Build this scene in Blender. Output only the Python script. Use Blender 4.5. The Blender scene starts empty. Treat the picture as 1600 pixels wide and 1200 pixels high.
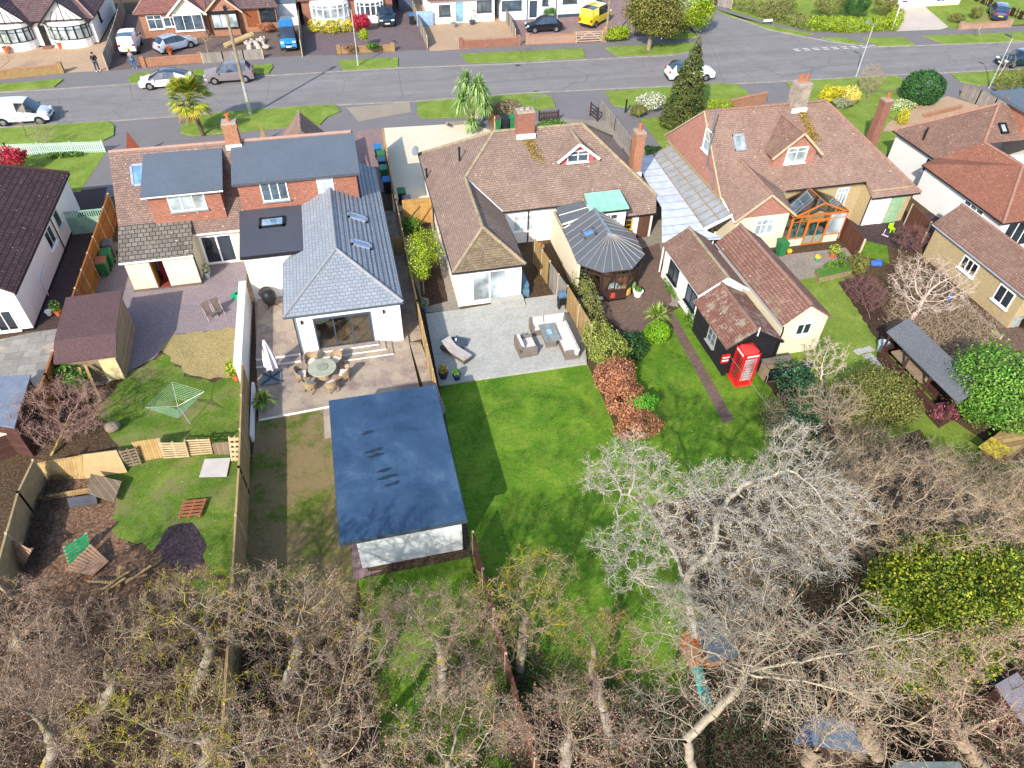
import bpy, math, random
import numpy as np
from mathutils import Vector, Matrix
random.seed(7); rng = np.random.default_rng(7)
S = bpy.context.scene
C = S.collection
R = math.radians

# ------------------------------------------------ camera, sky, sun, exposure
F_PX, CAM_H = 1105.0, 26.0
_dn = Vector((-25, 1160, F_PX)).normalized()
_y = Vector((-365, -(-365 * -25 + F_PX * F_PX) / 1160, F_PX)).normalized()
_z = -_dn
_x = _y.cross(_z)
cam_d = bpy.data.cameras.new('camera')
cam = bpy.data.objects.new('camera', cam_d); C.objects.link(cam)
cam_d.sensor_width = 36; cam_d.lens = F_PX / 1600 * 36
cam_d.clip_start = 0.5; cam_d.clip_end = 900
# columns = camera right, up, back written in world axes
cam.matrix_world = Matrix(((_x.x, -_x.y, -_x.z, 0), (_y.x, -_y.y, -_y.z, 0), (_z.x, -_z.y, -_z.z, CAM_H), (0, 0, 0, 1)))
S.camera = cam

SUN_AZ, SUN_EL = 217.0, 34.0     # clockwise from +y (towards the street)
w = bpy.data.worlds.new('World'); S.world = w; w.use_nodes = True
nt = w.node_tree; bg = nt.nodes['Background']
sk = nt.nodes.new('ShaderNodeTexSky'); sk.sky_type = 'NISHITA'; sk.sun_disc = False
sk.sun_elevation = R(SUN_EL); sk.sun_rotation = R(SUN_AZ)
nt.links.new(sk.outputs[0], bg.inputs[0]); bg.inputs[1].default_value = 0.15
sl = bpy.data.lights.new('sun', 'SUN'); sl.energy = 3.0; sl.angle = R(0.7); sl.color = (1, 0.93, 0.82)
so = bpy.data.objects.new('sun', sl); C.objects.link(so)
_d = Vector((-math.sin(R(SUN_AZ)) * math.cos(R(SUN_EL)), -math.cos(R(SUN_AZ)) * math.cos(R(SUN_EL)), -math.sin(R(SUN_EL))))
so.rotation_euler = _d.to_track_quat('-Z', 'Y').to_euler(); so.location = (-30, -30, 60)
S.view_settings.view_transform = 'Standard'; S.view_settings.look = 'None'
S.view_settings.exposure = 1.12; S.view_settings.gamma = 1

def ray(px, py):
    c = Vector((px - 800, py - 600, F_PX))
    return Vector((_x.dot(c), _y.dot(c), _z.dot(c)))
def G(px, py, z=0.0):
    "world point at height z seen at photo pixel (px, py)"
    d = ray(px, py); t = (z - CAM_H) / d.z
    return Vector((d.x * t, d.y * t, z))
def GY(px, py, y):
    "world point on the vertical plane Y = y"
    d = ray(px, py); t = y / d.y
    return Vector((d.x * t, y, CAM_H + d.z * t))
def GX(px, py, x):
    d = ray(px, py); t = x / d.x
    return Vector((x, d.y * t, CAM_H + d.z * t))
def GP(px, py, p, n):
    "point on the plane through p with normal n"
    d = ray(px, py); o = Vector((0, 0, CAM_H)); t = (Vector(p) - o).dot(n) / d.dot(n)
    return o + d * t
def V(*a): return Vector(a)

# ------------------------------------------------ mesh builder
class MB:
    def __init__(s): s.v = []; s.f = []; s.uv = []; s.m = []
    def poly(s, pts, m=0, uv=None):
        pts = [Vector(p) for p in pts]
        n = Vector((0, 0, 0))
        for i, a in enumerate(pts):
            b = pts[(i + 1) % len(pts)]
            n += Vector(((a.y - b.y) * (a.z + b.z), (a.z - b.z) * (a.x + b.x), (a.x - b.x) * (a.y + b.y)))
        if n.length < 1e-12: return s
        n.normalize()
        if uv is None:
            if abs(n.z) > 0.995: u, v = Vector((1, 0, 0)), Vector((0, 1, 0))
            else:
                u = Vector((0, 0, 1)).cross(n).normalized(); v = n.cross(u)
            uv = [(p.dot(u), p.dot(v)) for p in pts]
        k = len(s.v); s.v += pts; s.f.append(tuple(range(k, k + len(pts)))); s.uv += uv; s.m.append(m)
        return s
    def up(s, pts, m=0):
        "flat polygon turned face up"
        a = sum(pts[i][0] * pts[(i + 1) % len(pts)][1] - pts[(i + 1) % len(pts)][0] * pts[i][1] for i in range(len(pts)))
        return s.poly(pts if a > 0 else pts[::-1], m)
    def prism(s, pts, z0, z1, m=0, mt=None, bottom=True):
        a = sum(pts[i][0] * pts[(i + 1) % len(pts)][1] - pts[(i + 1) % len(pts)][0] * pts[i][1] for i in range(len(pts)))
        if a < 0: pts = pts[::-1]
        lo = [Vector((p[0], p[1], z0)) for p in pts]; hi = [Vector((p[0], p[1], z1)) for p in pts]
        s.poly(hi, m if mt is None else mt)
        if bottom: s.poly(lo[::-1], m)
        for i in range(len(pts)):
            j = (i + 1) % len(pts); s.poly([lo[i], lo[j], hi[j], hi[i]], m)
        return s
    def slab(s, pts, t, m=0, me=None):
        "polygon given by its top vertices, thickened straight down by t"
        pts = [Vector(p) for p in pts]
        a = sum(pts[i][0] * pts[(i + 1) % len(pts)][1] - pts[(i + 1) % len(pts)][0] * pts[i][1] for i in range(len(pts)))
        if a < 0: pts = pts[::-1]
        me = m if me is None else me
        lo = [p - Vector((0, 0, t)) for p in pts]
        s.poly(pts, m); s.poly(lo[::-1], me)
        for i in range(len(pts)):
            j = (i + 1) % len(pts); s.poly([lo[i], lo[j], pts[j], pts[i]], me)
        return s
    def obox(s, c, ex, ey, ez, m=0):
        "box from centre and three half-extent vectors"
        c, ex, ey, ez = Vector(c), Vector(ex), Vector(ey), Vector(ez)
        P = lambda a, b, d: c + ex * a + ey * b + ez * d
        for q in ([(-1,-1,1),(1,-1,1),(1,1,1),(-1,1,1)], [(-1,1,-1),(1,1,-1),(1,-1,-1),(-1,-1,-1)], [(-1,-1,-1),(1,-1,-1),(1,-1,1),(-1,-1,1)],
                  [(1,1,-1),(-1,1,-1),(-1,1,1),(1,1,1)], [(1,-1,-1),(1,1,-1),(1,1,1),(1,-1,1)], [(-1,1,-1),(-1,-1,-1),(-1,-1,1),(-1,1,1)]):
            s.poly([P(*t) for t in q], m)
        return s
    def box(s, x0, y0, z0, x1, y1, z1, m=0):
        return s.obox(((x0+x1)/2, (y0+y1)/2, (z0+z1)/2), (abs(x1-x0)/2, 0, 0), (0, abs(y1-y0)/2, 0), (0, 0, abs(z1-z0)/2), m)
    def bar(s, a, b, wd, h, m=0, upv=(0, 0, 1)):
        a, b = Vector(a), Vector(b); d = b - a
        if d.length < 1e-6: return s
        e = d.normalized(); r = e.cross(Vector(upv))
        if r.length < 1e-3: r = e.cross(Vector((1, 0, 0)))
        r.normalize(); u = r.cross(e)
        return s.obox((a + b) / 2, d / 2, r * -wd / 2, u * h / 2, m)
    def tube(s, a, b, r0, r1=None, n=8, m=0, caps=True):
        r1 = r0 if r1 is None else r1
        a, b = Vector(a), Vector(b); e = (b - a)
        if e.length < 1e-6: return s
        e.normalize(); r = e.orthogonal().normalized(); u = e.cross(r)
        A = [a + (r * math.cos(t) + u * math.sin(t)) * r0 for t in [2 * math.pi * i / n for i in range(n)]]
        B = [b + (r * math.cos(t) + u * math.sin(t)) * r1 for t in [2 * math.pi * i / n for i in range(n)]]
        for i in range(n):
            j = (i + 1) % n; s.poly([A[i], A[j], B[j], B[i]], m)
        if caps:
            if r0 > 1e-4: s.poly(A[::-1], m)
            if r1 > 1e-4: s.poly(B, m)
        return s
    def path(s, pts, r, n=6, m=0):
        for a, b in zip(pts, pts[1:]): s.tube(a, b, r, r, n, m)
        return s
    def lathe(s, c, prof, n=16, m=0, ax=(0, 0, 1)):
        "prof: list of (radius, height) upwards"
        c = Vector(c); ax = Vector(ax).normalized(); r = ax.orthogonal().normalized(); u = ax.cross(r)
        ring = [[c + ax * h + (r * math.cos(2*math.pi*i/n) + u * math.sin(2*math.pi*i/n)) * max(q, 1e-4) for i in range(n)] for q, h in prof]
        for k in range(len(ring) - 1):
            for i in range(n):
                j = (i + 1) % n; s.poly([ring[k][i], ring[k][j], ring[k+1][j], ring[k+1][i]], m)
        if prof[-1][0] > 0.005: s.poly(ring[-1], m)
        if prof[0][0] > 0.005: s.poly(ring[0][::-1], m)
        return s
    def ball(s, c, rx, ry=None, rz=None, n=12, m=0, jit=0.0):
        ry = ry or rx; rz = rz or rx; c = Vector(c); k = n // 2
        rr = {}
        def pt(i, j):
            if i in (0, k): j = 0
            j %= n
            if (i, j) not in rr: rr[(i, j)] = 1 + random.uniform(-jit, jit)
            q = rr[(i, j)]; t = math.pi * i / k; a = 2 * math.pi * j / n
            return c + Vector((rx * math.sin(t) * math.cos(a), ry * math.sin(t) * math.sin(a), -rz * math.cos(t))) * q
        for i in range(k):
            for j in range(n):
                q = [pt(i, j), pt(i, j + 1), pt(i + 1, j + 1), pt(i + 1, j)]
                if i == 0: q = [q[0], q[2], q[3]]
                elif i == k - 1: q = [q[0], q[1], q[2]]
                s.poly(q, m)
        return s
    def build(s, name, mats, parent=None, smooth=False, label=None, bevel=0):
        if not isinstance(mats, (list, tuple)): mats = [mats]
        off = parent_loc(parent)
        me = bpy.data.meshes.new(name)
        me.from_pydata([tuple(p - off) for p in s.v], [], s.f)
        me.uv_layers.new(name='UVMap')
        me.uv_layers[0].data.foreach_set('uv', np.array(s.uv, dtype=np.float32).ravel())
        me.polygons.foreach_set('material_index', s.m)
        for mt in mats: me.materials.append(mt)
        if smooth:
            import bmesh
            bm = bmesh.new(); bm.from_mesh(me); bmesh.ops.remove_doubles(bm, verts=bm.verts, dist=1e-4); bm.to_mesh(me); bm.free()
            me.polygons.foreach_set('use_smooth', [True] * len(me.polygons)); me.set_sharp_from_angle(angle=R(38))
        o = bpy.data.objects.new(name, me); C.objects.link(o)
        if parent: o.parent = parent
        if label: o['label'] = label
        return o

def parent_loc(p):
    v = Vector((0, 0, 0))
    while p: v += p.location; p = p.parent
    return v
def thing(name, label, cat, loc=(0, 0, 0), rz=0, group=None):
    o = bpy.data.objects.new(name, None); C.objects.link(o); o.empty_display_size = 0.2
    o.location = loc; o.rotation_euler = (0, 0, rz); o['label'] = label; o['category'] = cat
    if group: o['group'] = group
    return o
def tag(o, label, cat, group=None):
    o['label'] = label; o['category'] = cat
    if group: o['group'] = group
    return o
def struct(o, kind='structure'): o['kind'] = kind; return o
def dup(src, loc, rz=0, label=None, group=None, scale=None):
    def cp(o, par):
        c = o.copy(); C.objects.link(c)
        if par: c.parent = par
        for ch in o.children: cp(ch, c)
        return c
    r = cp(src, None); r.location = loc; r.rotation_euler = (0, 0, rz)
    if scale: r.scale = (scale,) * 3
    if label: r['label'] = label
    if group: r['group'] = group
    return r

# ------------------------------------------------ materials
def hexc(h):
    h = h.lstrip('#'); c = [int(h[i:i+2], 16) / 255 for i in (0, 2, 4)]
    return tuple((x / 12.92 if x < 0.04045 else ((x + 0.055) / 1.055) ** 2.4) for x in c) + (1,)
def col(c): return hexc(c) if isinstance(c, str) else (tuple(c) + (1,))[:4]
class NM:
    "small node-graph helper round one Principled material"
    def __init__(s, name, rough=0.8, metal=0.0, spec=0.3):
        s.mat = bpy.data.materials.new(name); s.mat.use_nodes = True; s.t = s.mat.node_tree
        s.b = s.t.nodes['Principled BSDF']; s.b.inputs['Roughness'].default_value = rough
        s.b.inputs['Metallic'].default_value = metal; s.b.inputs['Specular IOR Level'].default_value = spec
        s._tc = None
    def n(s, ty, **kw):
        q = s.t.nodes.new('ShaderNode' + ty)
        for k, v in kw.items():
            if k in q.inputs: q.inputs[k].default_value = v
            else: setattr(q, k, v)
        return q
    def l(s, a, b): s.t.links.new(a, b)
    def co(s, which='Object'):
        if not s._tc: s._tc = s.n('TexCoord')
        return s._tc.outputs[which]
    def geo(s):
        return s.n('NewGeometry').outputs['Position']
    def noise(s, scale, detail=3, rough=0.6, src=None, dist=0.0):
        q = s.n('TexNoise'); q.inputs['Scale'].default_value = scale; q.inputs['Detail'].default_value = detail
        q.inputs['Roughness'].default_value = rough; q.inputs['Distortion'].default_value = dist
        s.l(src if src is not None else s.geo(), q.inputs['Vector']); return q.outputs['Fac']
    def ramp(s, fac, stops, const=False):
        q = s.n('ValToRGB'); e = q.color_ramp.elements
        if const: q.color_ramp.interpolation = 'CONSTANT'
        while len(e) < len(stops): e.new(0.5)
        for i, (p, c) in enumerate(stops): e[i].position = p; e[i].color = col(c)
        s.l(fac, q.inputs[0]); return q.outputs['Color']
    def mix(s, fac, a, b, mode='MIX'):
        q = s.n('Mix', data_type='RGBA', blend_type=mode)
        for inp, v in ((q.inputs[0], fac), (q.inputs[6], a), (q.inputs[7], b)):
            if hasattr(v, 'is_linked') or hasattr(v, 'links'): s.l(v, inp)
            elif isinstance(v, (int, float)): inp.default_value = v
            else: inp.default_value = col(v)
        return q.outputs[2]
    def bump(s, h, strength=0.4, dist=0.02):
        q = s.n('Bump'); q.inputs['Strength'].default_value = strength; q.inputs['Distance'].default_value = dist
        s.l(h, q.inputs['Height']); s.l(q.outputs[0], s.b.inputs['Normal']); return q
    def out(s, c):
        if hasattr(c, 'links'): s.l(c, s.b.inputs['Base Color'])
        else: s.b.inputs['Base Color'].default_value = col(c)
        return s.mat
_mc = {}
def plain(name, c, rough=0.75, metal=0.0, var=0.18, scale=3.0, bump=0.0, spec=0.3):
    k = name
    if k in _mc: return _mc[k]
    m = NM(name, rough, metal, spec); c = col(c)
    lo = tuple(x * (1 - var) for x in c[:3]); hi = tuple(min(1, x * (1 + var)) for x in c[:3])
    f = m.noise(scale, 5, 0.65)
    m.out(m.ramp(f, [(0.3, lo), (0.7, hi)]))
    if bump: m.bump(m.noise(scale * 12, 2), bump, 0.01)
    _mc[k] = m.mat; return m.mat
def bricks(name, c1, c2, mortar, bw, bh, ms=0.012, bump=0.5, rough=0.85, off=0.5, patch=None, dist=0.02, pscale=0.8, grime=0.25, bias=0.0):
    "brick / tile / paving courses from the UV map (metres)"
    if name in _mc: return _mc[name]
    m = NM(name, rough)
    q = m.n('TexBrick'); m.l(m.co('UV'), q.inputs['Vector'])
    q.offset = off; q.squash = 1
    q.inputs['Color1'].default_value = col(c1); q.inputs['Color2'].default_value = col(c2); q.inputs['Mortar'].default_value = col(mortar)
    q.inputs['Scale'].default_value = 1; q.inputs['Brick Width'].default_value = bw; q.inputs['Row Height'].default_value = bh
    q.inputs['Mortar Size'].default_value = ms; q.inputs['Mortar Smooth'].default_value = 0.2; q.inputs['Bias'].default_value = bias
    c = q.outputs['Color']
    g = m.noise(1.1, 6, 0.7)
    c = m.mix(1.0, c, m.ramp(g, [(0.25, (1 - grime,) * 3), (0.75, (1 + 0 * grime,) * 3)]), 'MULTIPLY')
    g2 = m.noise(9, 3, 0.6)
    c = m.mix(0.55, c, m.ramp(g2, [(0.3, (0.55,) * 3), (0.7, (1.0,) * 3)]), 'MULTIPLY')
    if patch:
        for (pc, lo, hi, sc) in patch:
            f = m.ramp(m.noise(sc, 7, 0.75), [(lo, (0, 0, 0)), (hi, (1, 1, 1))]); c = m.mix(f, c, pc)
    m.out(c)
    inv = m.n('Math', operation='SUBTRACT'); inv.inputs[0].default_value = 1; m.l(q.outputs['Fac'], inv.inputs[1])
    ad = m.n('Math', operation='MULTIPLY_ADD'); m.l(g2, ad.inputs[0]); ad.inputs[1].default_value = 0.5; m.l(inv.outputs[0], ad.inputs[2])
    m.bump(ad.outputs[0], bump, dist)
    _mc[name] = m.mat; return m.mat
def rooftile(name, c1, c2, mortar, tw=0.17, th=0.11, patch=None, grime=0.3, rough=0.9, bump=0.9):
    "tiled roof: each course steps down over the next"
    if name in _mc: return _mc[name]
    m = NM(name, rough)
    q = m.n('TexBrick'); m.l(m.co('UV'), q.inputs['Vector']); q.offset = 0.5
    q.inputs['Color1'].default_value = col(c1); q.inputs['Color2'].default_value = col(c2); q.inputs['Mortar'].default_value = col(mortar)
    q.inputs['Scale'].default_value = 1; q.inputs['Brick Width'].default_value = tw; q.inputs['Row Height'].default_value = th
    q.inputs['Mortar Size'].default_value = th * 0.09; q.inputs['Mortar Smooth'].default_value = 0.3
    c = q.outputs['Color']
    g = m.noise(0.7, 6, 0.7); c = m.mix(1.0, c, m.ramp(g, [(0.25, (1 - grime,) * 3), (0.7, (1, 1, 1))]), 'MULTIPLY')
    g2 = m.noise(14, 4, 0.7); c = m.mix(0.6, c, m.ramp(g2, [(0.3, (0.5,) * 3), (0.7, (1.1,) * 3)]), 'MULTIPLY')
    sp = m.ramp(m.noise(5.5, 2, 0.5), [(0.70, (0, 0, 0)), (0.74, (1, 1, 1))]); c = m.mix(sp, c, '#b9aa98')
    if patch:
        for (pc, lo, hi, sc) in patch:
            f = m.ramp(m.noise(sc, 7, 0.8), [(lo, (0, 0, 0)), (hi, (1, 1, 1))]); c = m.mix(f, c, pc)
    m.out(c)
    sx = m.n('SeparateXYZ'); m.l(m.co('UV'), sx.inputs[0])
    dv = m.n('Math', operation='DIVIDE'); m.l(sx.outputs[1], dv.inputs[0]); dv.inputs[1].default_value = th
    fr = m.n('Math', operation='FRACT'); m.l(dv.outputs[0], fr.inputs[0])
    sb = m.n('Math', operation='SUBTRACT'); sb.inputs[0].default_value = 1; m.l(fr.outputs[0], sb.inputs[1])
    ad = m.n('Math', operation='MULTIPLY_ADD'); m.l(g2, ad.inputs[0]); ad.inputs[1].default_value = 0.8; m.l(sb.outputs[0], ad.inputs[2])
    m.bump(ad.outputs[0], bump, 0.025)
    _mc[name] = m.mat; return m.mat
def planks(name, c, c2, pw=0.12, axis=0, rough=0.85, gap='#2a1d12', bump=0.5):
    "boards across the U (0) or V (1) axis of the UV map"
    if name in _mc: return _mc[name]
    m = NM(name, rough)
    sx = m.n('SeparateXYZ'); m.l(m.co('UV'), sx.inputs[0])
    dv = m.n('Math', operation='DIVIDE'); m.l(sx.outputs[axis], dv.inputs[0]); dv.inputs[1].default_value = pw
    fl = m.n('Math', operation='FLOOR'); m.l(dv.outputs[0], fl.inputs[0])
    wn = m.n('TexWhiteNoise', noise_dimensions='1D'); m.l(fl.outputs[0], wn.inputs['W'])
    fr = m.n('Math', operation='FRACT'); m.l(dv.outputs[0], fr.inputs[0])
    c0 = m.mix(wn.outputs['Value'], c, c2)
    g = m.noise(2.2, 6, 0.7); c0 = m.mix(0.7, c0, m.ramp(g, [(0.3, (0.55,) * 3), (0.7, (1.05,) * 3)]), 'MULTIPLY')
    gp = m.ramp(fr.outputs[0], [(0.0, (1, 1, 1)), (0.07, (0, 0, 0)), (0.93, (0, 0, 0)), (1.0, (1, 1, 1))])
    m.out(m.mix(gp, c0, gap)); m.bump(fr.outputs[0], bump, 0.012)
    _mc[name] = m.mat; return m.mat
def grassmat(name, a, b, c, bare=None, lo=0.6, hi=0.75, sc=0.5, bare2=None):
    if name in _mc: return _mc[name]
    m = NM(name, 0.95, spec=0.1)
    f = m.noise(0.55, 6, 0.7, dist=0.6); f2 = m.noise(9, 5, 0.75); f3 = m.noise(45, 2, 0.6)
    c1 = m.ramp(f, [(0.3, a), (0.5, b), (0.7, c)])
    c1 = m.mix(0.75, c1, m.ramp(f2, [(0.3, (0.5,) * 3), (0.7, (1.3,) * 3)]), 'MULTIPLY')
    c1 = m.mix(0.8, c1, m.ramp(f3, [(0.3, (0.4,) * 3), (0.7, (1.45,) * 3)]), 'MULTIPLY')
    c1 = m.mix(m.ramp(m.noise(2.6, 6, .8), [(.5, (0, 0, 0)), (.75, (.55,) * 3)]), c1, '#8d8a4a')
    c1 = m.mix(m.ramp(m.noise(1.3, 5, .75, dist=.3), [(.55, (0, 0, 0)), (.8, (.6,) * 3)]), c1, '#2f4a14')
    sp = m.ramp(m.noise(7.3, 1, 0.3), [(0.76, (0, 0, 0)), (0.79, (1, 1, 1))]); c1 = m.mix(sp, c1, '#b5a878')
    if bare:
        h = m.ramp(m.noise(sc, 8, 0.8), [(lo, (0, 0, 0)), (hi, (1, 1, 1))])
        bc = m.ramp(m.noise(20, 4, 0.8), [(0.3, bare), (0.7, bare2 or bare)])
        c1 = m.mix(h, c1, bc)
    m.out(c1); m.bump(f3, 0.9, 0.04)
    _mc[name] = m.mat; return m.mat
def speckle(name, cols, s1=0.6, s2=40, rough=0.9, bump=0.5, bd=0.02, spec=0.2, soft=0.35):
    "fine grained ground: cols = dark, mid, light; slow stains below it"
    if name in _mc: return _mc[name]
    m = NM(name, rough, spec=spec)
    f2 = m.noise(s2, 3, 0.8)
    c = m.ramp(f2, [(0.32, cols[0]), (0.5, cols[1]), (0.68, cols[2])])
    c = m.mix(1.0, c, m.ramp(m.noise(s1, 7, 0.75, dist=0.4), [(0.25, (1 - soft,) * 3), (0.75, (1.0,) * 3)]), 'MULTIPLY')
    m.out(c); m.bump(f2, bump, bd); _mc[name] = m.mat; return m.mat
def glassmat(name, c='#1b2a38', rough=0.06):
    "window pane: dark room behind, the sky mirrored in it"
    if name in _mc: return _mc[name]
    m = NM(name, rough, spec=0.9); m.b.inputs['IOR'].default_value = 1.7
    f = m.noise(0.9, 3, 0.5); cc = col(c)[:3]
    m.out(m.ramp(f, [(0.35, tuple(x * 0.5 for x in cc)), (0.65, tuple(min(1, x * 1.7) for x in cc))])); _mc[name] = m.mat; return m.mat
def clearglass(name, tint=(0.85, 0.92, 0.95), mirror=0.14):
    if name in _mc: return _mc[name]
    m = bpy.data.materials.new(name); m.use_nodes = True; t = m.node_tree
    for x in list(t.nodes):
        if x.type != 'OUTPUT_MATERIAL': t.nodes.remove(x)
    o = t.nodes['Material Output']; a = t.nodes.new('ShaderNodeBsdfTransparent'); a.inputs[0].default_value = tint + (1,)
    g = t.nodes.new('ShaderNodeBsdfGlossy'); g.inputs['Roughness'].default_value = 0.02
    mx = t.nodes.new('ShaderNodeMixShader'); mx.inputs[0].default_value = mirror
    t.links.new(a.outputs[0], mx.inputs[1]); t.links.new(g.outputs[0], mx.inputs[2]); t.links.new(mx.outputs[0], o.inputs[0])
    _mc[name] = m; return m
def leafmat(name, cols, rough=0.6, trans=0.25, sc=1.2, spec=0.25):
    "leaves: each leaf takes its own tone, with slow change through the crown"
    if name in _mc: return _mc[name]
    m = NM(name, rough, spec=spec)
    g = m.n('NewGeometry')
    c = m.ramp(g.outputs['Random Per Island'], [(i / (len(cols) - 1), x) for i, x in enumerate(cols)])
    f = m.noise(sc, 3, 0.6)
    c = m.mix(0.6, c, m.ramp(f, [(0.35, (0.6,) * 3), (0.65, (1.15,) * 3)]), 'MULTIPLY')
    m.out(c)
    _mc[name] = m.mat; return m.mat
def barkmat(name, c1, c2, lichen=None, lo=0.58, sc=2.0):
    if name in _mc: return _mc[name]
    m = NM(name, 0.9, spec=0.15)
    c = m.ramp(m.noise(6, 4, 0.7), [(0.3, c1), (0.7, c2)])
    if lichen:
        h = m.ramp(m.noise(sc, 5, 0.7), [(lo, (0, 0, 0)), (lo + 0.05, (1, 1, 1))]); c = m.mix(h, c, lichen)
    m.out(c); _mc[name] = m.mat; return m.mat
def paint(name, c, rough=0.25):
    if name in _mc: return _mc[name]
    m = NM(name, rough, spec=0.6); m.b.inputs['Coat Weight'].default_value = 0.6; m.b.inputs['Coat Roughness'].default_value = 0.05
    cc = col(c)[:3]; f = m.noise(2.0, 5, 0.7)
    m.out(m.ramp(f, [(0.3, tuple(x * 0.88 for x in cc)), (0.6, cc)])); _mc[name] = m.mat; return m.mat

# ------------------------------------------------ vegetation
def seg_mesh(A, B, r0, r1, n=3):
    "numpy: one open tube per segment"
    A = np.asarray(A, float); B = np.asarray(B, float); r0 = np.asarray(r0)[:, None]; r1 = np.asarray(r1)[:, None]
    d = B - A; L = np.linalg.norm(d, axis=1, keepdims=True); L[L == 0] = 1; d = d / L
    h = np.where(np.abs(d[:, 2:3]) < 0.9, np.array([[0, 0, 1.0]]), np.array([[1.0, 0, 0]]))
    u = np.cross(d, h); u /= np.linalg.norm(u, axis=1, keepdims=True); v = np.cross(d, u)
    rings = []
    for k in range(n):
        t = 2 * math.pi * k / n; o = u * math.cos(t) + v * math.sin(t); rings.append((A + o * r0, B + o * r1))
    N = len(A); vs = np.zeros((N, 2 * n, 3))
    for k in range(n): vs[:, k] = rings[k][0]; vs[:, n + k] = rings[k][1]
    base = (np.arange(N) * 2 * n)[:, None, None]
    q = np.array([[k, (k + 1) % n, n + (k + 1) % n, n + k] for k in range(n)])[None]
    return vs.reshape(-1, 3), (base + q).reshape(-1, 4)
def quad_mesh(P, size, nrm=None, aspect=0.6):
    "one leaf quad per point, randomly turned (or facing about nrm)"
    N = len(P); size = np.broadcast_to(size, (N,))[:, None]
    d = rng.normal(size=(N, 3))
    if nrm is not None: d = d * 0.75 + nrm
    d /= np.linalg.norm(d, axis=1, keepdims=True)
    a = np.cross(d, rng.normal(size=(N, 3))); a /= np.linalg.norm(a, axis=1, keepdims=True); b = np.cross(d, a)
    vs = np.stack([P - a * size, P - b * size * aspect, P + a * size, P + b * size * aspect], 1)
    return vs.reshape(-1, 3), np.arange(N * 4).reshape(-1, 4)
def np_obj(name, parts, mats, parent=None, smooth=False):
    "parts: list of (verts, quads) one per material"
    off = np.array(parent_loc(parent)); vs = []; fs = []; mi = []; k = 0
    for i, (v, f) in enumerate(parts):
        if len(v) == 0: continue
        vs.append(v - off); fs.append(f + k); mi.append(np.full(len(f), i)); k += len(v)
    vs = np.concatenate(vs).astype(np.float32); fs = np.concatenate(fs).astype(np.int32); mi = np.concatenate(mi).astype(np.int32)
    me = bpy.data.meshes.new(name); me.vertices.add(len(vs)); me.vertices.foreach_set('co', vs.ravel())
    me.loops.add(fs.size); me.loops.foreach_set('vertex_index', fs.ravel())
    me.polygons.add(len(fs)); me.polygons.foreach_set('loop_start', np.arange(len(fs), dtype=np.int32) * 4)
    me.polygons.foreach_set('loop_total', np.full(len(fs), 4, dtype=np.int32)) if False else None
    me.polygons.foreach_set('material_index', mi)
    for m in mats: me.materials.append(m)
    me.update(calc_edges=True)
    if smooth: me.polygons.foreach_set('use_smooth', [True] * len(fs))
    o = bpy.data.objects.new(name, me); C.objects.link(o)
    if parent: o.parent = parent
    return o
def in_ell(n, c, r, hollow=0.0):
    d = rng.normal(size=(n, 3)); d /= np.linalg.norm(d, axis=1, keepdims=True)
    q = (hollow + (1 - hollow) * rng.random(n)) ** (1 / 3)
    return np.array(c) + d * q[:, None] * np.array(r), d
def colonise(starts, att, step=0.35, infl=3.0, kill=0.6, iters=160, up=0.05, jit=0.25):
    "space colonisation: grows a branching skeleton into the attractor cloud"
    nodes = [np.array(p, float) for p, _ in starts]; par = [q for _, q in starts]
    att = np.array(att); nd = np.full(len(att), 1e9); ni = np.zeros(len(att), int); alive = np.ones(len(att), bool)
    def upd(i0):
        for i in range(i0, len(nodes)):
            d = np.linalg.norm(att - nodes[i], axis=1); b = d < nd; nd[b] = d[b]; ni[b] = i
    upd(0)
    for it in range(iters):
        m = alive & (nd < infl)
        if not m.any():
            if alive.any() and it < 60: m = alive & (nd <= nd[alive].min() + 0.5)
            else: break
        idx = np.unique(ni[m]); k0 = len(nodes)
        for i in idx:
            s = m & (ni == i); d = att[s] - nodes[i]; d /= (np.linalg.norm(d, axis=1, keepdims=True) + 1e-9)
            v = d.mean(0) + np.array([0, 0, up]) + rng.normal(size=3) * jit * 0.4; v /= (np.linalg.norm(v) + 1e-9)
            nodes.append(nodes[i] + v * step); par.append(i)
        upd(k0); alive &= ~(nd < kill)
        if len(nodes) > 9000: break
    return np.array(nodes), np.array(par)
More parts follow.
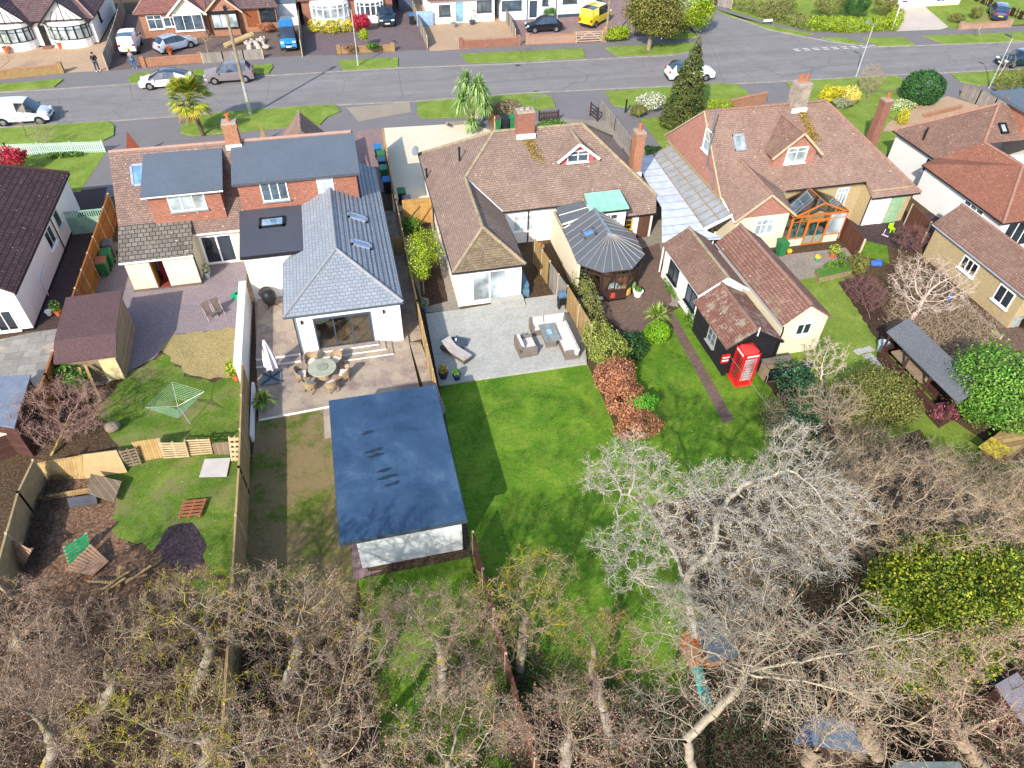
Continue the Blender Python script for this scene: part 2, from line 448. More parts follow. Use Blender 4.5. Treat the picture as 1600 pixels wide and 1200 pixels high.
def bare_tree(name, label, base, crowns, bark, twig, natt=900, step=0.3, kill=0.5, rmax=0.22, tip=0.012, twigs=3, tl=0.45, bud=None, nbud=0,
              bsize=0.03, leaf=None, nleaf=0, lsize=0.06, group=None, cat='tree', lead=None, smin=0.035, up=0.05, trunk_to=None, gen2=2, lobes=0):
    base = np.array(base, float)
    if lobes:
        cr = []
        for c, r, wt in crowns:
            r = np.array(r)
            cr.append((tuple(c), tuple(r * .72), wt * .4))
            for _ in range(lobes):
                a = rng.uniform(0, 2 * math.pi); q = rng.uniform(.55, .8)
                cr.append((tuple(np.array(c) + r * np.array([math.cos(a) * q, math.sin(a) * q, rng.uniform(-.5, .45)])), tuple(r * rng.uniform(.32, .55)), wt * .6 / lobes * rng.uniform(.7, 1.3)))
        crowns = cr
    att = np.concatenate([in_ell(int(natt * wt), c, r, 0.15)[0] for c, r, wt in crowns]); att = att[att[:, 2] > 0.3]
    top = np.array(trunk_to if trunk_to is not None else (np.mean([c for c, r, wt in crowns], 0) * [1, 1, 0.55] + base * [0, 0, 0.45]), float)
    k = max(2, int(np.linalg.norm(top - base) / step)); starts = [(base, -1)]
    for i in range(1, k + 1):
        starts.append((base + (top - base) * i / k + rng.normal(size=3) * step * 0.12 * (i < k), i - 1))
    for ld in (lead or []):      # hand-placed main limbs: list of points
        ld = [np.array(q, float) for q in ld]
        j = int(np.argmin([np.linalg.norm(s[0] - ld[0]) for s in starts])); cur = starts[j][0]
        for q in ld[1:]:
            kk = max(1, int(np.linalg.norm(q - cur) / step)); c0 = cur
            for i in range(1, kk + 1):
                starts.append((c0 + (q - c0) * i / kk + rng.normal(size=3) * step * 0.1, j)); j = len(starts) - 1
            cur = q
    N, P = colonise(starts, att, step, infl=max(3.0, step * 8), kill=kill, up=up)
    n = len(N); e = 2.4; acc = np.zeros(n); kids = np.zeros(n, int)
    for i in range(n - 1, 0, -1):
        if kids[i] == 0: acc[i] = tip ** e
        kids[P[i]] += 1; acc[P[i]] += acc[i] * 1.0
    smin = min(smin, rmax * .5)
    rad = acc ** (1 / e); rad = np.minimum(rad * (rmax / rad[0]) if rad[0] > rmax else rad, rmax); rad = np.maximum(rad, tip)
    if rad[0] < rmax: rad = np.where(rad > smin, rad * (1 + (rmax / rad[0] - 1) * (rad - smin) / max(1e-6, rad[0] - smin)), rad)
    i = np.arange(1, n); A = N[P[i]]; B = N[i]; ra = np.minimum(rad[P[i]], rad[i] * 1.6); rb = rad[i]
    thick = rb > min(smin, np.sort(rb)[-min(6, len(rb))] * .99)
    # twigs
    src = i[rb < max(smin * 0.8, tip * 1.3)]; tA = []; tB = []; dirs = N[i] - N[P[i]]
    dd = {int(a): b for a, b in zip(i, dirs)}
    S0 = np.repeat(src, twigs); D = np.array([dd[int(a)] for a in S0]); D /= np.linalg.norm(D, axis=1, keepdims=True) + 1e-9
    D = D + rng.normal(size=D.shape) * 0.7 + np.array([0, 0, 0.25]); D /= np.linalg.norm(D, axis=1, keepdims=True)
    L = tl * rng.uniform(0.4, 1.1, len(S0))[:, None]; a0 = N[S0]; a1 = a0 + D * L * 0.55 + rng.normal(size=D.shape) * 0.02
    D2 = D + rng.normal(size=D.shape) * 0.35; b1 = a1 + D2 * L * 0.45
    sA = [a0, a1]; sB = [a1, b1]; r0 = [np.full(len(a0), tip * 0.75), np.full(len(a0), tip * 0.6)]; r1 = [np.full(len(a0), tip * 0.6), np.full(len(a0), tip * 0.35)]
    tips = [b1]
    for g in range(gen2):
        Dg = D + rng.normal(size=D.shape) * 0.9; Dg /= np.linalg.norm(Dg, axis=1, keepdims=True); c0 = a0 + (a1 - a0) * rng.uniform(0.3, 1, (len(a0), 1)); c1 = c0 + Dg * L * 0.5
        sA.append(c0); sB.append(c1); r0.append(np.full(len(a0), tip * 0.55)); r1.append(np.full(len(a0), tip * 0.3)); tips.append(c1)
    root = thing(name, label, cat, tuple(base), 0, group)
    np_obj('trunk', [seg_mesh(A[thick], B[thick], ra[thick], rb[thick], 7)], [bark], root, True)
    parts = [seg_mesh(np.concatenate([A[~thick]] + sA), np.concatenate([B[~thick]] + sB), np.concatenate([ra[~thick]] + r0), np.concatenate([rb[~thick]] + r1), 3)]
    mats = [twig]; T = np.concatenate(tips)
    if bud and nbud:
        k = rng.integers(0, len(T), nbud); parts.append(quad_mesh(T[k] + rng.normal(size=(nbud, 3)) * tl * 0.08, bsize * rng.uniform(0.6, 1.3, nbud))); mats.append(bud)
    if leaf and nleaf:
        k = rng.integers(0, len(T), nleaf); parts.append(quad_mesh(T[k] + rng.normal(size=(nleaf, 3)) * tl * 0.22, lsize * rng.uniform(0.6, 1.3, nleaf))); mats.append(leaf)
    np_obj('crown', parts, mats, root)
    return root
def leafy(name, label, base, blobs, lm, n=6000, size=0.09, bark=None, trunk_r=0.08, cat='bush', group=None, hollow=0.45, rough=0.18, clumps=26,
          zmin=0.05, nrm=True, stems=True, top=None):
    "leaf quads in clumps spread over a group of ellipsoids; blobs = (centre, radii)"
    base = np.array(base, float); root = thing(name, label, cat, tuple(base), 0, group)
    vol = np.array([b[1][0] * b[1][1] * b[1][2] for b in blobs]) ** 0.67; vol /= vol.sum(); P = []; Nn = []
    for (c, r), wt in zip(blobs, vol):
        k = int(n * wt) + 1; cc = max(4, int(clumps * wt) + 2)
        cp, cd = in_ell(cc, c, np.array(r) * 0.92, hollow)
        who = rng.integers(0, cc, k); q = rng.normal(size=(k, 3)) * np.array(r) * rough
        a = cp[who] + q; s, sd = in_ell(k, c, r, hollow); m = rng.random(k) < 0.45
        p = np.where(m[:, None], s, a); P.append(p); d = p - np.array(c); Nn.append(d / (np.linalg.norm(d, axis=1, keepdims=True) + 1e-6))
    P = np.concatenate(P); Nn = np.concatenate(Nn); ok = P[:, 2] > zmin; P = P[ok]; Nn = Nn[ok]
    if bark:
        A = []; B = []; ra = []; rb = []
        c0 = np.mean([b[0] for b in blobs], 0); mid = base * 0.45 + c0 * 0.55
        A.append(base); B.append(mid); ra.append(trunk_r); rb.append(trunk_r * 0.7)
        for (c, r) in blobs:
            for _ in range(5):
                t = np.array(c) + rng.normal(size=3) * np.array(r) * 0.45; t[2] = max(t[2], 0.1); m2 = (mid + t) / 2 + rng.normal(size=3) * 0.05
                A += [mid, m2]; B += [m2, t]; ra += [trunk_r * 0.5, trunk_r * 0.3]; rb += [trunk_r * 0.3, trunk_r * 0.12]
        np_obj('trunk', [seg_mesh(A, B, ra, rb, 6)], [bark], root, True)
    np_obj('foliage', [quad_mesh(P, size * rng.uniform(0.6, 1.4, len(P)), Nn if nrm else None)], [lm], root)
    return root
# ================================================ SETTING
def sheet(name, px, mat, z, kind='structure', label=None):
    o = MB().up([G(x, y, z) for x, y in px]).build(name, mat); struct(o, kind); return o
def wsheet(name, pts, mat, z):
    return struct(MB().up([V(x, y, z) for x, y in pts]).build(name, mat))
def rough_sheet(name, px, mat, z, jit=0.12, n=5):
    "ground patch with a ragged outline"
    P = [G(x, y, z) for x, y in px]; out = []
    for a, b in zip(P, P[1:] + P[:1]):
        k = max(1, int((b - a).length / 0.35)); 
        for i in range(k):
            q = a + (b - a) * i / k
            out.append(V(q.x + random.uniform(-jit, jit), q.y + random.uniform(-jit, jit), z))
    return struct(MB().up(out).build(name, mat))

m_earth = speckle('leaf_litter', ['#352a1d', '#5d4a35', '#85705a'], 0.5, 9, soft=0.5, bump=1.0, bd=0.06)
def roadmat():
    m = NM('road_asphalt', .9, spec=.2); g = m.geo(); mp = m.n('Mapping'); m.l(g, mp.inputs[0]); mp.inputs['Scale'].default_value = (.05, 1.1, 1); mp.inputs['Rotation'].default_value = (0, 0, .03)
    c = m.ramp(m.noise(35, 3, .8), [(.32, '#777371'), (.5, '#868280'), (.68, '#95918e')])
    c = m.mix(1.0, c, m.ramp(m.noise(1.0, 6, .7, src=mp.outputs[0]), [(.3, (.78,) * 3), (.7, (1.05,) * 3)]), 'MULTIPLY')
    c = m.mix(1.0, c, m.ramp(m.noise(.35, 7, .8, dist=.5), [(.3, (.78,) * 3), (.65, (1,) * 3)]), 'MULTIPLY')
    v = m.n('TexVoronoi', feature='DISTANCE_TO_EDGE'); v.inputs['Scale'].default_value = .16; m.l(g, v.inputs['Vector']); c = m.mix(m.ramp(v.outputs['Distance'], [(0.0, (.5,) * 3), (.006, (0, 0, 0))]), c, '#4a4644')
    m.out(c); m.bump(m.noise(35, 2), .2, .006); return m.mat
m_asph = roadmat()
_x_ = speckle('asphalt', ['#6b6766', '#7a7674', '#878381'], 0.35, 30, soft=0.2, bump=0.25, bd=0.006)
m_pave = speckle('asphalt_pavement', ['#6b6767', '#787474', '#858181'], 0.5, 30, soft=0.2, bump=0.2, bd=0.006)
m_kerb = plain('kerb_stone', '#8a857f', 0.9, var=0.25, scale=1.2)
m_verge = grassmat('verge_grass', '#6d8434', '#7f963e', '#95a650', bare='#938a5a', lo=0.66, hi=0.8)
m_lawn = grassmat('lawn_grass', '#3f661a', '#5f8824', '#84a034', bare='#778c30', bare2='#919c44', lo=.5, hi=.8, sc=.7)
m_lawn2 = grassmat('rough_lawn_grass', '#4d6a26', '#63802e', '#82963f', bare='#75684c', bare2='#8f8360', lo=0.50, hi=0.66, sc=0.55)
m_dirtlawn = grassmat('worn_lawn', '#4a5f22', '#5c6d2a', '#6e7a35', bare='#6b5b42', bare2='#98855f', lo=0.42, hi=0.52, sc=0.35)
m_dry = speckle('dry_patch', ['#7a6c40', '#a08f5e', '#b9ab80'], 0.8, 14, soft=0.3)
m_gravp = speckle('purple_gravel', ['#6b5e62', '#8a7d80', '#ab9fa0'], 0.6, 22, soft=0.25)
m_gravt = speckle('tan_gravel', ['#92785a', '#b1967a', '#ccb498'], 0.6, 18, soft=0.2)
m_conc = speckle('concrete_patio', ['#a3a29b', '#b1b0a8', '#bdbcb4'], 0.7, 6, soft=0.32, bump=0.1)
m_oldconc = speckle('old_concrete', ['#7d7468', '#948a7d', '#a69c90'], 0.5, 8, soft=0.35, bump=0.15)
m_sand = bricks('sandstone_flags', '#b09c8c', '#8f8079', '#a2968a', 0.9, 0.6, 0.012, 0.2, off=0.35, grime=0.25, patch=[('#a49884', 0.45, 0.6, 0.9)])
m_greyflag = bricks('grey_flags', '#a4a19b', '#8c8780', '#7b766f', 0.9, 0.6, 0.015, 0.25, off=0.4, grime=0.3, patch=[('#a6988a', 0.55, 0.65, 0.5)])
m_blockb = bricks('brown_block_paving', '#8a766c', '#75645d', '#5c4e48', 0.2, 0.1, 0.01, 0.3, grime=0.35)
m_blockp = bricks('pink_block_paving', '#a78b84', '#957b77', '#7d6966', 0.2, 0.1, 0.01, 0.3, grime=0.25)
m_cream = speckle('cream_gravel', ['#c5b89c', '#d6cbb3', '#e2d9c5'], 0.4, 25, soft=0.18)
m_brkpath = bricks('brick_path', '#8b7263', '#7a6357', '#5d5046', 0.22, 0.11, 0.014, 0.4, grime=0.3)
m_darkpath = bricks('dark_brick_yard', '#5b4a47', '#4b3d3b', '#3b3130', 0.22, 0.11, 0.012, 0.4, grime=0.3)
m_soil = speckle('soil', ['#2c211c', '#47362c', '#6a5443'], 0.8, 12, soft=0.4, bump=1, bd=0.05)
m_white = plain('white_paint', '#e8e6e3', 0.55, var=0.05)
m_line = plain('road_paint', '#cfcdd0', 0.7, var=0.12, scale=8)

# one sheet to the horizon (all terrain), then the places laid over it
struct(MB().up([V(-420, -60, 0), V(420, -60, 0), V(420, 700, 0), V(-420, 700, 0)]).build('ground', m_earth))
L1, L2, L3, L4, L5, L6 = 0.010, 0.016, 0.022, 0.028, 0.034, 0.040
lowk = [(-500, 240), (0, 200), (175, 190), (282, 182), (400, 171), (650, 159), (800, 147), (945, 140), (1200, 129), (1412, 117), (1487, 114), (1600, 108), (2200, 70)]
upk = [(-500, 178), (0, 145), (100, 139), (200, 132), (400, 120), (535, 112), (622, 107), (800, 100), (915, 94), (965, 91), (1050, 87), (1085, 80)]
upk2 = [(1200, 47), (1250, 57), (1300, 66), (1362, 74), (1430, 72), (1600, 66), (2200, 40)]
sheet('road', lowk + upk2[::-1] + [(1085, 80)] + upk[:-1][::-1], m_asph, L1)
sheet('side_road', [(1085, 82), (1094, 62), (1080, 40), (985, -40), (1040, -40), (1112, 14), (1200, 47), (1250, 57), (1300, 66), (1362, 74.5), (1362, 78), (1085, 84)], m_asph, L2)
# pavements either side
sheet('pavement', lowk + [(2200, 150), (1600, 170), (1480, 180), (1180, 215), (960, 235), (600, 260), (150, 310), (-500, 380)], m_pave, L1 + 0.002)
sheet('pavement', upk + [(1094, 60), (1080, 56), (987, 57), (947, 64), (900, 65), (800, 71), (670, 77), (615, 79), (530, 84), (437, 87), (400, 90), (222, 105), (100, 113), (0, 120), (-500, 150)], m_pave, L1 + 0.002)
sheet('pavement', upk2 + [(2200, 10), (1600, 40), (1500, 44), (1395, 48), (1322, 52), (1262, 47), (1200, 34), (1140, 16), (1125, 6), (1112, 14)], m_pave, L1 + 0.002)
def kerb(px, name='kerb'):
    b = MB()
    P = [G(x, y) for x, y in px]
    for p, q in zip(P, P[1:]): b.bar(V(p.x, p.y, 0.03), V(q.x, q.y, 0.02), 0.11, 0.12)
    return struct(b.build(name, m_kerb))
kerb(lowk); kerb(upk + [(1094, 62), (1080, 40), (1040, 10)]); kerb([(1040, -40), (1112, 14)] + upk2)
def verge(px): 
    P = [G(x, y) for x, y in px]
    return struct(MB().prism(P, 0.0, 0.11).build('grass_verge', m_verge))
verge([(-200, 216), (0, 203), (60, 198), (170, 191), (179, 198), (178, 213), (162, 221), (0, 233), (-200, 250)])
verge([(283, 203), (290, 186), (345, 177), (400, 172.5), (480, 167), (524, 165), (533, 175), (512, 184), (500, 196), (450, 200), (300, 213), (282, 208)])
verge([(652, 161), (800, 149), (850, 147), (863, 156), (868, 168), (790, 181), (660, 186), (652, 178)])
verge([(945, 144), (1050, 137), (1125, 132), (1150, 133), (1166, 143), (1176, 154), (1100, 162), (975, 168), (958, 166)])
verge([(1228, 130), (1320, 124), (1400, 120), (1413, 126), (1420, 138), (1290, 150), (1262, 152), (1240, 145)])
verge([(1486, 117), (1600, 110), (1700, 104), (1720, 125), (1530, 134), (1500, 128)])
verge([(-200, 152), (0, 133), (100, 125), (85, 137), (0, 143), (-200, 158)])
verge([(200, 124), (212, 116), (325, 109), (425, 101), (427, 106), (420, 116), (330, 121), (205, 131)])
verge([(529, 96), (622, 91), (622, 105), (536, 110)])
verge([(720, 86), (800, 82), (910, 77), (915, 91), (800, 97), (732, 99)])
verge([(945, 75), (1000, 72), (1087, 68), (1082, 79), (1050, 85), (965, 89)])
verge([(1047, 61), (1092, 59), (1076, 49), (1045, 50)])
verge([(1112, 14), (1140, 26), (1200, 41), (1270, 54), (1250, 55.5), (1200, 46)])
verge([(1283, 60), (1317, 60), (1350, 69), (1320, 68)])
verge([(1347, 60), (1410, 59), (1429, 71), (1372, 72)])
verge([(1442, 57), (1587, 52), (1700, 46), (1720, 58), (1600, 64), (1477, 70)])
# give-way dashes across the side road mouth
for k in range(9):
    a, b = G(1243 + k * 15, 79.5 - k * 0.7, L3), G(1252 + k * 15, 79.1 - k * 0.7, L3); c = (b - a)
    for dz, oy in ((0, 0), (0, 0.45)):
        struct(MB().up([a + V(0, oy, 0), b + V(0, oy, 0), b + V(0, oy + 0.16, 0), a + V(0, oy + 0.16, 0)]).build('road_marking', m_line))
# darker re-laid strips and covers in the road
m_patch = speckle('dark_asphalt', ['#625e5e', '#6e6a6a', '#7a7675'], 0.6, 30, soft=0.25, bump=0.2, bd=0.005)
sheet('asphalt_patch', [(640, 159), (642, 175), (560, 190), (545, 172), (540, 168)], speckle('sandy_asphalt', ['#8b8073', '#9a8e7f', '#a89c8c'], 0.6, 20, soft=0.3), L3)
for (x, y) in [(838, 143), (809, 102)]:
    sheet('drain_cover', [(x - 4, y - 1.2), (x + 4, y - 1.5), (x + 4, y + 1.2), (x - 4, y + 1.5)], plain('iron', '#544240', 0.7), L4)
# ---- far front gardens and drives
sheet('driveway', [(-300, 150), (-300, 40), (0, 70), (150, 40), (187, 22), (187, 45), (167, 88), (170, 110), (0, 120)], m_gravt, L3)
sheet('driveway', [(187, 22), (335, 20), (325, 98), (222, 106), (170, 110), (168, 90)], m_blockb, L3 + 0.001)
sheet('driveway', [(335, 20), (470, 15), (478, 86), (400, 91), (325, 98)], m_blockb, L3 + 0.002)
sheet('driveway', [(470, 10), (640, 0), (672, 76), (530, 86), (478, 86)], bricks('mauve_block_paving', '#877572', '#77676a', '#62565a', 0.2, 0.1, 0.01, 0.3, grime=0.3), L3 + 0.003)
sheet('driveway', [(645, 0), (800, 0), (804, 70), (720, 77), (672, 80)], m_gravt, L3 + 0.004)
sheet('driveway', [(800, 0), (1000, 0), (990, 57), (947, 66), (804, 72)], m_blockp, L3 + 0.005)
sheet('front_garden', [(1120, -30), (1640, -30), (1600, 38), (1500, 44), (1395, 48), (1322, 52), (1262, 47), (1200, 34), (1140, 16)], m_verge, L3)
sheet('driveway', [(1396, 49), (1402, 8), (1445, 10), (1482, 42), (1470, 46)], speckle('pale_concrete', ['#b2a598', '#c3b7aa', '#cfc4b8'], 0.6, 10, soft=0.2), L4)
# ---- near side: front gardens
sheet('front_lawn', [(-200, 290), (0, 255), (30, 243), (165, 237), (150, 262), (125, 300), (60, 300), (-200, 320)], m_verge, L3)
sheet('driveway', [(555, 205), (598, 200), (612, 300), (560, 300)], m_blockp, L3)
sheet('driveway', [(600, 200), (735, 192), (770, 205), (700, 330), (615, 330)], m_cream, L3)
sheet('driveway', [(760, 200), (880, 185), (960, 190), (1040, 260), (900, 300), (760, 260)], m_oldconc, L3 - 0.001)
sheet('front_lawn', [(1000, 185), (1060, 180), (1120, 230), (1040, 240)], m_verge, L4)
sheet('front_garden', [(1262, 152), (1420, 140), (1450, 170), (1400, 200), (1420, 200), (1370, 260), (1200, 200)], m_verge, L3)
sheet('driveway', [(1420, 170), (1480, 150), (1530, 165), (1520, 200), (1380, 205), (1390, 190), (1412, 182)], m_gravt, L4)
# ---- back gardens
sheet('patio', [(-120, 560), (0, 530), (52, 519), (92, 513), (84, 560), (68, 603), (-120, 620)], m_greyflag, L2)
sheet('side_yard', [(55, 519), (105, 300), (168, 292), (95, 514)], m_darkpath, L2 - 0.002)
sheet('gravel_yard', [(172, 380), (385, 340), (386, 512), (275, 522), (240, 560), (165, 600), (85, 610), (120, 480)], m_gravp, L2)
rough_sheet('dry_grass_patch', [(275, 521), (386, 511), (386, 585), (330, 592), (290, 585), (250, 545)], m_dry, L3, 0.15)
rough_sheet('back_lawn', [(386, 580), (386, 690), (185, 700), (150, 640), (200, 585), (260, 550), (290, 590), (330, 596)], m_lawn2, L2 + 0.002, 0.2)
rough_sheet('back_lawn', [(386, 700), (380, 800), (366, 905), (330, 900), (300, 850), (250, 870), (180, 830), (165, 720), (250, 705)], m_lawn2, L2 + 0.003, 0.2)
rough_sheet('leaf_litter', [(62, 720), (168, 715), (190, 830), (230, 880), (220, 960), (40, 960), (10, 900)], speckle('brown_leaves', ['#4a3426', '#7a5c46', '#a98a70'], 0.7, 7, soft=0.4, bump=1, bd=0.05), L1, 0.15)
rough_sheet('grass_patch', [(380, 900), (300, 900), (320, 1000), (400, 1000)], m_lawn2, L1, 0.2)
# worn lawn west of the garage
sheet('back_lawn', [(401, 657), (520, 633), (560, 905), (540, 1000), (330, 1000), (380, 830)], m_dirtlawn, L2)
# central lawn, runs back under the trees
sheet('back_lawn', [(686, 600), (918, 568), (960, 665), (1010, 790), (1110, 980), (1080, 1080), (960, 1110), (790, 1130), (745, 900)], m_lawn, L2)
sheet('back_lawn', [(560, 905), (735, 870), (800, 1200), (600, 1200)], m_lawn, L2 + 0.001)
sheet('back_lawn', [(985, 525), (1080, 470), (1230, 620), (1330, 720), (1010, 790), (965, 665)], m_lawn, L2 + 0.002)
sheet('back_lawn', [(1235, 425), (1320, 405), (1400, 560), (1480, 650), (1330, 720), (1215, 560)], m_verge, L2 + 0.003)
sheet('back_lawn', [(1420, 640), (1480, 650), (1700, 800), (1700, 920), (1500, 780)], m_verge, L2 + 0.004)
sheet('back_lawn', [(1335, 368), (1385, 376), (1390, 412), (1350, 400)], m_lawn, L2 + 0.005)
sheet('brick_yard', [(900, 420), (1030, 380), (1050, 470), (1030, 500), (985, 528), (930, 480)], m_brkpath, L2 + 0.006)
sheet('side_passage', [(985, 330), (1040, 320), (1060, 480), (1010, 470)], m_oldconc, L2 + 0.004)
sheet('garden_path', [(1038, 490), (1052, 487), (1147, 655), (1131, 662)], m_brkpath, L3)
sheet('patio', [(1210, 400), (1335, 385), (1340, 405), (1290, 430), (1245, 438)], m_oldconc, L3)
sheet('side_yard', [(1320, 345), (1480, 330), (1500, 370), (1420, 392), (1335, 372)], m_darkpath, L3)
sheet('side_passage', [(612, 330), (680, 310), (720, 486), (664, 488)], m_oldconc, L2)
sheet('back_garden', [(1400, 480), (1500, 470), (1700, 560), (1700, 700), (1480, 640)], speckle('dead_leaves', ['#4a3a30', '#6f5a4c', '#95806e'], 0.8, 9, soft=0.4, bump=1, bd=0.05), L1)
rough_sheet('soil_bed', [(1140, 480), (1165, 560), (1230, 640), (1290, 700), (1330, 640), (1230, 600)], m_soil, L3, 0.1)
rough_sheet('soil_bed', [(640, 350), (672, 345), (700, 470), (662, 480)], m_soil, L3, 0.03)
rough_sheet('soil_bed', [(1310, 440), (1345, 430), (1400, 520), (1390, 560)], m_soil, L3, 0.1)
rough_sheet('soil_mound', [(240, 860), (262, 822), (300, 818), (324, 845), (318, 880), (280, 900)], speckle('dark_ash', ['#2a2227', '#3d3238', '#544850'], 1, 8, soft=0.3, bump=1, bd=0.06), L4, 0.1)
# raised terraces (solid, with a real edge)
def terrace(px, h, mt, ms, name='terrace'):
    P = [G(x, y, h) for x, y in px]
    return struct(MB().prism(P, 0, h, 1, 0).build(name, [mt, ms]))
terrace([(404, 655), (520, 633), (656, 607), (640, 540), (620, 430), (440, 430), (398, 470)], 0.16, m_sand, m_white)
terrace([(640, 535), (657, 534), (697, 640), (690, 650), (676, 610), (664, 612)], 0.12, m_sand, m_oldconc, 'paved_path')
sheet('side_path', [(598, 330), (616, 330), (660, 530), (638, 535)], m_sand, L4)
terrace([(686, 601), (665, 490), (716, 484), (816, 467), (868, 460), (908, 466), (917, 567)], 0.14, m_conc, m_conc, 'patio')
sheet('flagstones', [(505, 640), (518, 637), (523, 682), (507, 686)], m_sand, L4)
sheet('flagstones', [(549, 850), (560, 846), (576, 893), (600, 890), (553, 908)], bricks('pink_flags', '#a08484', '#8f7676', '#786a68', 0.8, 0.5, 0.02, 0.2), L4)
# ================================================ BUILDINGS
t_red = rooftile('weathered_red_tiles', '#a58c7e', '#907a6c', '#605048', 0.17, 0.14, patch=[('#7a6a55', 0.62, 0.75, 0.8)])
t_red2 = rooftile('lichened_red_tiles', '#a0857a', '#887065', '#574842', 0.17, 0.14, patch=[('#93866a', 0.6, 0.72, 0.9)])
t_pinkr = rooftile('pinkish_red_tiles', '#a88a7b', '#967869', '#6a564c', 0.17, 0.13, patch=[('#8b7767', .52, .72, .7)])
t_rose = rooftile('red_brown_tiles', '#9b7a6a', '#866658', '#5b4740', 0.17, 0.14, patch=[('#7f6a5a', .52, .7, .8)])
t_orange = rooftile('orange_red_tiles', '#a8705a', '#94604c', '#664536', 0.17, 0.12, grime=0.25)
t_brown = rooftile('dark_brown_tiles', '#6e5150', '#5b4242', '#352626', 0.3, 0.3, grime=0.3)
t_farbr = rooftile('far_brown_tiles', '#7e6566', '#6a5456', '#463738', 0.25, 0.25)
t_farrd = rooftile('far_red_tiles', '#9a6c64', '#85594f', '#5a3c38', 0.2, 0.16)
t_moss = rooftile('mossy_tiles', '#8d7b66', '#776652', '#4b4034', 0.17, 0.14, patch=[('#857d5c', 0.5, 0.7, 1.6)])
t_conc = rooftile('grey_concrete_tiles', '#8a8178', '#726a62', '#3d3833', 0.34, 0.3, patch=[('#9a9078', 0.6, 0.7, 1.5)])
t_slate = rooftile('blue_grey_slates', '#9da3ab', '#90979f', '#70767e', 0.3, 0.22, grime=0.12, rough=0.6, bump=0.7)
m_hung = rooftile('hung_red_tiles', '#ad7663', '#9b6653', '#784d40', 0.17, 0.11, grime=0.15)
m_hung2 = rooftile('hung_pink_tiles', '#b58373', '#a67465', '#84594d', 0.17, 0.11, grime=0.12)
m_ridge = plain('ridge_tile', '#8f7468', 0.9, var=0.3, scale=3)
m_ridgeg = plain('mossy_ridge_tile', '#8d8068', 0.95, var=0.35, scale=4)
m_sridge = plain('slate_ridge', '#8b8b8e', 0.7, var=0.12)
m_flat = speckle('grey_felt', ['#505862', '#5e6772', '#6b7480'], 0.5, 18, rough=0.55, bump=0.1, soft=0.2)
m_flatd = speckle('dark_felt', ['#44464f', '#50535c', '#5d606a'], 0.5, 14, rough=0.6, bump=0.1, soft=0.2)
m_wren = plain('white_render', '#e9e6e2', 0.85, var=0.04, scale=0.7)
m_wren2 = plain('dull_white_render', '#d9d7d4', 0.9, var=0.07, scale=0.8)
m_cren = plain('cream_render', '#d8cdb2', 0.9, var=0.06, scale=0.8)
m_yren = plain('buff_pebbledash', '#c5ae7c', 0.95, var=0.12, scale=9, bump=0.5)
m_dash = plain('brown_pebbledash', '#a89672', 0.95, var=0.2, scale=9, bump=0.5)
m_brick = bricks('orange_brick', '#b06f4c', '#9c5c3d', '#b39b86', 0.225, 0.075, 0.01, 0.4, grime=0.2)
m_brickr = bricks('red_brick', '#9e5a47', '#8a4b3b', '#a08c7c', 0.225, 0.075, 0.01, 0.4, grime=0.2)
m_upvc = plain('white_upvc', '#f0f0f0', 0.4, var=0.02, spec=0.5)
m_glass = glassmat('window_glass', '#46525c'); m_glassd = glassmat('dark_window_glass', '#1c2830'); m_glassl = glassmat('curtained_glass', '#98a3a6')
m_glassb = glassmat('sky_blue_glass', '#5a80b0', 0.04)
m_blk = plain('black_plastic', '#1d1f22', 0.5, var=0.1); m_anth = plain('anthracite_frame', '#3b4856', 0.45, var=0.05)
m_lead = plain('lead_flashing', '#8c949e', 0.6, var=0.15); m_lead2 = plain('white_flashing', '#c5c9cc', 0.7, var=0.1)
m_cg = clearglass('clear_glass')
m_pot = plain('terracotta', '#b1603c', 0.8, var=0.15); m_stone = plain('pot_mortar', '#9c9184', 0.95, var=0.25, scale=8)

def roof(par, faces, mat, t=0.10, ridges=(), gutters=(), rm=None, gm=None, name='roof', rr=0.1, label=None):
    "pitched roof: faces of world points; skirt only round the outside"
    b = MB(); cnt = {}
    key = lambda p: (round(p[0], 2), round(p[1], 2), round(p[2], 2))
    for F in faces:
        F = [Vector(p) for p in F]
        a = sum(F[i].x * F[(i+1) % len(F)].y - F[(i+1) % len(F)].x * F[i].y for i in range(len(F)))
        if a < 0: F = F[::-1]
        b.poly(F); b.poly([p - V(0, 0, t) for p in F][::-1])
        for i in range(len(F)):
            e = (key(F[i]), key(F[(i+1) % len(F)])); cnt.setdefault(tuple(sorted(e)), []).append((F[i], F[(i+1) % len(F)]))
    for k, L in cnt.items():
        if len(L) == 1:
            p, q = L[0]; b.poly([p - V(0, 0, t), q - V(0, 0, t), q, p])
    o = b.build(name, mat, par, label=label)
    if ridges:
        rb = MB()
        for p, q in ridges: rb.tube(Vector(p) + V(0, 0, 0.0), Vector(q) + V(0, 0, 0.0), rr, rr, 8)
        rb.build('ridge_tiles', rm or m_ridge, o)
    if gutters:
        gb = MB()
        for p, q in gutters:
            gb.tube(Vector(p) - V(0, 0, 0.1), Vector(q) - V(0, 0, 0.1), 0.055, 0.055, 6)
        gb.build('gutter', gm or m_blk, par)
    return o
def wallring(par, pts, z0, z1, mat, name='wall', extra=()):
    b = MB()
    a = sum(pts[i][0] * pts[(i + 1) % len(pts)][1] - pts[(i + 1) % len(pts)][0] * pts[i][1] for i in range(len(pts)))
    if a < 0: pts = pts[::-1]
    for i in range(len(pts)):
        p, q = pts[i], pts[(i + 1) % len(pts)]
        b.poly([V(p[0], p[1], z0), V(q[0], q[1], z0), V(q[0], q[1], z1), V(p[0], p[1], z1)])
    for e in extra: b.poly(e)
    return b.build(name, mat, par)
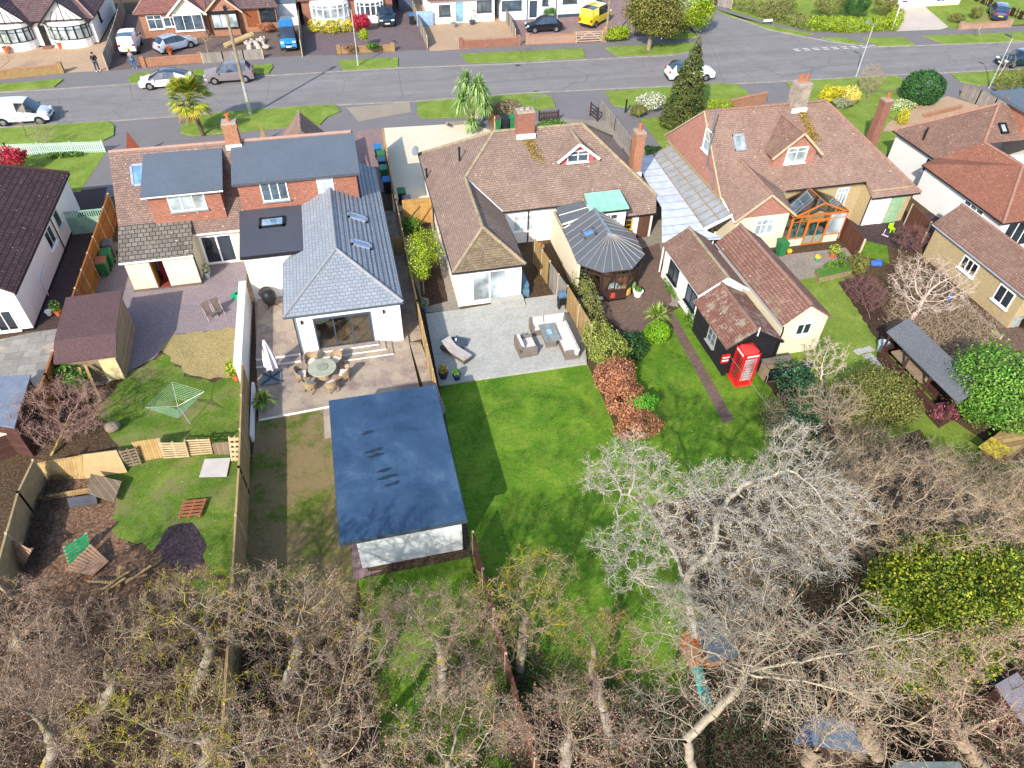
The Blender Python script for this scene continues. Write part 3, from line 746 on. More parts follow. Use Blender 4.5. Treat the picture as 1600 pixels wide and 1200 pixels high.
def win(par, O, U, w_, h_, cols=(1,), transom=0.0, fm=None, gm=None, name='window', sill=True, fr=0.06, dep=0.05, midrail=None, sillm=None, rows=1):
    "O lower left seen from outside, U to the right; > frame mesh, pane, sill"
    fm = fm or m_upvc; gm = gm or m_glass
    O = Vector(O); U = Vector(U).normalized(); Z = V(0, 0, 1); N = U.cross(Z)
    b = MB(); c = O + N * dep / 2
    P = lambda x, z: c + U * x + Z * z
    def fb(x0, z0, x1, z1, th=1.0): b.obox((P(x0, z0) + P(x1, z1)) / 2, U * (x1 - x0) / 2, N * dep * th / 2, Z * (z1 - z0) / 2)
    fb(0, 0, w_, fr); fb(0, h_ - fr, w_, h_); fb(0, fr, fr, h_ - fr); fb(w_ - fr, fr, w_, h_ - fr)
    tot = sum(cols); x = fr
    for k, q in enumerate(cols[:-1]):
        x = fr + (w_ - 2 * fr) * sum(cols[:k + 1]) / tot; fb(x - fr * 0.4, fr, x + fr * 0.4, h_ - fr, 0.9)
    if transom: fb(fr, h_ * (1 - transom) - fr * 0.35, w_ - fr, h_ * (1 - transom) + fr * 0.35, 0.8)
    for r in range(1, rows): fb(fr, h_ * r / rows - 0.012, w_ - fr, h_ * r / rows + 0.012, 0.7)
    o = b.build(name, fm, par)
    g = MB(); q = O + N * 0.012
    g.obox(q + U * w_ / 2 + Z * h_ / 2, U * (w_ - fr) / 2, N * 0.006, Z * (h_ - fr) / 2); g.build('pane', gm, o)
    if sill:
        s = MB(); s.obox(O + U * w_ / 2 + N * 0.07 - Z * 0.035, U * (w_ / 2 + 0.06), N * 0.08, Z * 0.03); s.build('sill', sillm or fm, o)
    return o
def wy(par, Y, bl, tr, **k):
    A, B = GY(*bl, Y), GY(*tr, Y); x0, x1 = sorted((A.x, B.x)); z0, z1 = sorted((A.z, B.z))
    return win(par, V(x0, Y, z0), (1, 0, 0), x1 - x0, z1 - z0, **k)
def ww(par, x, y0, y1, z0, z1, **k):   # west facing
    return win(par, V(x, max(y0, y1), z0), (0, -1, 0), abs(y1 - y0), z1 - z0, **k)
def we(par, x, y0, y1, z0, z1, **k):   # east facing
    return win(par, V(x, min(y0, y1), z0), (0, 1, 0), abs(y1 - y0), z1 - z0, **k)
def pipe(par, pts, r=0.04, mat=None, name='downpipe'):
    return MB().path([Vector(p) for p in pts], r, 7).build(name, mat or m_blk, par)
def skylight(par, p, n, w_, h_, gm, fm=None):
    "roof window lying on the plane with normal n, centred at p"
    n = Vector(n).normalized(); u = V(0, 0, 1).cross(n).normalized() if abs(n.z) < 0.999 else V(1, 0, 0); v = n.cross(u); p = Vector(p)
    b = MB(); f = 0.07
    for c, a, d in ((v * h_ / 2, w_ / 2 + f, f), (v * -h_ / 2, w_ / 2 + f, f), (u * w_ / 2, f, h_ / 2 + f), (u * -w_ / 2, f, h_ / 2 + f)):
        b.obox(p + c + n * 0.05, u * a, v * d, n * 0.06)
    o = b.build('roof_window', fm or m_lead, par)
    MB().obox(p + n * 0.05, u * w_ / 2, v * h_ / 2, n * 0.02).build('pane', gm, o); return o
def chimney(par, x, y, z0, z1, sx, sy, mat, pots=1, flash=True, cap=None):
    b = MB(); b.box(x - sx/2, y - sy/2, z0, x + sx/2, y + sy/2, z1 - 0.28)
    b.box(x - sx/2 - 0.04, y - sy/2 - 0.04, z1 - 0.28, x + sx/2 + 0.04, y + sy/2 + 0.04, z1 - 0.1)
    o = b.build('chimney', mat, par)
    MB().box(x - sx/2, y - sy/2, z1 - 0.1, x + sx/2, y + sy/2, z1).build('capping', m_stone, o)
    for k in range(pots):
        px_ = x + (k - (pots - 1) / 2) * sx * 0.45
        MB().lathe((px_, y, z1), [(0.13, 0), (0.11, 0.1), (0.1, 0.35), (0.14, 0.38), (0.14, 0.44), (0.1, 0.44), (0.09, 0.3)], 12).build('chimney_pot', m_pot, o)
    if flash: MB().box(x - sx/2 - 0.06, y - sy/2 - 0.12, z0 + 0.0, x + sx/2 + 0.06, y - sy/2 + 0.0, z0 + 0.32).build('flashing', m_lead2, o)
    return o
def aerial(par, p, h=1.6, az=0.6):
    b = MB(); p = Vector(p); b.tube(p, p + V(0, 0, h), 0.02, 0.02, 6)
    d = V(math.cos(az), math.sin(az), 0); e = V(-d.y, d.x, 0); c = p + V(0, 0, h); b.tube(c - d * 0.3, c + d * 1.1, 0.015, 0.015, 5)
    for k in range(9):
        q = c + d * (k * 0.13 - 0.2); b.tube(q - e * 0.2, q + e * 0.2, 0.008, 0.008, 4)
    return b.build('aerial', plain('aerial_metal', '#8d9096', 0.4, 0.8), par)
def roofz(y, y0, z0, p): return z0 + (y - y0) * math.tan(R(p))

# ---- left edge bungalow, dark brown roof
H = thing('bungalow', 'white bungalow with a steep dark brown pantile roof and bare white side wall', 'house', (-22, 43, 0))
xe, ys, yn, zr = -18.65, 36.5, 50.6, 6.4; xr = -23.4; yh = yn - 4.75
roof(H, [[(xe, ys, 2.7), (xe, yn, 2.7), (xr, yh, zr), (xr, ys, zr)], [(xr, ys, zr), (xr, yh, zr), (-28.2, yn, 2.7), (-28.2, ys, 2.7)], [(xe, yn, 2.7), (-28.2, yn, 2.7), (xr, yh, zr)]], t_brown,
     rm=plain('dark_ridge', '#6a4c48', .9), ridges=[((xr, ys, zr), (xr, yh, zr)), ((xe, yn, 2.7), (xr, yh, zr))], gutters=[((xe, ys, 2.7), (xe, yn, 2.7))])
wallring(H, [(-27.9, ys + .25), (-18.85, ys + .25), (-18.85, yn - .3), (-27.9, yn - .3)], 0, 2.72, m_wren, extra=[[V(-27.9, ys + .25, 2.7), V(-18.85, ys + .25, 2.7), V(xr, ys + .25, zr - .15)]])
we(H, -18.85, 45.6, 46.5, 1.2, 2.3, gm=m_glassd, fm=m_lead2); we(H, -18.85, 43.2, 44.6, 1.1, 2.3, gm=m_glassd, cols=(1, 1))
wy(H, ys + .25, (-14, 520), (15, 484), gm=m_glassd, cols=(1, 1, 1))
pipe(H, [(-18.75, 44.9, 2.6), (-18.75, 44.9, 0)]); pipe(H, [(-18.78, 40, .05), (-18.78, 40.1, 1.1), (-18.78, 41.6, 1.25)], 0.04, m_wren2, 'waste_pipe')
MB().box(-28.0, ys + .2, 0, -18.8, yn - .3, 0.12).build('plinth', m_blk, H)

# ---- semi-detached pair behind the gravel yard: left half
A2 = thing('semi_detached_house', 'left half of semi pair, tile hung dormer with white window over cream lean-to', 'house', (-10.6, 45, 0))
ey, ez, ry, rz, fy = 40.9, 2.6, 45.1, 6.3, 49.3; xl, xm, xrr = -14.0, -7.05, 0.45
roof(A2, [[(xl, ey, ez), (xm, ey, ez), (xm, ry, rz), (xl, ry, rz)], [(xl, ry, rz), (xm, ry, rz), (xm, fy, ez), (xl, fy, ez)]], t_red2,
     ridges=[((xl, ry, rz), (xm, ry, rz))], rm=plain('pink_ridge', '#9f8074', 0.9, var=0.15), gutters=[((-9.9, ey, ez), (-7.1, ey, ez)), ((xl, fy, ez), (xm, fy, ez))], gm=m_upvc)
wallring(A2, [(xl + .15, ey + .45), (xm, ey + .45), (xm, fy - .3), (xl + .15, fy - .3)], 0, 2.65, m_cren,
         extra=[[V(xl + .15, fy - .3, 2.6), V(xl + .15, ey + .3, 2.6), V(xl + .15, ry, rz - .15)]])
n40 = V(0, -math.sin(R(41.5)), math.cos(R(41.5)))
# dormer
def box_dormer(par, x0, x1, yf, zb, zt, zback, ym, ov=0.25, fm=None, rm=None):
    b = MB(); F = [V(x0, yf, zb), V(x1, yf, zb), V(x1, yf, zt), V(x0, yf, zt)]; b.poly(F)
    b.poly([V(x1, yf, zb), V(x1, ym, zback), V(x1, yf, zt)]); b.poly([V(x0, yf, zb), V(x0, yf, zt), V(x0, ym, zback)])
    d = b.build('dormer', fm or m_hung, par)
    MB().slab([V(x0 - ov, yf - ov, zt + .02), V(x1 + ov, yf - ov, zt + .02), V(x1 + ov, ym + .05, zback + .08), V(x0 - ov, ym + .05, zback + .08)], 0.16, 0, 1).build('dormer_roof', [rm or m_flat, m_flatd], d)
    return d
D = box_dormer(A2, -11.85, -7.75, 41.5, 2.9, 5.12, 6.05, 45.0)
MB().tube((-12.1, 41.2, 5.05), (-7.5, 41.2, 5.05), .05, .05, 6).build('gutter', m_lead2, D)
wy(A2, 41.5, (268, 331), (316, 297), cols=(1, 1, 1), gm=m_glassl, name='dormer_window', sillm=m_lead)
skylight(A2, GP(217, 274, (0, ey, ez), n40), n40, 0.75, 1.25, m_glassb)
# cream lean-to with grey concrete tiles
roof(A2, [[(-14.0, 39.25, 2.15), (-9.85, 39.25, 2.15), (-9.85, 41.6, 3.25), (-14.0, 41.6, 3.25)]], t_conc, 0.08, name='lean_to_roof', gutters=[((-14.0, 39.2, 2.2), (-9.85, 39.2, 2.2))], gm=m_upvc)
b = MB(); X0, X1, Y0, Y1 = -13.8, -9.95, 39.4, 41.35; dx0, dx1 = GY(246, 446, Y0).x, GY(267, 443, Y0).x
for a, c in ((X0, dx0), (dx1, X1)): b.poly([V(a, Y0, 0), V(c, Y0, 0), V(c, Y0, 2.12), V(a, Y0, 2.12)])
b.poly([V(dx0, Y0, 2.0), V(dx1, Y0, 2.0), V(dx1, Y0, 2.12), V(dx0, Y0, 2.12)])
b.poly([V(X1, Y0, 0), V(X1, Y1, 0), V(X1, Y1, 3.0), V(X1, Y0, 2.12)]); b.poly([V(X0, Y1, 0), V(X0, Y0, 0), V(X0, Y0, 2.12), V(X0, Y1, 3.0)])
b.build('lean_to_wall', m_cren, A2)
MB().box(dx0, Y0 + .02, 0.01, dx1, Y0 + 1.8, 0.05).build('hall_floor', planks('red_floor', '#8e3a26', '#a34a30', 0.15), A2)
MB().box(dx0 - .02, Y0 + .0, 0.0, dx0 + .05, Y0 + 0.75, 2.0).build('open_door', plain('tan_wood', '#b9813f', 0.6), A2)
MB().box(dx0 + .25, Y0 + .9, 0.05, dx1 - .05, Y0 + 1.2, 1.5).build('hanging_coats', plain('red_cloth', '#a02030', 0.9), A2)
b = MB(); b.box(dx0 - .07, Y0 - .03, 0, dx0, Y0 + .05, 2.0); b.box(dx1, Y0 - .03, 0, dx1 + .05, Y0 + .05, 2.0); b.build('door_frame', m_upvc, A2)
MB().box(X0 - .02, Y0 - .12, 0, X1 + .05, Y0 - .005, 0.1).build('plinth', m_brkpath, A2)
pipe(A2, [(X1 + .08, Y0 - .0, 2.1), (X1 + .08, Y0 - .0, 0.05)])
win(A2, V(-9.72, 41.35, 0.1), (1, 0, 0), 1.95, 2.05, cols=(1, 1), gm=m_glassd, name='french_doors', fr=0.12, sill=False)
# ---- right half with box dormer and the big slate extension
B2 = thing('semi_detached_house', 'right half of semi pair with long grey slate extension and black bifold doors', 'house', (-2, 42, 0))
roof(B2, [[(xm, ey, ez), (xrr, ey, ez), (xrr, ry, rz), (xm, ry, rz)], [(xm, ry, rz), (xrr, ry, rz), (xrr, fy, ez), (xm, fy, ez)]], t_red2,
     ridges=[((xm, ry, rz), (xrr, ry, rz))], rm=_mc['pink_ridge'], gutters=[((xm, fy, ez), (xrr, fy, ez))])
wallring(B2, [(xm, ey + .45), (xrr - .15, ey + .45), (xrr - .15, fy - .3), (xm, fy - .3)], 0, 2.65, m_wren2,
         extra=[[V(xrr - .15, ey + .3, 2.6), V(xrr - .15, fy - .3, 2.6), V(xrr - .15, ry, rz - .15)]])
# front gable bay roof seen over the ridge
roof(B2, [[(-4.9, 49.3, 2.9), (-2.9, 49.0, 5.0), (-2.9, 52.2, 5.0)], [(-4.9, 49.3, 2.9), (-2.9, 52.2, 5.0), (-4.9, 52.0, 2.9)], [(-2.9, 49.0, 5.0), (-0.9, 49.3, 2.9), (-0.9, 52.0, 2.9), (-2.9, 52.2, 5.0)]], t_pinkr, ridges=[((-2.9, 49.0, 5.0), (-2.9, 52.2, 5.0))], name='porch_roof')
wallring(B2, [(-4.6, 49), (-1.2, 49), (-1.2, 51.7), (-4.6, 51.7)], 0, 2.9, m_brick, 'porch_wall')
D = box_dormer(B2, -6.7, 0.35, 41.5, 3.4, 5.35, 6.2, 45.2)
wy(B2, 41.5, (412, 315), (446, 280), cols=(1, 1, 1), gm=m_glass, name='dormer_window', sillm=m_lead, transom=0)
wy(B2, 41.5, (498, 301), (518, 270), gm=m_glassl, name='dormer_window', sillm=m_lead, transom=0.4)
chimney(B2, -6.75, 45.1, 5.95, 7.6, .85, .75, m_brick, 1)
# flat roofed link
zf = 3.5
MB().slab([V(-6.75, 36.25, zf), V(-3.25, 36.25, zf), V(-3.25, 41.48, zf), V(-6.95, 41.48, zf)], 0.22, 0, 1).build('flat_roof', [m_flatd, m_blk], B2)
wallring(B2, [(-6.6, 36.45), (-3.6, 36.45), (-3.6, 41.4), (-6.8, 41.4)], 0, zf - .2, m_wren, 'link_wall')
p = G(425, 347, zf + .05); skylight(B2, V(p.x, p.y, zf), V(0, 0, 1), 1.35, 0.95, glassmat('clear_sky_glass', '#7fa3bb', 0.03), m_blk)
# slate roof
zr2, ze = 4.4, 2.9; a0 = (-4.5, 31.0, ze); a1 = (1.74, 31.0, ze); rs = (-1.38, 34.6, zr2); rn = (-1.38, 41.48, zr2)
zw = ze + (zr2 - ze) * (-3.27 + 4.5) / 3.12
zE = ze + (zr2 - ze) * (1.74 - 0.5) / 3.12
roof(B2, [[a0, a1, rs], [a0, rs, rn, (-3.24, 41.48, zw), (-3.24, 37.0, zw), (-4.5, 36.2, ze)], [a1, (1.74, 46.6, ze), (0.5, 46.6, zE), (0.5, 41.48, zE), rn, rs]], t_slate, 0.1,
     ridges=[(a0, rs), (a1, rs), (rs, rn)], rm=m_sridge, gutters=[(a0, a1), (a0, (-4.5, 36.2, ze)), (a1, (1.74, 46.6, ze))], gm=m_anth, name='slate_roof', rr=0.09)
sb = MB()    # raised standing seams on the east slope
ns = V(math.sin(math.atan2(1.5, 3.12)), 0, math.cos(math.atan2(1.5, 3.12)))
for k in range(11):
    xx = -1.1 + k * 0.255; y0_ = 31.3 + (1.74 - xx) / 3.12 * 3.5; zz = ze + (zr2 - ze) * (1.74 - xx) / 3.12 + .01
    sb.bar((xx, y0_, zz + .012), (xx, 41.4 if xx < 0.5 else 46.5, zz + .012), 0.02, 0.03)
sb.build('tile_laps', m_anth, B2)
for q in ((558, 340), (564, 382)):
    skylight(B2, GP(*q, a1, ns), ns, 0.5, 1.1, m_glassb, m_lead)
# extension walls with a real opening for the bifold doors
X0, X1, Y0 = -4.1, 1.55, 31.15; q0, q1 = GY(497, 538, Y0), GY(584, 528, Y0); dz = 2.45; db = 0.34
b = MB()
b.poly([V(X0, Y0, 0), V(q0.x, Y0, 0), V(q0.x, Y0, 2.95), V(X0, Y0, 2.95)]); b.poly([V(q1.x, Y0, 0), V(X1, Y0, 0), V(X1, Y0, 2.95), V(q1.x, Y0, 2.95)])
b.poly([V(q0.x, Y0, dz), V(q1.x, Y0, dz), V(q1.x, Y0, 2.95), V(q0.x, Y0, 2.95)]); b.poly([V(q0.x, Y0, 0), V(q1.x, Y0, 0), V(q1.x, Y0, db), V(q0.x, Y0, db)])
b.poly([V(X0, 36.4, 0), V(X0, Y0, 0), V(X0, Y0, 2.95), V(X0, 36.4, 2.95)]); b.poly([V(X1, Y0, 0), V(X1, 46.4, 0), V(X1, 46.4, 2.95), V(X1, Y0, 2.95)])
b.poly([V(X1, 46.4, 0), V(0.3, 46.4, 0), V(0.3, 46.4, 3.3), V(X1, 46.4, 2.95)])
b.build('extension_wall', m_wren, B2)
MB().box(X0 + .05, Y0 + .05, db - .1, X1 - .05, 37.5, db).build('kitchen_floor', planks('oak_floor', '#8a5f38', '#9c7045', 0.18), B2)
MB().box(X0 + .05, 37.5, db, X1 - .05, 37.6, 2.9).build('inner_wall', m_wren2, B2)
fo = win(B2, V(q0.x, Y0 - .0, db), (1, 0, 0), q1.x - q0.x, dz - db, cols=(1, 1, 1), fm=m_anth, gm=m_cg, name='bifold_doors', fr=0.09, sill=False, dep=0.09)
for q in ((471, 503), (599, 486)): 
    p = GY(*q, Y0); MB().box(p.x - .05, Y0 - .12, p.z - .1, p.x + .05, Y0, p.z + .1).build('wall_lamp', m_blk, B2)
pipe(B2, [(X0 + .05, Y0 - .1, 2.8), (X0 + .05, Y0 - .1, 0.2)], 0.04, m_anth)
for k, (x0, x1, d, h) in enumerate([(-2.9, .15, .38, .42), (-3.2, .5, .76, .33), (-3.5, .85, 1.14, .24)]):
    MB().prism([(x0, Y0 - d), (x1, Y0 - d), (x1, Y0 - .01), (x0, Y0 - .01)], .1, h, 1, 0).build('doorstep', [m_sand, m_white], B2)

# ---- middle bungalow with hipped roof, rear wing and pink dormer
M3 = thing('bungalow', 'white bungalow under a broad weathered hipped tile roof with a small pink dormer', 'house', (12, 43, 0))
e = 2.7; W = 4.9; sw = (4.85, 33.4, e); se = (9.15, 33.4, e); wr = (6.95, 34.95, 4.5); wj = (7.05, 40.9, 4.55)
rw, re_ = (9.45, 43.3, 6.3), (15.4, 43.3, 6.3); vy = (9.15, 39.45, e)
roof(M3, [[sw, se, wr]], t_moss, name='wing_hip', ridges=[(sw, wr), (se, wr)], rm=m_ridgeg, gutters=[(sw, se)])
roof(M3, [[(5.0, 48.6, e), sw, wr, wj, rw], [se, vy, wj, wr], [vy, (19.7, 39.45, e), (19.4, 38.6, 1.95), (17.4, 38.6, 1.95), (17.4, 39.45, e)] if False else [vy, (19.7, 39.45, e), re_, rw, wj],
          [(17.3, 38.55, 1.92), (19.45, 38.55, 1.92), (19.7, 39.45, e), (17.3, 39.45, e)],
          [(19.7, 39.45, e), (19.75, 48.6, e), re_], [(19.75, 48.6, e), (5.0, 48.6, e), rw, re_]], t_red,
     ridges=[(wr, wj), (wj, rw), (rw, re_), (re_, (19.7, 39.45, e)), (rw, (5.0, 48.6, e)), (re_, (19.75, 48.6, e))], rm=m_ridgeg,
     gutters=[(vy, (17.3, 39.45, e)), ((4.85, 33.4, e), (5.0, 48.6, e)), ((17.3, 38.5, 1.95), (19.45, 38.5, 1.95)), ((9.2, 33.4, e), vy)])
MB().tube(vy, wj, .06, .06, 6).build('valley', m_lead2, M3)
wallring(M3, [(17.4, 39.75), (17.4, 38.75), (19.3, 38.75), (19.3, 39.75)], 0, 1.95, m_wren2, 'outshot_wall')
wallring(M3, [(5.15, 33.7), (9.0, 33.7), (9.0, 39.75), (19.45, 39.75), (19.45, 48.3), (5.3, 48.3)], 0, e - .02, m_wren)
b = MB(); b.box(17.35, 38.72, 0, 19.35, 38.76, 1.88); b.build('lean_wall', m_wren2, M3)
win(M3, V(*[GY(738, 468, 33.7).x, 33.7, 0.25]), (1, 0, 0), GY(792, 462, 33.7).x - GY(738, 468, 33.7).x, 2.1, cols=(1, 1), gm=m_glassl, name='patio_doors', fr=0.09, sill=False)
for k in range(2): MB().box(GY(766, 480, 33.7).x, 33.7 - 0.45 * (k + 1), 0.1, GY(815, 480, 33.7).x, 33.69 - 0.45 * k, 0.34 - k * 0.1).build('doorstep', m_conc, M3)
wy(M3, 39.75, (802, 362), (834, 334), cols=(1, 1, 1), gm=m_glassl, transom=0.35)
# dormer with gable
yf = 41.4; dl, dr = 13.45, 15.75; dc = (dl + dr) / 2; zb = 4.5; zeav = 5.1; za = 5.95; nb = 43.25
b = MB(); b.poly([V(dl, yf, zb), V(dr, yf, zb), V(dr, yf, zeav), V(dc, yf, za), V(dl, yf, zeav)])
b.poly([V(dr, yf, zb), V(dr, nb, zeav + .3), V(dr, yf, zeav)]); b.poly([V(dl, yf, zb), V(dl, yf, zeav), V(dl, nb, zeav + .3)])
Dm = b.build('dormer', plain('pink_red_render', '#b3565a', 0.8, var=0.06), M3)
roof(Dm, [[(dl - .25, yf - .3, zeav - .18), (dc, yf - .3, za + .08), (dc, nb, za + .08), (dl - .25, 42.3, zeav - .18)], [(dc, yf - .3, za + .08), (dr + .25, yf - .3, zeav - .18), (dr + .25, 42.3, zeav - .18), (dc, nb, za + .08)]], t_red, 0.08, ridges=[((dc, yf - .3, za + .08), (dc, nb, za + .08))], rm=m_ridgeg, name='dormer_roof')
bb = MB(); bb.bar((dl - .28, yf - .33, zeav - .27), (dc, yf - .33, za), .04, .16); bb.bar((dc, yf - .33, za), (dr + .28, yf - .33, zeav - .27), .04, .16); bb.build('barge_board', m_upvc, Dm)
win(M3, V(dl + .45, yf, zb + .12), (1, 0, 0), 1.45, 0.78, cols=(1, 1), transom=0.35, gm=m_glass, name='dormer_window', sillm=m_lead2)
chimney(M3, 11.45, 43.2, 5.85, 7.6, 1.15, 0.75, m_brickr, 0)
o = MB(); [o.tube((11.25 + .4 * k, 43.2, 7.55), (11.25 + .4 * k, 43.2, 7.75), .13, .13, 8) for k in range(2)]; o.build('chimney_pot', m_stone, M3)
aerial(M3, (12.05, 43.0, 6.2), 2.2)
chimney(M3, 19.0, 42.0, 3.0, 6.1, 0.62, 0.75, m_brick, 1)
pn = V(-math.sin(R(41)), 0, math.cos(R(41)))
for q, hh in (((718, 249), .75), ((667, 276), .5)):
    p = GP(*q, sw, pn); MB().tube(p - V(0, 0, .1), p + V(0, 0, hh), .07, .07, 8).tube(p + V(0, 0, hh), p + V(0, 0, hh + .08), .09, .09, 8).build('vent_pipe', m_blk, M3)
p = G(657, 243, 3.0); b = MB(); b.lathe((4.75, 48.1, 3.2), [(0.02, -.12), (.2, -.07), (.34, .0), (.2, -.05), (.02, -.1)], 16, ax=(-.75, -.45, .5)).tube((5.0, 48.2, 2.7), (4.8, 48.15, 3.15), .02, .02, 6).build('satellite_dish', plain('dish_grey', '#6f7680', 0.5), M3)
pipe(M3, [(5.08, 42.5, 2.6), (5.08, 42.5, .05)]); pipe(M3, [(10.95, 39.68, 2.6), (10.95, 39.68, .05)]); pipe(M3, [(17.3, 38.6, 1.9), (17.3, 38.6, 0.05)])
# moss streak below the chimney is real growth on the tiles
nr = V(0, -math.sin(R(42.9)), math.cos(R(42.9))); mp = []
for k in range(1100):
    t = random.random(); q = V(11.55 + t * 1.0 + random.gauss(0, .2 + .12 * t), 42.75 - t * 2.4, 0); q.z = roofz(q.y, 39.45, 2.7, 42.9) + .12; mp.append(q)
struct(np_obj('moss', [quad_mesh(np.array([tuple(q) for q in mp]), 0.06)], [leafmat('moss', ['#5c4a22', '#8a7434', '#b09a5a'])], M3), 'stuff')
# copper lean-to roof and kitchen bay
roof(M3, [[(14.5, 37.85, 2.95), (17.15, 37.85, 2.95), (17.05, 39.5, 3.35), (14.6, 39.5, 3.35)]], plain('green_copper', '#86bfa5', 0.6, var=0.15, scale=2.5), 0.1, name='copper_roof', gutters=[((14.5, 37.8, 2.9), (17.15, 37.8, 2.9))])
b = MB(); [b.bar((x, 37.86, 3.0), (x, 39.48, 3.39), .03, .04) for x in (15.15, 15.8, 16.45)]; b.build('copper_seams', _mc['green_copper'], M3)
wallring(M3, [(14.6, 38.0), (17.05, 38.0), (17.05, 39.8), (14.6, 39.8)], 0, 2.9, m_wren, 'bay_wall')
wy(M3, 38.0, (941, 352), (966, 333), cols=(1, 1), transom=0.5, gm=m_glass)
win(M3, V(17.1, 38.72, 0.75), (1, 0, 0), 0.8, 1.1, cols=(1, 1), rows=3, fm=plain('yellow_paint', '#d9a512', 0.5, var=0.05), gm=m_glassd)
MB().box(18.35, 38.66, 0.02, 19.15, 38.72, 1.8).build('door', planks('brown_door_boards', '#6b4a3c', '#5c3e32', 0.14), M3)

# ---- conservatory behind the middle bungalow
K = thing('conservatory', 'dark timber conservatory with faceted grey polycarbonate roof behind the middle bungalow', 'conservatory', (14.7, 35.5, 0))
zc = 2.35; apx = V(14.85, 35.0, 3.05); rn_ = V(14.8, 38.0, 3.05)
ring = [(12.55, 37.2), (12.3, 33.3), (13.5, 32.1), (15.3, 32.1), (16.55, 33.35), (16.75, 35.5), (16.2, 37.3)]
m_poly = plain('grey_polycarbonate', '#5c6064', 0.3, var=0.08, scale=1.5, spec=0.5); m_dwood = plain('dark_brown_timber', '#3c2a26', 0.6, var=0.2)
cr = [V(x, y, zc) for x, y in ring]
faces = [[rn_, cr[0], cr[1], apx]] + [[apx, cr[i], cr[i + 1]] for i in range(1, 5)] + [[apx, cr[5], cr[6], rn_]]
roof(K, faces, m_poly, 0.04, name='polycarbonate_roof')
gb = MB(); m_rib = plain('glazing_bar', '#a49c94', 0.5, var=0.05)
for i in range(1, 5):
    for t in (0, .33, .66): gb.tube(apx + V(0, 0, .03), cr[i].lerp(cr[i + 1], t) + V(0, 0, .03), .018, .018, 5)
for t in (0, .2, .4, .6, .8): gb.tube(rn_.lerp(apx, t) + V(0, 0, .03), cr[0].lerp(cr[1], t) + V(0, 0, .03), .018, .018, 5); gb.tube(rn_.lerp(apx, t) + V(0, 0, .03), cr[6].lerp(cr[5], t) + V(0, 0, .03), .018, .018, 5)
gb.build('glazing_bars', m_rib, K); MB().bar(rn_ + V(0, 0, .04), apx + V(0, 0, .04), .14, .1).lathe(apx, [(.2, -.02), (.16, .06), (.03, .1)], 10).build('ridge_cap', plain('grey_blue_cap', '#77828c', 0.5), K)
q = rn_.lerp(apx, .62); q2 = cr[0].lerp(cr[1], .55); c_ = q.lerp(q2, .45); nn = (cr[0] - rn_).cross(apx - rn_).normalized(); nn = nn if nn.z > 0 else -nn
skylight(K, c_ + nn * .02, nn, .6, .7, m_glassb, m_poly)
iw = [(x + (14.6 - x) * .06, y + (35 - y) * .06) for x, y in ring]
for i in range(1, 6):
    p0, p1 = iw[i], iw[i + 1] if i < 6 else iw[0]; a, c = V(*p0, 0), V(*p1, 0)
    MB().prism([(p0[0], p0[1]), (p1[0], p1[1]), (p1[0] * .985 + 14.6 * .015, p1[1] * .985 + 35 * .015), (p0[0] * .985 + 14.6 * .015, p0[1] * .985 + 35 * .015)], 0, 0.75).build('dwarf_wall', m_dwood, K)
    U = (c - a); L = U.length; ncol = 2 if L < 2.2 else 3
    win(K, V(a.x, a.y, .76), U, L, 1.5, cols=(1,) * ncol, transom=.22, fm=m_dwood, gm=m_cg, sill=False, fr=.09)
wallring(K, [(12.55, 39.6), (12.5, 37.2), (12.38, 33.3), (12.5, 33.3), (12.62, 37.2), (12.67, 39.6)], 0, 2.3, m_cren, 'parapet_wall')
MB().prism([(x, y) for x, y in iw], 0.02, 0.1).build('floor', planks('pine_floor', '#9c6a45', '#88583a', .15), K)
roof(K, [[(12.6, 37.5, 2.45), (14.6, 37.8, 2.75), (14.6, 39.4, 2.9), (12.7, 39.6, 2.6)]], m_poly, .05, name='lean_to_sheet')
gb = MB(); gb.bar((12.6, 37.45, 2.5), (14.6, 37.75, 2.8), .08, .08).bar((12.6, 37.2, 2.42), (14.6, 37.7, 2.7), .05, .05); gb.bar((12.65, 38.5, 2.55), (14.6, 38.6, 2.86), .03, .03); gb.build('roof_trim', m_upvc, K)
for (dx, dy, sx, sz, c) in [(-1.6, -2.2, .35, .5, '#2f5f8a'), (-1.1, -2.4, .4, .45, '#d9d4c8'), (-.3, -2.5, .3, .6, '#b7402f'), (.6, -2.4, .35, .7, '#c99a45'), (.1, -1.9, .4, .5, '#e0dcd2'), (1.2, -1.9, .3, .6, '#6d8f4e'), (1.0, -1.0, .4, .45, '#a85b3d')]:
    MB().lathe((14.7 + dx, 35 + dy, .1), [(sx * .6, 0), (sx, sz * .3), (sx * .9, sz * .8), (sx * .5, sz)], 9).build('cushion', plain('cushion_%s' % c[1:], c, .9), K)
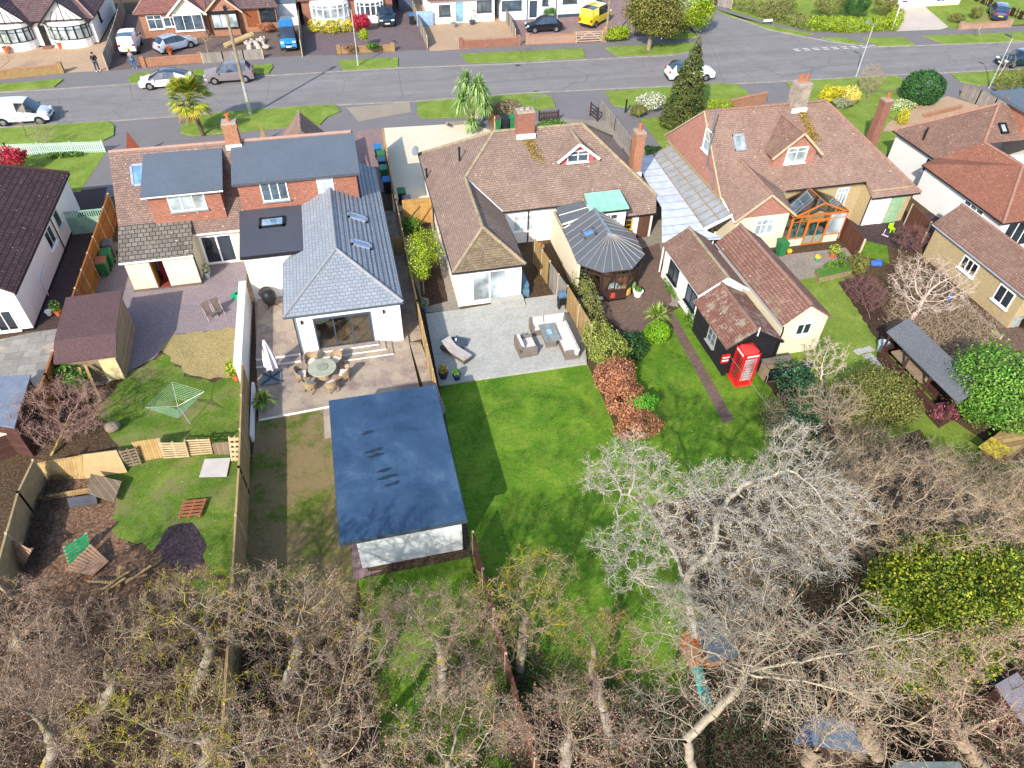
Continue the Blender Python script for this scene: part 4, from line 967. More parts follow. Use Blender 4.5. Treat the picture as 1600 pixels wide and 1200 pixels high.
# ---- right-hand brown roofed house with orange porch
N4 = thing('house', 'buff rendered house with broad brown tiled roof, gabled dormer and tile hung west gable', 'house', (30, 42, 0))
ev = (37.5, 3.15); wx = 23.35; pk = (23.35, 41.9, 7.05); pe = (32.3, 41.95, 7.05); SE = (38.1, 36.6, 2.38); fe = 47.0
st = (34.35, 36.6, 2.38); up = (34.1, 37.5, 3.15); ap = (25.6, 35.45, 4.25); vb = (25.2, 39.3, 4.75)
roof(N4, [[(wx, 37.5, 3.15), (up[0], 37.5, 3.15), st, SE, pe, pk]], t_pinkr, ridges=[(pk, pe), (pe, SE)], gutters=[((28.1, 37.45, 3.2), (34.1, 37.45, 3.2)), (st, SE)],
     rm=plain('brown_ridge', '#87695c', 0.95, var=0.3, scale=5), name='roof')
roof(N4, [[(wx, fe, 3.15), pk, pe, (38.1, 48, 2.38)], [SE, (38.1, 48, 2.38), pe]], t_red, name='front_roof')
MB().poly([V(wx + .02, 37.5, 3.1), V(pk[0] + .02, 41.9, 7.0), V(wx + .02, fe, 3.1)]).build('hung_gable', m_hung2, N4)
MB().bar((wx - .03, 37.4, 3.1), (wx - .03, 41.9, 7.05), .06, .07).bar((wx - .03, 41.9, 7.05), (wx - .03, fe + .1, 3.1), .06, .07).build('verge_trim', plain('cream_trim', '#b8a283', .8), N4)
wallring(N4, [(wx + .1, 37.9), (34.3, 37.9), (34.4, 36.95), (37.8, 36.95), (37.8, 47.5), (wx + .1, 46.7)], 0, 2.75, m_dash, extra=[[V(wx + .1, 37.8, 2.7), V(34.3, 37.8, 2.7), V(34.3, 37.8, 3.2), V(wx + .1, 37.8, 3.2)], [V(wx+.1, 46.7, 2.7), V(wx+.1, 37.8, 2.7), V(wx+.1, 37.8, 3.15), V(wx+.1, 46.7, 3.15)]])
# front wing with hung gable
roof(N4, [[(23.5, 35.4, 2.6), ap, vb, (23.5, 37.6, 3.2)], [ap, (27.75, 35.4, 2.6), (27.75, 37.6, 3.2), vb]], t_pinkr, ridges=[(ap, vb)], rm=_mc['brown_ridge'], name='wing_roof', gutters=[((23.45, 35.4, 2.6), (23.45, 37.5, 3.15))], gm=m_upvc)
wallring(N4, [(23.75, 35.67), (27.5, 35.67), (27.5, 37.9), (23.75, 37.9)], 0, 2.6, m_cren, 'wing_wall')
MB().poly([V(23.7, 35.6, 2.62), V(27.55, 35.6, 2.62), V(25.6, 35.6, 4.15)]).build('hung_gable', m_hung2, N4)
MB().bar((23.45, 35.35, 2.5), (25.6, 35.35, 4.2), .05, .14).bar((25.6, 35.35, 4.2), (27.8, 35.35, 2.5), .05, .14).build('barge_board', _mc['cream_trim'], N4)
wy(N4, 35.67, (1175, 368), (1212, 340), cols=(1, 1, 1), transom=.35, gm=m_glassl)
ww(N4, wx, 40.2, 41.2, 4.9, 6.3, gm=m_glassl, rows=2, name='gable_window'); pipe(N4, [(wx - .1, 38.6, 3.2), (wx - .1, 39.1, 4.2), (wx - .1, 40.0, 4.3), (wx - .1, 40.3, 8.0)], .05, plain('flue_grey', '#5f6770', .5), 'flue_pipe')
# gabled dormer
yf = 38.7; dl, dr = 27.35, 30.35; dc = 28.85; nb = 41.9; zl = 5.25; za = 6.62; zb = 4.1
b = MB(); b.poly([V(dl, yf, zb), V(dr, yf, zb), V(dr, yf, zl), V(dc, yf, za - .1), V(dl, yf, zl)]); b.poly([V(dl, yf, zb), V(dl, yf, zl), V(dl, 40.1, zl)]); b.poly([V(dr, yf, zb), V(dr, 40.1, zl), V(dr, yf, zl)])
Dm = b.build('dormer', m_hung2, N4)
roof(Dm, [[(dl - .3, yf - .25, zl - .18), (dc, yf - .25, za), (dc, nb - .3, za), (dl - .3, 40.2, zl - .18)], [(dc, yf - .25, za), (dr + .3, yf - .25, zl - .18), (dr + .3, 40.2, zl - .18), (dc, nb - .3, za)]], t_rose, .08, name='dormer_roof', ridges=[((dc, yf - .25, za), (dc, nb - .3, za))], rm=_mc['brown_ridge'])
MB().bar((dl - .35, yf - .3, zl - .27), (dc, yf - .3, za - .06), .05, .14).bar((dc, yf - .3, za - .06), (dr + .35, yf - .3, zl - .27), .05, .14).build('barge_board', _mc['cream_trim'], Dm)
win(N4, V(28.15, yf, 4.45), (1, 0, 0), 1.5, 1.1, cols=(1, 1), transom=.3, gm=m_glassl, name='dormer_window')
nn = V(0, -math.sin(R(41.5)), math.cos(R(41.5))); skylight(N4, GP(1155, 223, (wx, 37.5, 3.15), nn), nn, .65, 1.0, m_glassl)
mp = []
for k in range(800):
    t = random.random(); q = V(30.3 + t * .6 + random.gauss(0, .12 + .1 * t), 41.4 - t * 1.6, 0); q.z = roofz(q.y, 37.5, 3.15, 41.5) + .1; mp.append(q)
struct(np_obj('moss', [quad_mesh(np.array([tuple(q) for q in mp]), 0.06)], [_mc['moss']], N4), 'stuff')
chimney(N4, 30.1, 41.9, 6.6, 8.5, 1.0, .85, plain('patched_render', '#8f8378', .95, var=.35, scale=2.5), 2)
aerial(N4, (30.5, 41.9, 8.3), 1.0, .2)
wy(N4, 37.9, (1300, 322), (1328, 292), cols=(1, 1, 1), transom=.3, gm=m_glassl)
MB().box(34.45, 36.9, 0, 35.7, 36.93, 2.2).build('white_panel', m_wren2, N4); MB().box(35.75, 36.88, 0, 36.2, 36.95, 2.3).build('door_frame', m_upvc, N4)
MB().box(36.3, 36.88, 0.02, 37.3, 36.94, 2.05).build('door', planks('pale_green_door', '#9cbf98', '#8fb28b', .14), N4)
pipe(N4, [(34.42, 36.85, 2.3), (34.42, 36.85, .05)])
# ---- orange timber porch conservatory
K2 = thing('conservatory', 'small orange timber garden room with gabled glass roof and double doors', 'conservatory', (29.8, 36.6, 0))
m_org = plain('orange_timber', '#b8682a', .5, var=.1); x0, x1, y0, y1, zz, zp = 27.75, 31.75, 35.45, 37.4, 2.3, 3.15; xc = (x0 + x1) / 2
b = MB()
for x in (x0, x1): b.bar((x, y0, zz), (x, y1, zz), .1, .12)
b.bar((x0, y0, zz), (x1, y0, zz), .1, .12)
for y in (y0, y1 - .1): b.bar((x0, y, zz), (xc, y, zp), .1, .1).bar((x1, y, zz), (xc, y, zp), .1, .1)
b.bar((xc, y0, zp), (xc, y1 - .1, zp), .12, .1)
for t in (.25, .5, .75):
    y = y0 + (y1 - y0) * t; b.bar((x0, y, zz), (xc, y, zp), .06, .06).bar((x1, y, zz), (xc, y, zp), .06, .06)
b.bar((xc - 1, y0, zz), (xc - 1, y0, zz + .4), .06, .06).bar((xc + 1, y0, zz), (xc + 1, y0, zz + .4), .06, .06)
b.build('roof_frame', m_org, K2)
MB().slab([V(x0, y0, zz + .06), V(xc, y0, zp + .06), V(xc, y1, zp + .06), V(x0, y1, zz + .06)], .02).slab([V(xc, y0, zp + .06), V(x1, y0, zz + .06), V(x1, y1, zz + .06), V(xc, y1, zp + .06)], .02).build('roof_glass', clearglass('blue_clear_glass', (.5, .68, .85), .25), K2)
MB().box(x0 + .05, y0 + .05, .03, x1 - .05, y0 + .15, .65).build('dwarf_wall', m_cren, K2)
win(K2, V(x0, y0, .66), (1, 0, 0), 1.2, 1.64, cols=(1, 1), transom=.22, fm=m_org, gm=m_cg, sill=False)
win(K2, V(x0 + 1.2, y0 - .02, .08), (1, 0, 0), 1.55, 1.85, cols=(1, 1), fm=m_org, gm=m_cg, sill=False, name='door', fr=.1)
win(K2, V(x0 + 1.2, y0 - .0, 1.94), (1, 0, 0), 1.55, .36, cols=(1, 1), fm=m_org, gm=m_cg, sill=False)
win(K2, V(x0 + 2.75, y0, .66), (1, 0, 0), 1.25, 1.64, cols=(1,), transom=.22, fm=m_org, gm=m_glassl, sill=False)
win(K2, V(x0, y1, .66), (0, -1, 0), y1 - y0, 1.64, cols=(1, 1, 1), transom=.22, fm=m_org, gm=m_cg, sill=False)
win(K2, V(x1, y0, .66), (0, 1, 0), y1 - y0, 1.64, cols=(1, 1, 1), transom=.22, fm=m_org, gm=m_cg, sill=False)
MB().box(x0 + .05, y0 + .1, .01, x1 - .05, y1, .06).build('floor', m_sand, K2)
for k, x in enumerate((28.9, 30.2)): MB().box(x, 36.0, .06, x + .5, 36.5, .5).box(x, 36.45, .5, x + .5, 36.52, 1.0).build('armchair', plain('teal_cloth', '#2f7a72', .9), K2)

# ---- far right house, orange hip roof
P5 = thing('house', 'white walled house with bright orange red hipped roof at the right edge', 'house', (44, 38, 0))
Wm = (42.0, 45.5, 2.6); pk5 = (46.3, 41.3, 6.0); J = (44.05, 38.95, 4.35); R5 = (43.95, 35.2, 4.45); s5 = (40.45, 31.6, 2.6); n5 = (40.55, 39.9, 2.6); e5 = (47.4, 31.6, 2.6)
roof(P5, [[s5, R5, J, (42.0, 40.3, 2.75), n5], [s5, e5, R5], [e5, (47.4, 36, 2.6), (47.4, 39, 2.9), J, R5]], t_orange, ridges=[(s5, R5), (R5, J), (e5, R5)], rm=plain('orange_ridge', '#94705f', .9, var=.2), gutters=[(n5, s5), (s5, e5)], name='wing_roof')
roof(P5, [[Wm, (42.0, 40.25, 2.62), J, pk5], [J, (47.5, 39.0, 4.3), (50.5, 41.3, 6.0), pk5], [Wm, pk5, (50.5, 41.3, 6.0), (54, 45.5, 2.6)]], t_rose, ridges=[(J, pk5), (Wm, pk5)], rm=_mc['orange_ridge'], gutters=[(Wm, (42.0, 40.3, 2.62))])
wallring(P5, [(42.25, 40.0), (42.25, 45.2), (53, 45.2), (53, 39.5)], 0, 2.62, m_wren2); wallring(P5, [(40.75, 31.9), (40.75, 39.7), (47.2, 39.7), (47.2, 31.9)], 0, 2.6, m_wren2, 'wing_wall')
ww(P5, 40.75, 33.5, 35.3, 1.2, 2.3, cols=(1, 1, 1), gm=m_glass, transom=.3); ww(P5, 42.25, 40.5, 41.4, 1.2, 2.3, gm=m_glassd)
win(P5, V(41.3, 31.9, .4), (1, 0, 0), 2.4, 1.9, cols=(1, 1, 1), gm=m_glassd)
nn = V(0, -math.sin(R(34)), math.cos(R(34))); q = GP(1567, 201, J, nn); skylight(P5, q, nn, .5, .7, m_glassl, m_blk)
D5 = MB().poly([V(47.2, 39.3, 4.2), V(53, 39.3, 4.2), V(53, 39.3, 6.0), V(47.2, 39.3, 6.0)]).poly([V(47.2, 42, 6.3), V(47.2, 39.3, 4.2), V(47.2, 39.3, 6.0)]).build('dormer', m_hung, P5)
MB().box(46.9, 39.0, 6.0, 54, 43, 6.2).build('dormer_roof', m_flat, D5)
chimney(P5, 41.9, 47.2, 0, 4.4, .7, .7, m_brickr, 1, flash=False); q = GP(1442, 219, Wm, V(-.62, 0, .78)); MB().tube(q, q + V(0, 0, 1.0), .07, .07, 8).build('vent_pipe', m_blk, P5)

# ---- outbuildings
def gable_shed(t, x0, x1, y0, y1, ze_, zr_, xr_, wm, rm, ov=.2, rg=None, gend=None, flipg=False, gut=True, base=None):
    a, c = (x0, y0, ze_), (x1, y0, ze_); 
    roof(t, [[a, (x0, y1, ze_), (xr_, y1, zr_), (xr_, y0, zr_)], [(xr_, y0, zr_), (xr_, y1, zr_), (x1, y1, ze_), c]], rm, .08, ridges=[((xr_, y0, zr_), (xr_, y1, zr_))], rm=rg,
         gutters=[((x0, y0, ze_), (x0, y1, ze_))] if gut else (), gm=m_lead)
    X0, X1, Y0, Y1 = x0 + ov, x1 - ov, y0 + ov, y1 - ov
    b = wallring(t, [(X0, Y0), (X1, Y0), (X1, Y1), (X0, Y1)], 0, ze_, wm, extra=[[V(X0, Y0, ze_), V(X1, Y0, ze_), V(xr_, Y0, zr_ - .12)], [V(X1, Y1, ze_), V(X0, Y1, ze_), V(xr_, Y1, zr_ - .12)]])
    return b
g1 = thing('outbuilding', 'white walled outhouse with red tiled gable roof and two black windows', 'outbuilding', (19.5, 31.5, 0))
gable_shed(g1, 18.1, 21.15, 28.9, 34.3, 2.3, 3.3, 19.65, m_wren2, t_rose, rg=m_ridgeg, gut=False)
MB().bar((18.05, 28.85, 2.2), (19.65, 28.85, 3.24), .04, .14).bar((19.65, 28.85, 3.24), (21.2, 28.85, 2.2), .04, .14).build('barge_board', m_upvc, g1)
ww(g1, 18.3, 31.9, 33.2, .8, 1.9, cols=(1, 1), fm=m_blk, gm=m_glass); ww(g1, 18.3, 29.3, 30.6, .8, 1.9, cols=(1, 1), fm=m_blk, gm=m_glass)
g2 = thing('shed', 'black boarded shed with lichen speckled tile roof behind the red kiosk', 'shed', (19.4, 26.6, 0))
m_bb = planks('black_boards', '#26242a', '#1b1a1f', .15, 1, gap='#0c0b0d')
gable_shed(g2, 17.8, 21.05, 24.55, 28.85, 2.0, 3.0, 19.3, m_bb, rooftile('lichen_tiles', '#9b6a58', '#84594a', '#4c3b35', .17, .14, patch=[('#8f8272', .5, .58, 1.6), ('#4e4442', .6, .66, 3)]), rg=t_rose, gut=False)
ww(g2, 18.0, 26.0, 26.9, .8, 1.7, cols=(1, 1), rows=2, fm=plain('grey_paint', '#8f9590', .7), gm=m_glass)
MB().box(17.98, 24.6, 0, 18.2, 24.75, 2.0).box(20.85, 24.6, 0, 20.95, 24.75, 2.0).build('corner_board', m_blk, g2)
MB().bar((17.8, 24.5, 1.95), (19.3, 24.5, 2.95), .04, .15).bar((19.3, 24.5, 2.95), (21.05, 24.5, 1.95), .04, .15).build('barge_board', m_blk, g2); MB().bar((19.3, 24.48, 2.7), (19.3, 24.48, 3.25), .05, .05).build('finial', m_upvc, g2)
g3 = thing('garage', 'long cream garage with brown tiled gable roof and white double window', 'garage', (22.8, 29.3, 0))
gable_shed(g3, 21.3, 24.35, 25.3, 33.6, 2.4, 3.55, 22.65, m_cren, rooftile('coarse_tiles', '#a07666', '#8a6557', '#54403a', .2, .2, patch=[('#8d8266', .55, .66, .5)]), rg=_mc['brown_ridge'])
wy(g3, 25.5, (1240, 524), (1270, 503), cols=(1, 1), gm=m_glassd)
pipe(g3, [(21.35, 25.25, 2.3), (21.45, 25.3, 1.9), (21.45, 25.42, .1)])
MB().obox((22.8, 26.0, 3.5), (.12, 0, -.08), (0, .3, 0), (0, 0, .04)).build('new_tile_patch', plain('bright_orange_tile', '#b8694a', .8), g3); MB().obox((22.8, 27.9, 3.5), (.12, 0, -.08), (0, .55, 0), (0, 0, .04)).build('new_tile_patch', _mc['bright_orange_tile'], g3)
g4 = thing('garage', 'pebbledashed garage with red brown roof beside the pale bare tree', 'garage', (38, 29, 0))
gable_shed(g4, 36.2, 39.6, 24.6, 32.8, 2.4, 3.6, 37.7, m_dash, t_rose, rg=_mc['brown_ridge'])
ww(g4, 36.4, 28.4, 29.7, 1.1, 2.0, cols=(1, 1, 1), gm=m_glassd); ww(g4, 36.4, 25.4, 26.6, .9, 2.0, cols=(1, 1), gm=m_glassd)
# tin canopy and clear canopy between the houses
t = thing('carport', 'white painted corrugated tin canopy squeezed between two houses', 'canopy', (20.5, 39, 0))
m_tin = planks('white_tin', '#ccd2d9', '#bcc3cd', .9, 1, rough=.5, gap='#7d8792', bump=.3)
MB().slab([V(20.2, 45.0, 2.6), V(21.72, 45.3, 2.6), V(21.3, 35.1, 2.4), V(22.2, 33.9, 2.38), V(20.3, 34.2, 2.38), V(18.1, 34.4, 2.38), V(19.6, 38.2, 2.5)], .05).build('tin_roof', m_tin, t)
for x, y in ((18.4, 34.6), (21.8, 34.7), (19.9, 40), (21.3, 45.0)): MB().tube((x, y, 0), (x, y, 2.45), .05, .05, 6).build('post', m_upvc, t)
t = thing('canopy', 'ribbed translucent lean-to canopy along the tile hung gable', 'canopy', (22.6, 40, 0))
pr = MB(); pr.slab([V(21.75, 45.3, 2.55), V(23.25, 45.6, 2.95), V(23.3, 35.7, 2.95), V(21.35, 35.2, 2.45)], .03); pr.build('clear_roof', plain('dirty_polycarbonate', '#8f9496', .35, var=.2, scale=1.2), t)
b = MB()
for k in range(15):
    f = k / 14; a = V(21.75, 45.3, 2.6).lerp(V(21.35, 35.2, 2.5), f); c = V(23.25, 45.6, 3.0).lerp(V(23.3, 35.7, 3.0), f); b.bar(a, c, .05, .05)
b.bar((22.5, 45.4, 2.78), (22.4, 35.4, 2.75), .06, .06).bar((21.75, 45.3, 2.55), (21.35, 35.2, 2.45), .07, .09); b.build('rafters', plain('rusty_batten', '#93826f', .8, var=.25), t)
MB().bar((21.3, 35.15, 2.45), (23.3, 35.65, 2.9), .1, .18).build('fascia', m_upvc, t)
for x, y in ((21.5, 35.3), (21.8, 45.2)): MB().box(x - .05, y - .05, 0, x + .05, y + .05, 2.5).build('post', m_upvc, t)
# garden studio, rubber roof with reflected sky blue put into its colour
t = thing('garden_studio', 'garden studio with white front wall and large rubber flat roof coloured with reflected sky blue', 'garden building', (0, 20.6, 0))
m_epdm = NM('rubber_roof', .32, spec=.5); f = m_epdm.noise(.45, 8, .7, dist=.3)
cc = m_epdm.ramp(f, [(.3, '#263a52'), (.52, '#344c66'), (.72, '#536a80')]); m_epdm.l(m_epdm.ramp(f, [(.3, (.2,) * 3), (.7, (.5,) * 3)]), m_epdm.b.inputs['Roughness']); m_epdm.out(cc); m_epdm.bump(m_epdm.noise(1.2, 4), .06, .02)
x0, x1, y0, y1, zt = -2.5, 2.45, 16.5, 24.4, 2.75
MB().box(x0, y0, zt - .05, x1, y1, zt).build('flat_roof', m_epdm.mat, t)
for xx in (-1.2, .1, 1.4): MB().box(xx, y0 + .05, zt, xx + .03, y1 - .05, zt + .004).build('lap_seam', plain('lap_seam', '#3c4d60', .5), t)
b = MB(); b.box(x0 - .03, y0 - .03, zt - .24, x1 + .03, y0 + .02, zt - .02).box(x0 - .03, y1 - .02, zt - .24, x1 + .03, y1 + .03, zt - .02).box(x0 - .03, y0, zt - .24, x0 + .02, y1, zt - .02).box(x1 - .02, y0, zt - .24, x1 + .03, y1, zt - .02)
b.build('fascia', m_anth, t)
MB().box(-1.95, 16.95, 0, 2.3, 24.1, zt - .06).build('wall', plain('grey_white_render', '#c2c7c8', .9, var=.04, scale=1), t)
MB().box(2.3, 16.9, 0, 2.36, 16.98, 2.5).build('downpipe', m_blk, t)
for k, (xx, yy, L_) in enumerate([(-.95, 22.0, .3), (-.75, 20.9, .45), (-.7, 20.6, .4), (-.45, 19.7, .35), (-.35, 19.3, .5), (-.2, 18.9, .35)]):
    q = [V(xx + L_ * math.cos(a) * random.uniform(.75, 1.1), yy + random.uniform(.05, .13) * math.sin(a) + .05 * math.cos(a), zt + .006) for a in [i * math.pi / 9 for i in range(18)]]; MB().up(q).build('damp_mark', plain('damp_mark', '#22303f', .5, var=.3, scale=8), t)
# brown felt roof shed, left garden
t = thing('shed', 'timber shed with sagging brown felt roof beside the tall orange fence', 'shed', (-14.5, 33.5, 0))
m_bfelt = speckle('brown_felt', ['#4d3b3b', '#5d4848', '#6e5857'], .8, 14, soft=.2)
roof(t, [[(-16.0, 32.3, 2.3), (-13.05, 32.3, 2.3), (-13.2, 35.9, 2.5), (-16.05, 35.8, 2.5)], [(-16.0, 31.1, 1.75), (-13.05, 31.1, 1.75), (-13.05, 32.3, 2.3), (-16.0, 32.3, 2.3)]], m_bfelt, .06)
m_shedw = planks('pale_shiplap', '#a18d74', '#8d7a63', .14, 1)
wallring(t, [(-15.8, 31.3), (-13.15, 31.3), (-13.3, 35.7), (-15.8, 35.7)], 0, 1.75, m_shedw, extra=[[V(-13.15, 31.3, 1.7), V(-13.3, 35.7, 1.7), V(-13.3, 35.7, 2.45), V(-13.15, 32.3, 2.25)]])
MB().box(-14.0, 31.2, .1, -13.2, 31.28, 1.5).build('door', plain('cream_board', '#cdbf8f', .8), t)
b = MB(); b.bar((-14.6, 31.0, 1.5), (-14.1, 29.6, .1), .12, .12).bar((-14.9, 31.0, 1.4), (-14.75, 29.7, .1), .1, .1); tag(b.build('leaning_timbers', plain('weathered_beam', '#a08658', .9)), 'two old timber beams leaning on the felt roofed shed', 'timber')
# open fronted long shed, right garden
t = thing('shed', 'long grey felted open shed with brown boarded front below the pale bare tree', 'shed', (27.9, 21.5, 0))
MB().slab([V(26.9, 24.0, 2.05), V(28.6, 24.6, 2.25), V(28.7, 19.0, 2.25), V(27.0, 18.4, 2.05)], .07).build('flat_roof', speckle('grey_shed_felt', ['#5e5f64', '#6e7075', '#80837f'], .7, 12, soft=.3), t)
m_bsh = planks('brown_boards', '#5a3a33', '#4a2f2a', .16, 1)
wallring(t, [(27.05, 18.6), (28.55, 19.1), (28.5, 24.4), (27.05, 23.9)][0:4], 0, .9, m_bsh); MB().box(28.45, 19.1, 0, 28.5, 24.3, 2.15).build('back_wall', m_bsh, t)
for y in (18.6, 20.4, 22.1, 23.8): MB().box(27.03, y, 0, 27.13, y + .1, 2.05).build('post', m_bsh, t)
MB().box(27.3, 21, .9, 28.2, 23.5, 1.0).build('bench', plain('worn_wood', '#8d7a66', .9), t)
# small glazed cold frame
t = thing('cold_frame', 'low timber cold frame with glass front behind the red kiosk', 'cold frame', (20.6, 23.9, 0))
MB().box(20.0, 23.6, 0, 21.6, 23.65, .5).box(20.0, 24.3, 0, 21.6, 24.35, .95).box(20.0, 23.6, 0, 20.05, 24.3, .9).box(21.55, 23.6, 0, 21.6, 24.3, .9).build('frame', _mc['worn_wood'], t); MB().slab([V(19.95, 23.95, 1.0), V(21.65, 23.95, 1.0), V(21.65, 24.4, 1.05), V(19.95, 24.4, 1.05)], .04).build('lid', plain('old_grey_wood', '#6b6157', .9, var=.3), t)
MB().box(20.1, 23.56, .1, 21.5, 23.59, .85).build('pane', m_glassd, t)
# left-hand far lower sheds of the neighbour
for k, (px, h, c, lab) in enumerate([([(-60, 655), (22, 668), (48, 585), (-60, 590)], 2.2, '#6f7886', 'grey blue felt roofed lean-to at the left edge by the pink bare shrub'), ([(-60, 700), (26, 672), (-10, 640), (-60, 640)], 1.5, '#cdbcae', 'pale pinkish board roofed lean-to at the left edge')]):
    t = thing('lean_to', lab, 'lean-to'); P = [G(x, y, h) for x, y in px]; MB().slab(P, .08).build('flat_roof', plain('felt_%d' % k, c, .8), t); cx = sum((p for p in P), V(0, 0, 0)) / 4
    wallring(t, [tuple((p * .92 + cx * .08).xy) for p in P], 0, h - .05, m_bsh)
# blue tarpaulin shelters and sheds deep in the trees
for k, (px, h, c, lab) in enumerate([([(1240, 1160), (1262, 1118), (1350, 1130), (1365, 1178)], 2.0, '#5f7288', 'corrugated blue grey shed roof under the bare trees'), ([(1375, 1215), (1400, 1190), (1500, 1190), (1520, 1240)], 1.8, '#6e7a78', 'low corrugated roof at the bottom edge under bare trees'),
        ([(1555, 1070), (1590, 1050), (1640, 1120), (1600, 1130)], 1.8, '#8b8690', 'pale grey shed roof at the bottom right corner')]):
    t = thing('shed', lab, 'shed'); P = [G(x, y, h) for x, y in px]; MB().slab(P, .06).build('corrugated_roof', planks('corrugated_%d' % k, c, c, .1, 0, gap='#3d4a58', rough=.6), t); cx = sum((p for p in P), V(0, 0, 0)) / 4
    wallring(t, [tuple((p * .92 + cx * .08).xy) for p in P], 0, h - .05, m_dwood)

# ---- far side of the street
def bay(par, cx, y, r, z0, z1, h, wm, fm, gm, n=5):
    pts = [(cx + r * math.cos(a), y - r * .62 * math.sin(a)) for a in [math.pi - math.pi * i / 8 for i in range(9)]]
    b = MB().prism(pts, 0, z0, 0); o = b.build('bay_wall', wm, par)
    for i in range(8):
        a, c = V(*pts[i], z0), V(*pts[i + 1], z0)
        if (c - a).length > .2: win(o, a, c - a, (c - a).length, z1 - z0, gm=gm, fm=fm, name='bay_window', sill=False, transom=.28, fr=.07)
    MB().prism(pts, z1, h, 0).build('bay_head', wm, o)
    return o
def gfront(par, x0, x1, y, z0, zt, wm, rm, depth=4, beams=True, bm=None):
    xc = (x0 + x1) / 2
    MB().poly([V(x0 + .2, y, z0), V(x1 - .2, y, z0), V(xc, y, zt - .15)]).build('gable', wm, par)
    roof(par, [[(x0 - .1, y - .3, z0 - .1), (xc, y - .3, zt), (xc, y + depth, zt), (x0 - .1, y + depth, z0 - .1)], [(xc, y - .3, zt), (x1 + .1, y - .3, z0 - .1), (x1 + .1, y + depth, z0 - .1), (xc, y + depth, zt)]], rm, .1, name='gable_roof', ridges=[((xc, y - .3, zt), (xc, y + depth, zt))], rr=.07)
    MB().bar((x0 - .1, y - .33, z0 - .18), (xc, y - .33, zt - .08), .05, .16).bar((xc, y - .33, zt - .08), (x1 + .1, y - .33, z0 - .18), .05, .16).build('barge_board', bm or m_blk, par)
    if beams:
        b = MB(); L = (x1 - x0)
        b.bar((x0 + .5, y - .02, z0 + .1), (x1 - .5, y - .02, z0 + .1), .04, .14).bar((xc, y - .02, z0), (xc, y - .02, zt - .3), .12, .04)
        for s in (-1, 1):
            for f in (.16, .3): b.bar((xc + s * L * f, y - .02, z0), (xc + s * L * f * .55, y - .02, z0 + (zt - z0) * .45), .1, .04)
        b.build('timbering', m_dwood, par)
F1 = thing('bungalow', 'half timbered white bungalow with two round bays and terracotta pots', 'house', (G(80, 72).x, G(80, 72).y, 0))
y1 = G(80, 74).y + .3; xa, xb = G(-40, 85).x, G(157, 66).x
wallring(F1, [(xa, y1), (xb, y1), (xb, y1 + 11), (xa, y1 + 11)], 0, 2.6, m_wren)
roof(F1, [[(xa - .4, y1 - .4, 2.6), (xb + .4, y1 - .4, 2.6), (xb - 4, y1 + 5, 6.4), (xa, y1 + 5, 6.4)], [(xb + .4, y1 - .4, 2.6), (xb + .4, y1 + 11.4, 2.6), (xb - 4, y1 + 6, 6.4), (xb - 4, y1 + 5, 6.4)], [(xb - 4, y1 + 6, 6.4), (xb + .4, y1 + 11.4, 2.6), (xa - .4, y1 + 11.4, 2.6), (xa, y1 + 5, 6.4)]], t_farbr, ridges=[((xb + .4, y1 - .4, 2.6), (xb - 4, y1 + 5, 6.4))], gutters=[((xa, y1 - .45, 2.6), (xb + .4, y1 - .45, 2.6))])
for px in (32, 117):
    c = G(px, 72).x; bay(F1, c, y1, 1.95, .85, 2.15, 2.45, m_wren, m_blk, m_glassl); gfront(F1, c - 2.3, c + 2.3, y1 - .7, 2.5, 4.6, m_wren, t_farbr, 4)
MB().box(G(74, 70).x, y1 - .1, 0, G(83, 70).x, y1 - .02, 2.05).build('door', m_blk, F1); MB().box(G(72, 70).x, y1 - .9, 0, G(86, 70).x, y1 - .02, .14).build('doorstep', m_brickr, F1)
b = MB(); xc = G(78, 70).x
for k in range(9):
    a0_, a1_ = math.pi * k / 9, math.pi * (k + 1) / 9; b.bar((xc + math.cos(a0_) * .75, y1 - .05, 1.9 + math.sin(a0_) * .5), (xc + math.cos(a1_) * .75, y1 - .05, 1.9 + math.sin(a1_) * .5), .12, .16)
b.build('brick_arch', m_brickr, F1)
we(F1, xb, y1 + 3, y1 + 3.7, 1.2, 2.3, gm=m_glassd, fm=m_blk); MB().box(xa, y1 - .03, 0, xb + .03, y1 + 11, .14).build('plinth', m_blk, F1)
F2 = thing('bungalow', 'orange brick bungalow with red roof, white windows and cream gable', 'house', (G(280, 55).x, G(280, 58).y, 0))
y2 = G(280, 58).y + .2; xa, xb, xm2 = G(228, 60).x, G(425, 50).x, G(332, 55).x
wallring(F2, [(xa, y2), (xm2, y2), (xm2, y2 + 9), (xa, y2 + 9)], 0, 2.6, m_brick)
roof(F2, [[(xa - .4, y2 - .4, 2.55), (xm2, y2 - .4, 2.55), (xm2, y2 + 4.5, 6), (xa + 3.4, y2 + 4.5, 6)], [(xa + 3.4, y2 + 4.5, 6), (xm2, y2 + 4.5, 6), (xm2, y2 + 9.4, 2.55), (xa - .4, y2 + 9.4, 2.55)], [(xa - .4, y2 + 9.4, 2.55), (xa - .4, y2 - .4, 2.55), (xa + 3.4, y2 + 4.5, 6)]], t_farrd, ridges=[((xa - .4, y2 - .4, 2.55), (xa + 3.4, y2 + 4.5, 6))])
wy(F2, y2, (234, 46), (251, 23), cols=(1, 1), transom=.3, gm=m_glass); wy(F2, y2, (258, 42), (276, 26), cols=(1, 1), gm=m_glass)
cx = G(303, 55).x; MB().box(cx - 1.45, y2 - .9, 0, cx + 1.45, y2 + .01, .8).build('bay_base', m_brick, F2); win(F2, V(cx - 1.45, y2 - .9, .8), (1, 0, 0), 2.9, 1.55, cols=(1, 1, 1), transom=.0, gm=m_glass, name='bay_window')
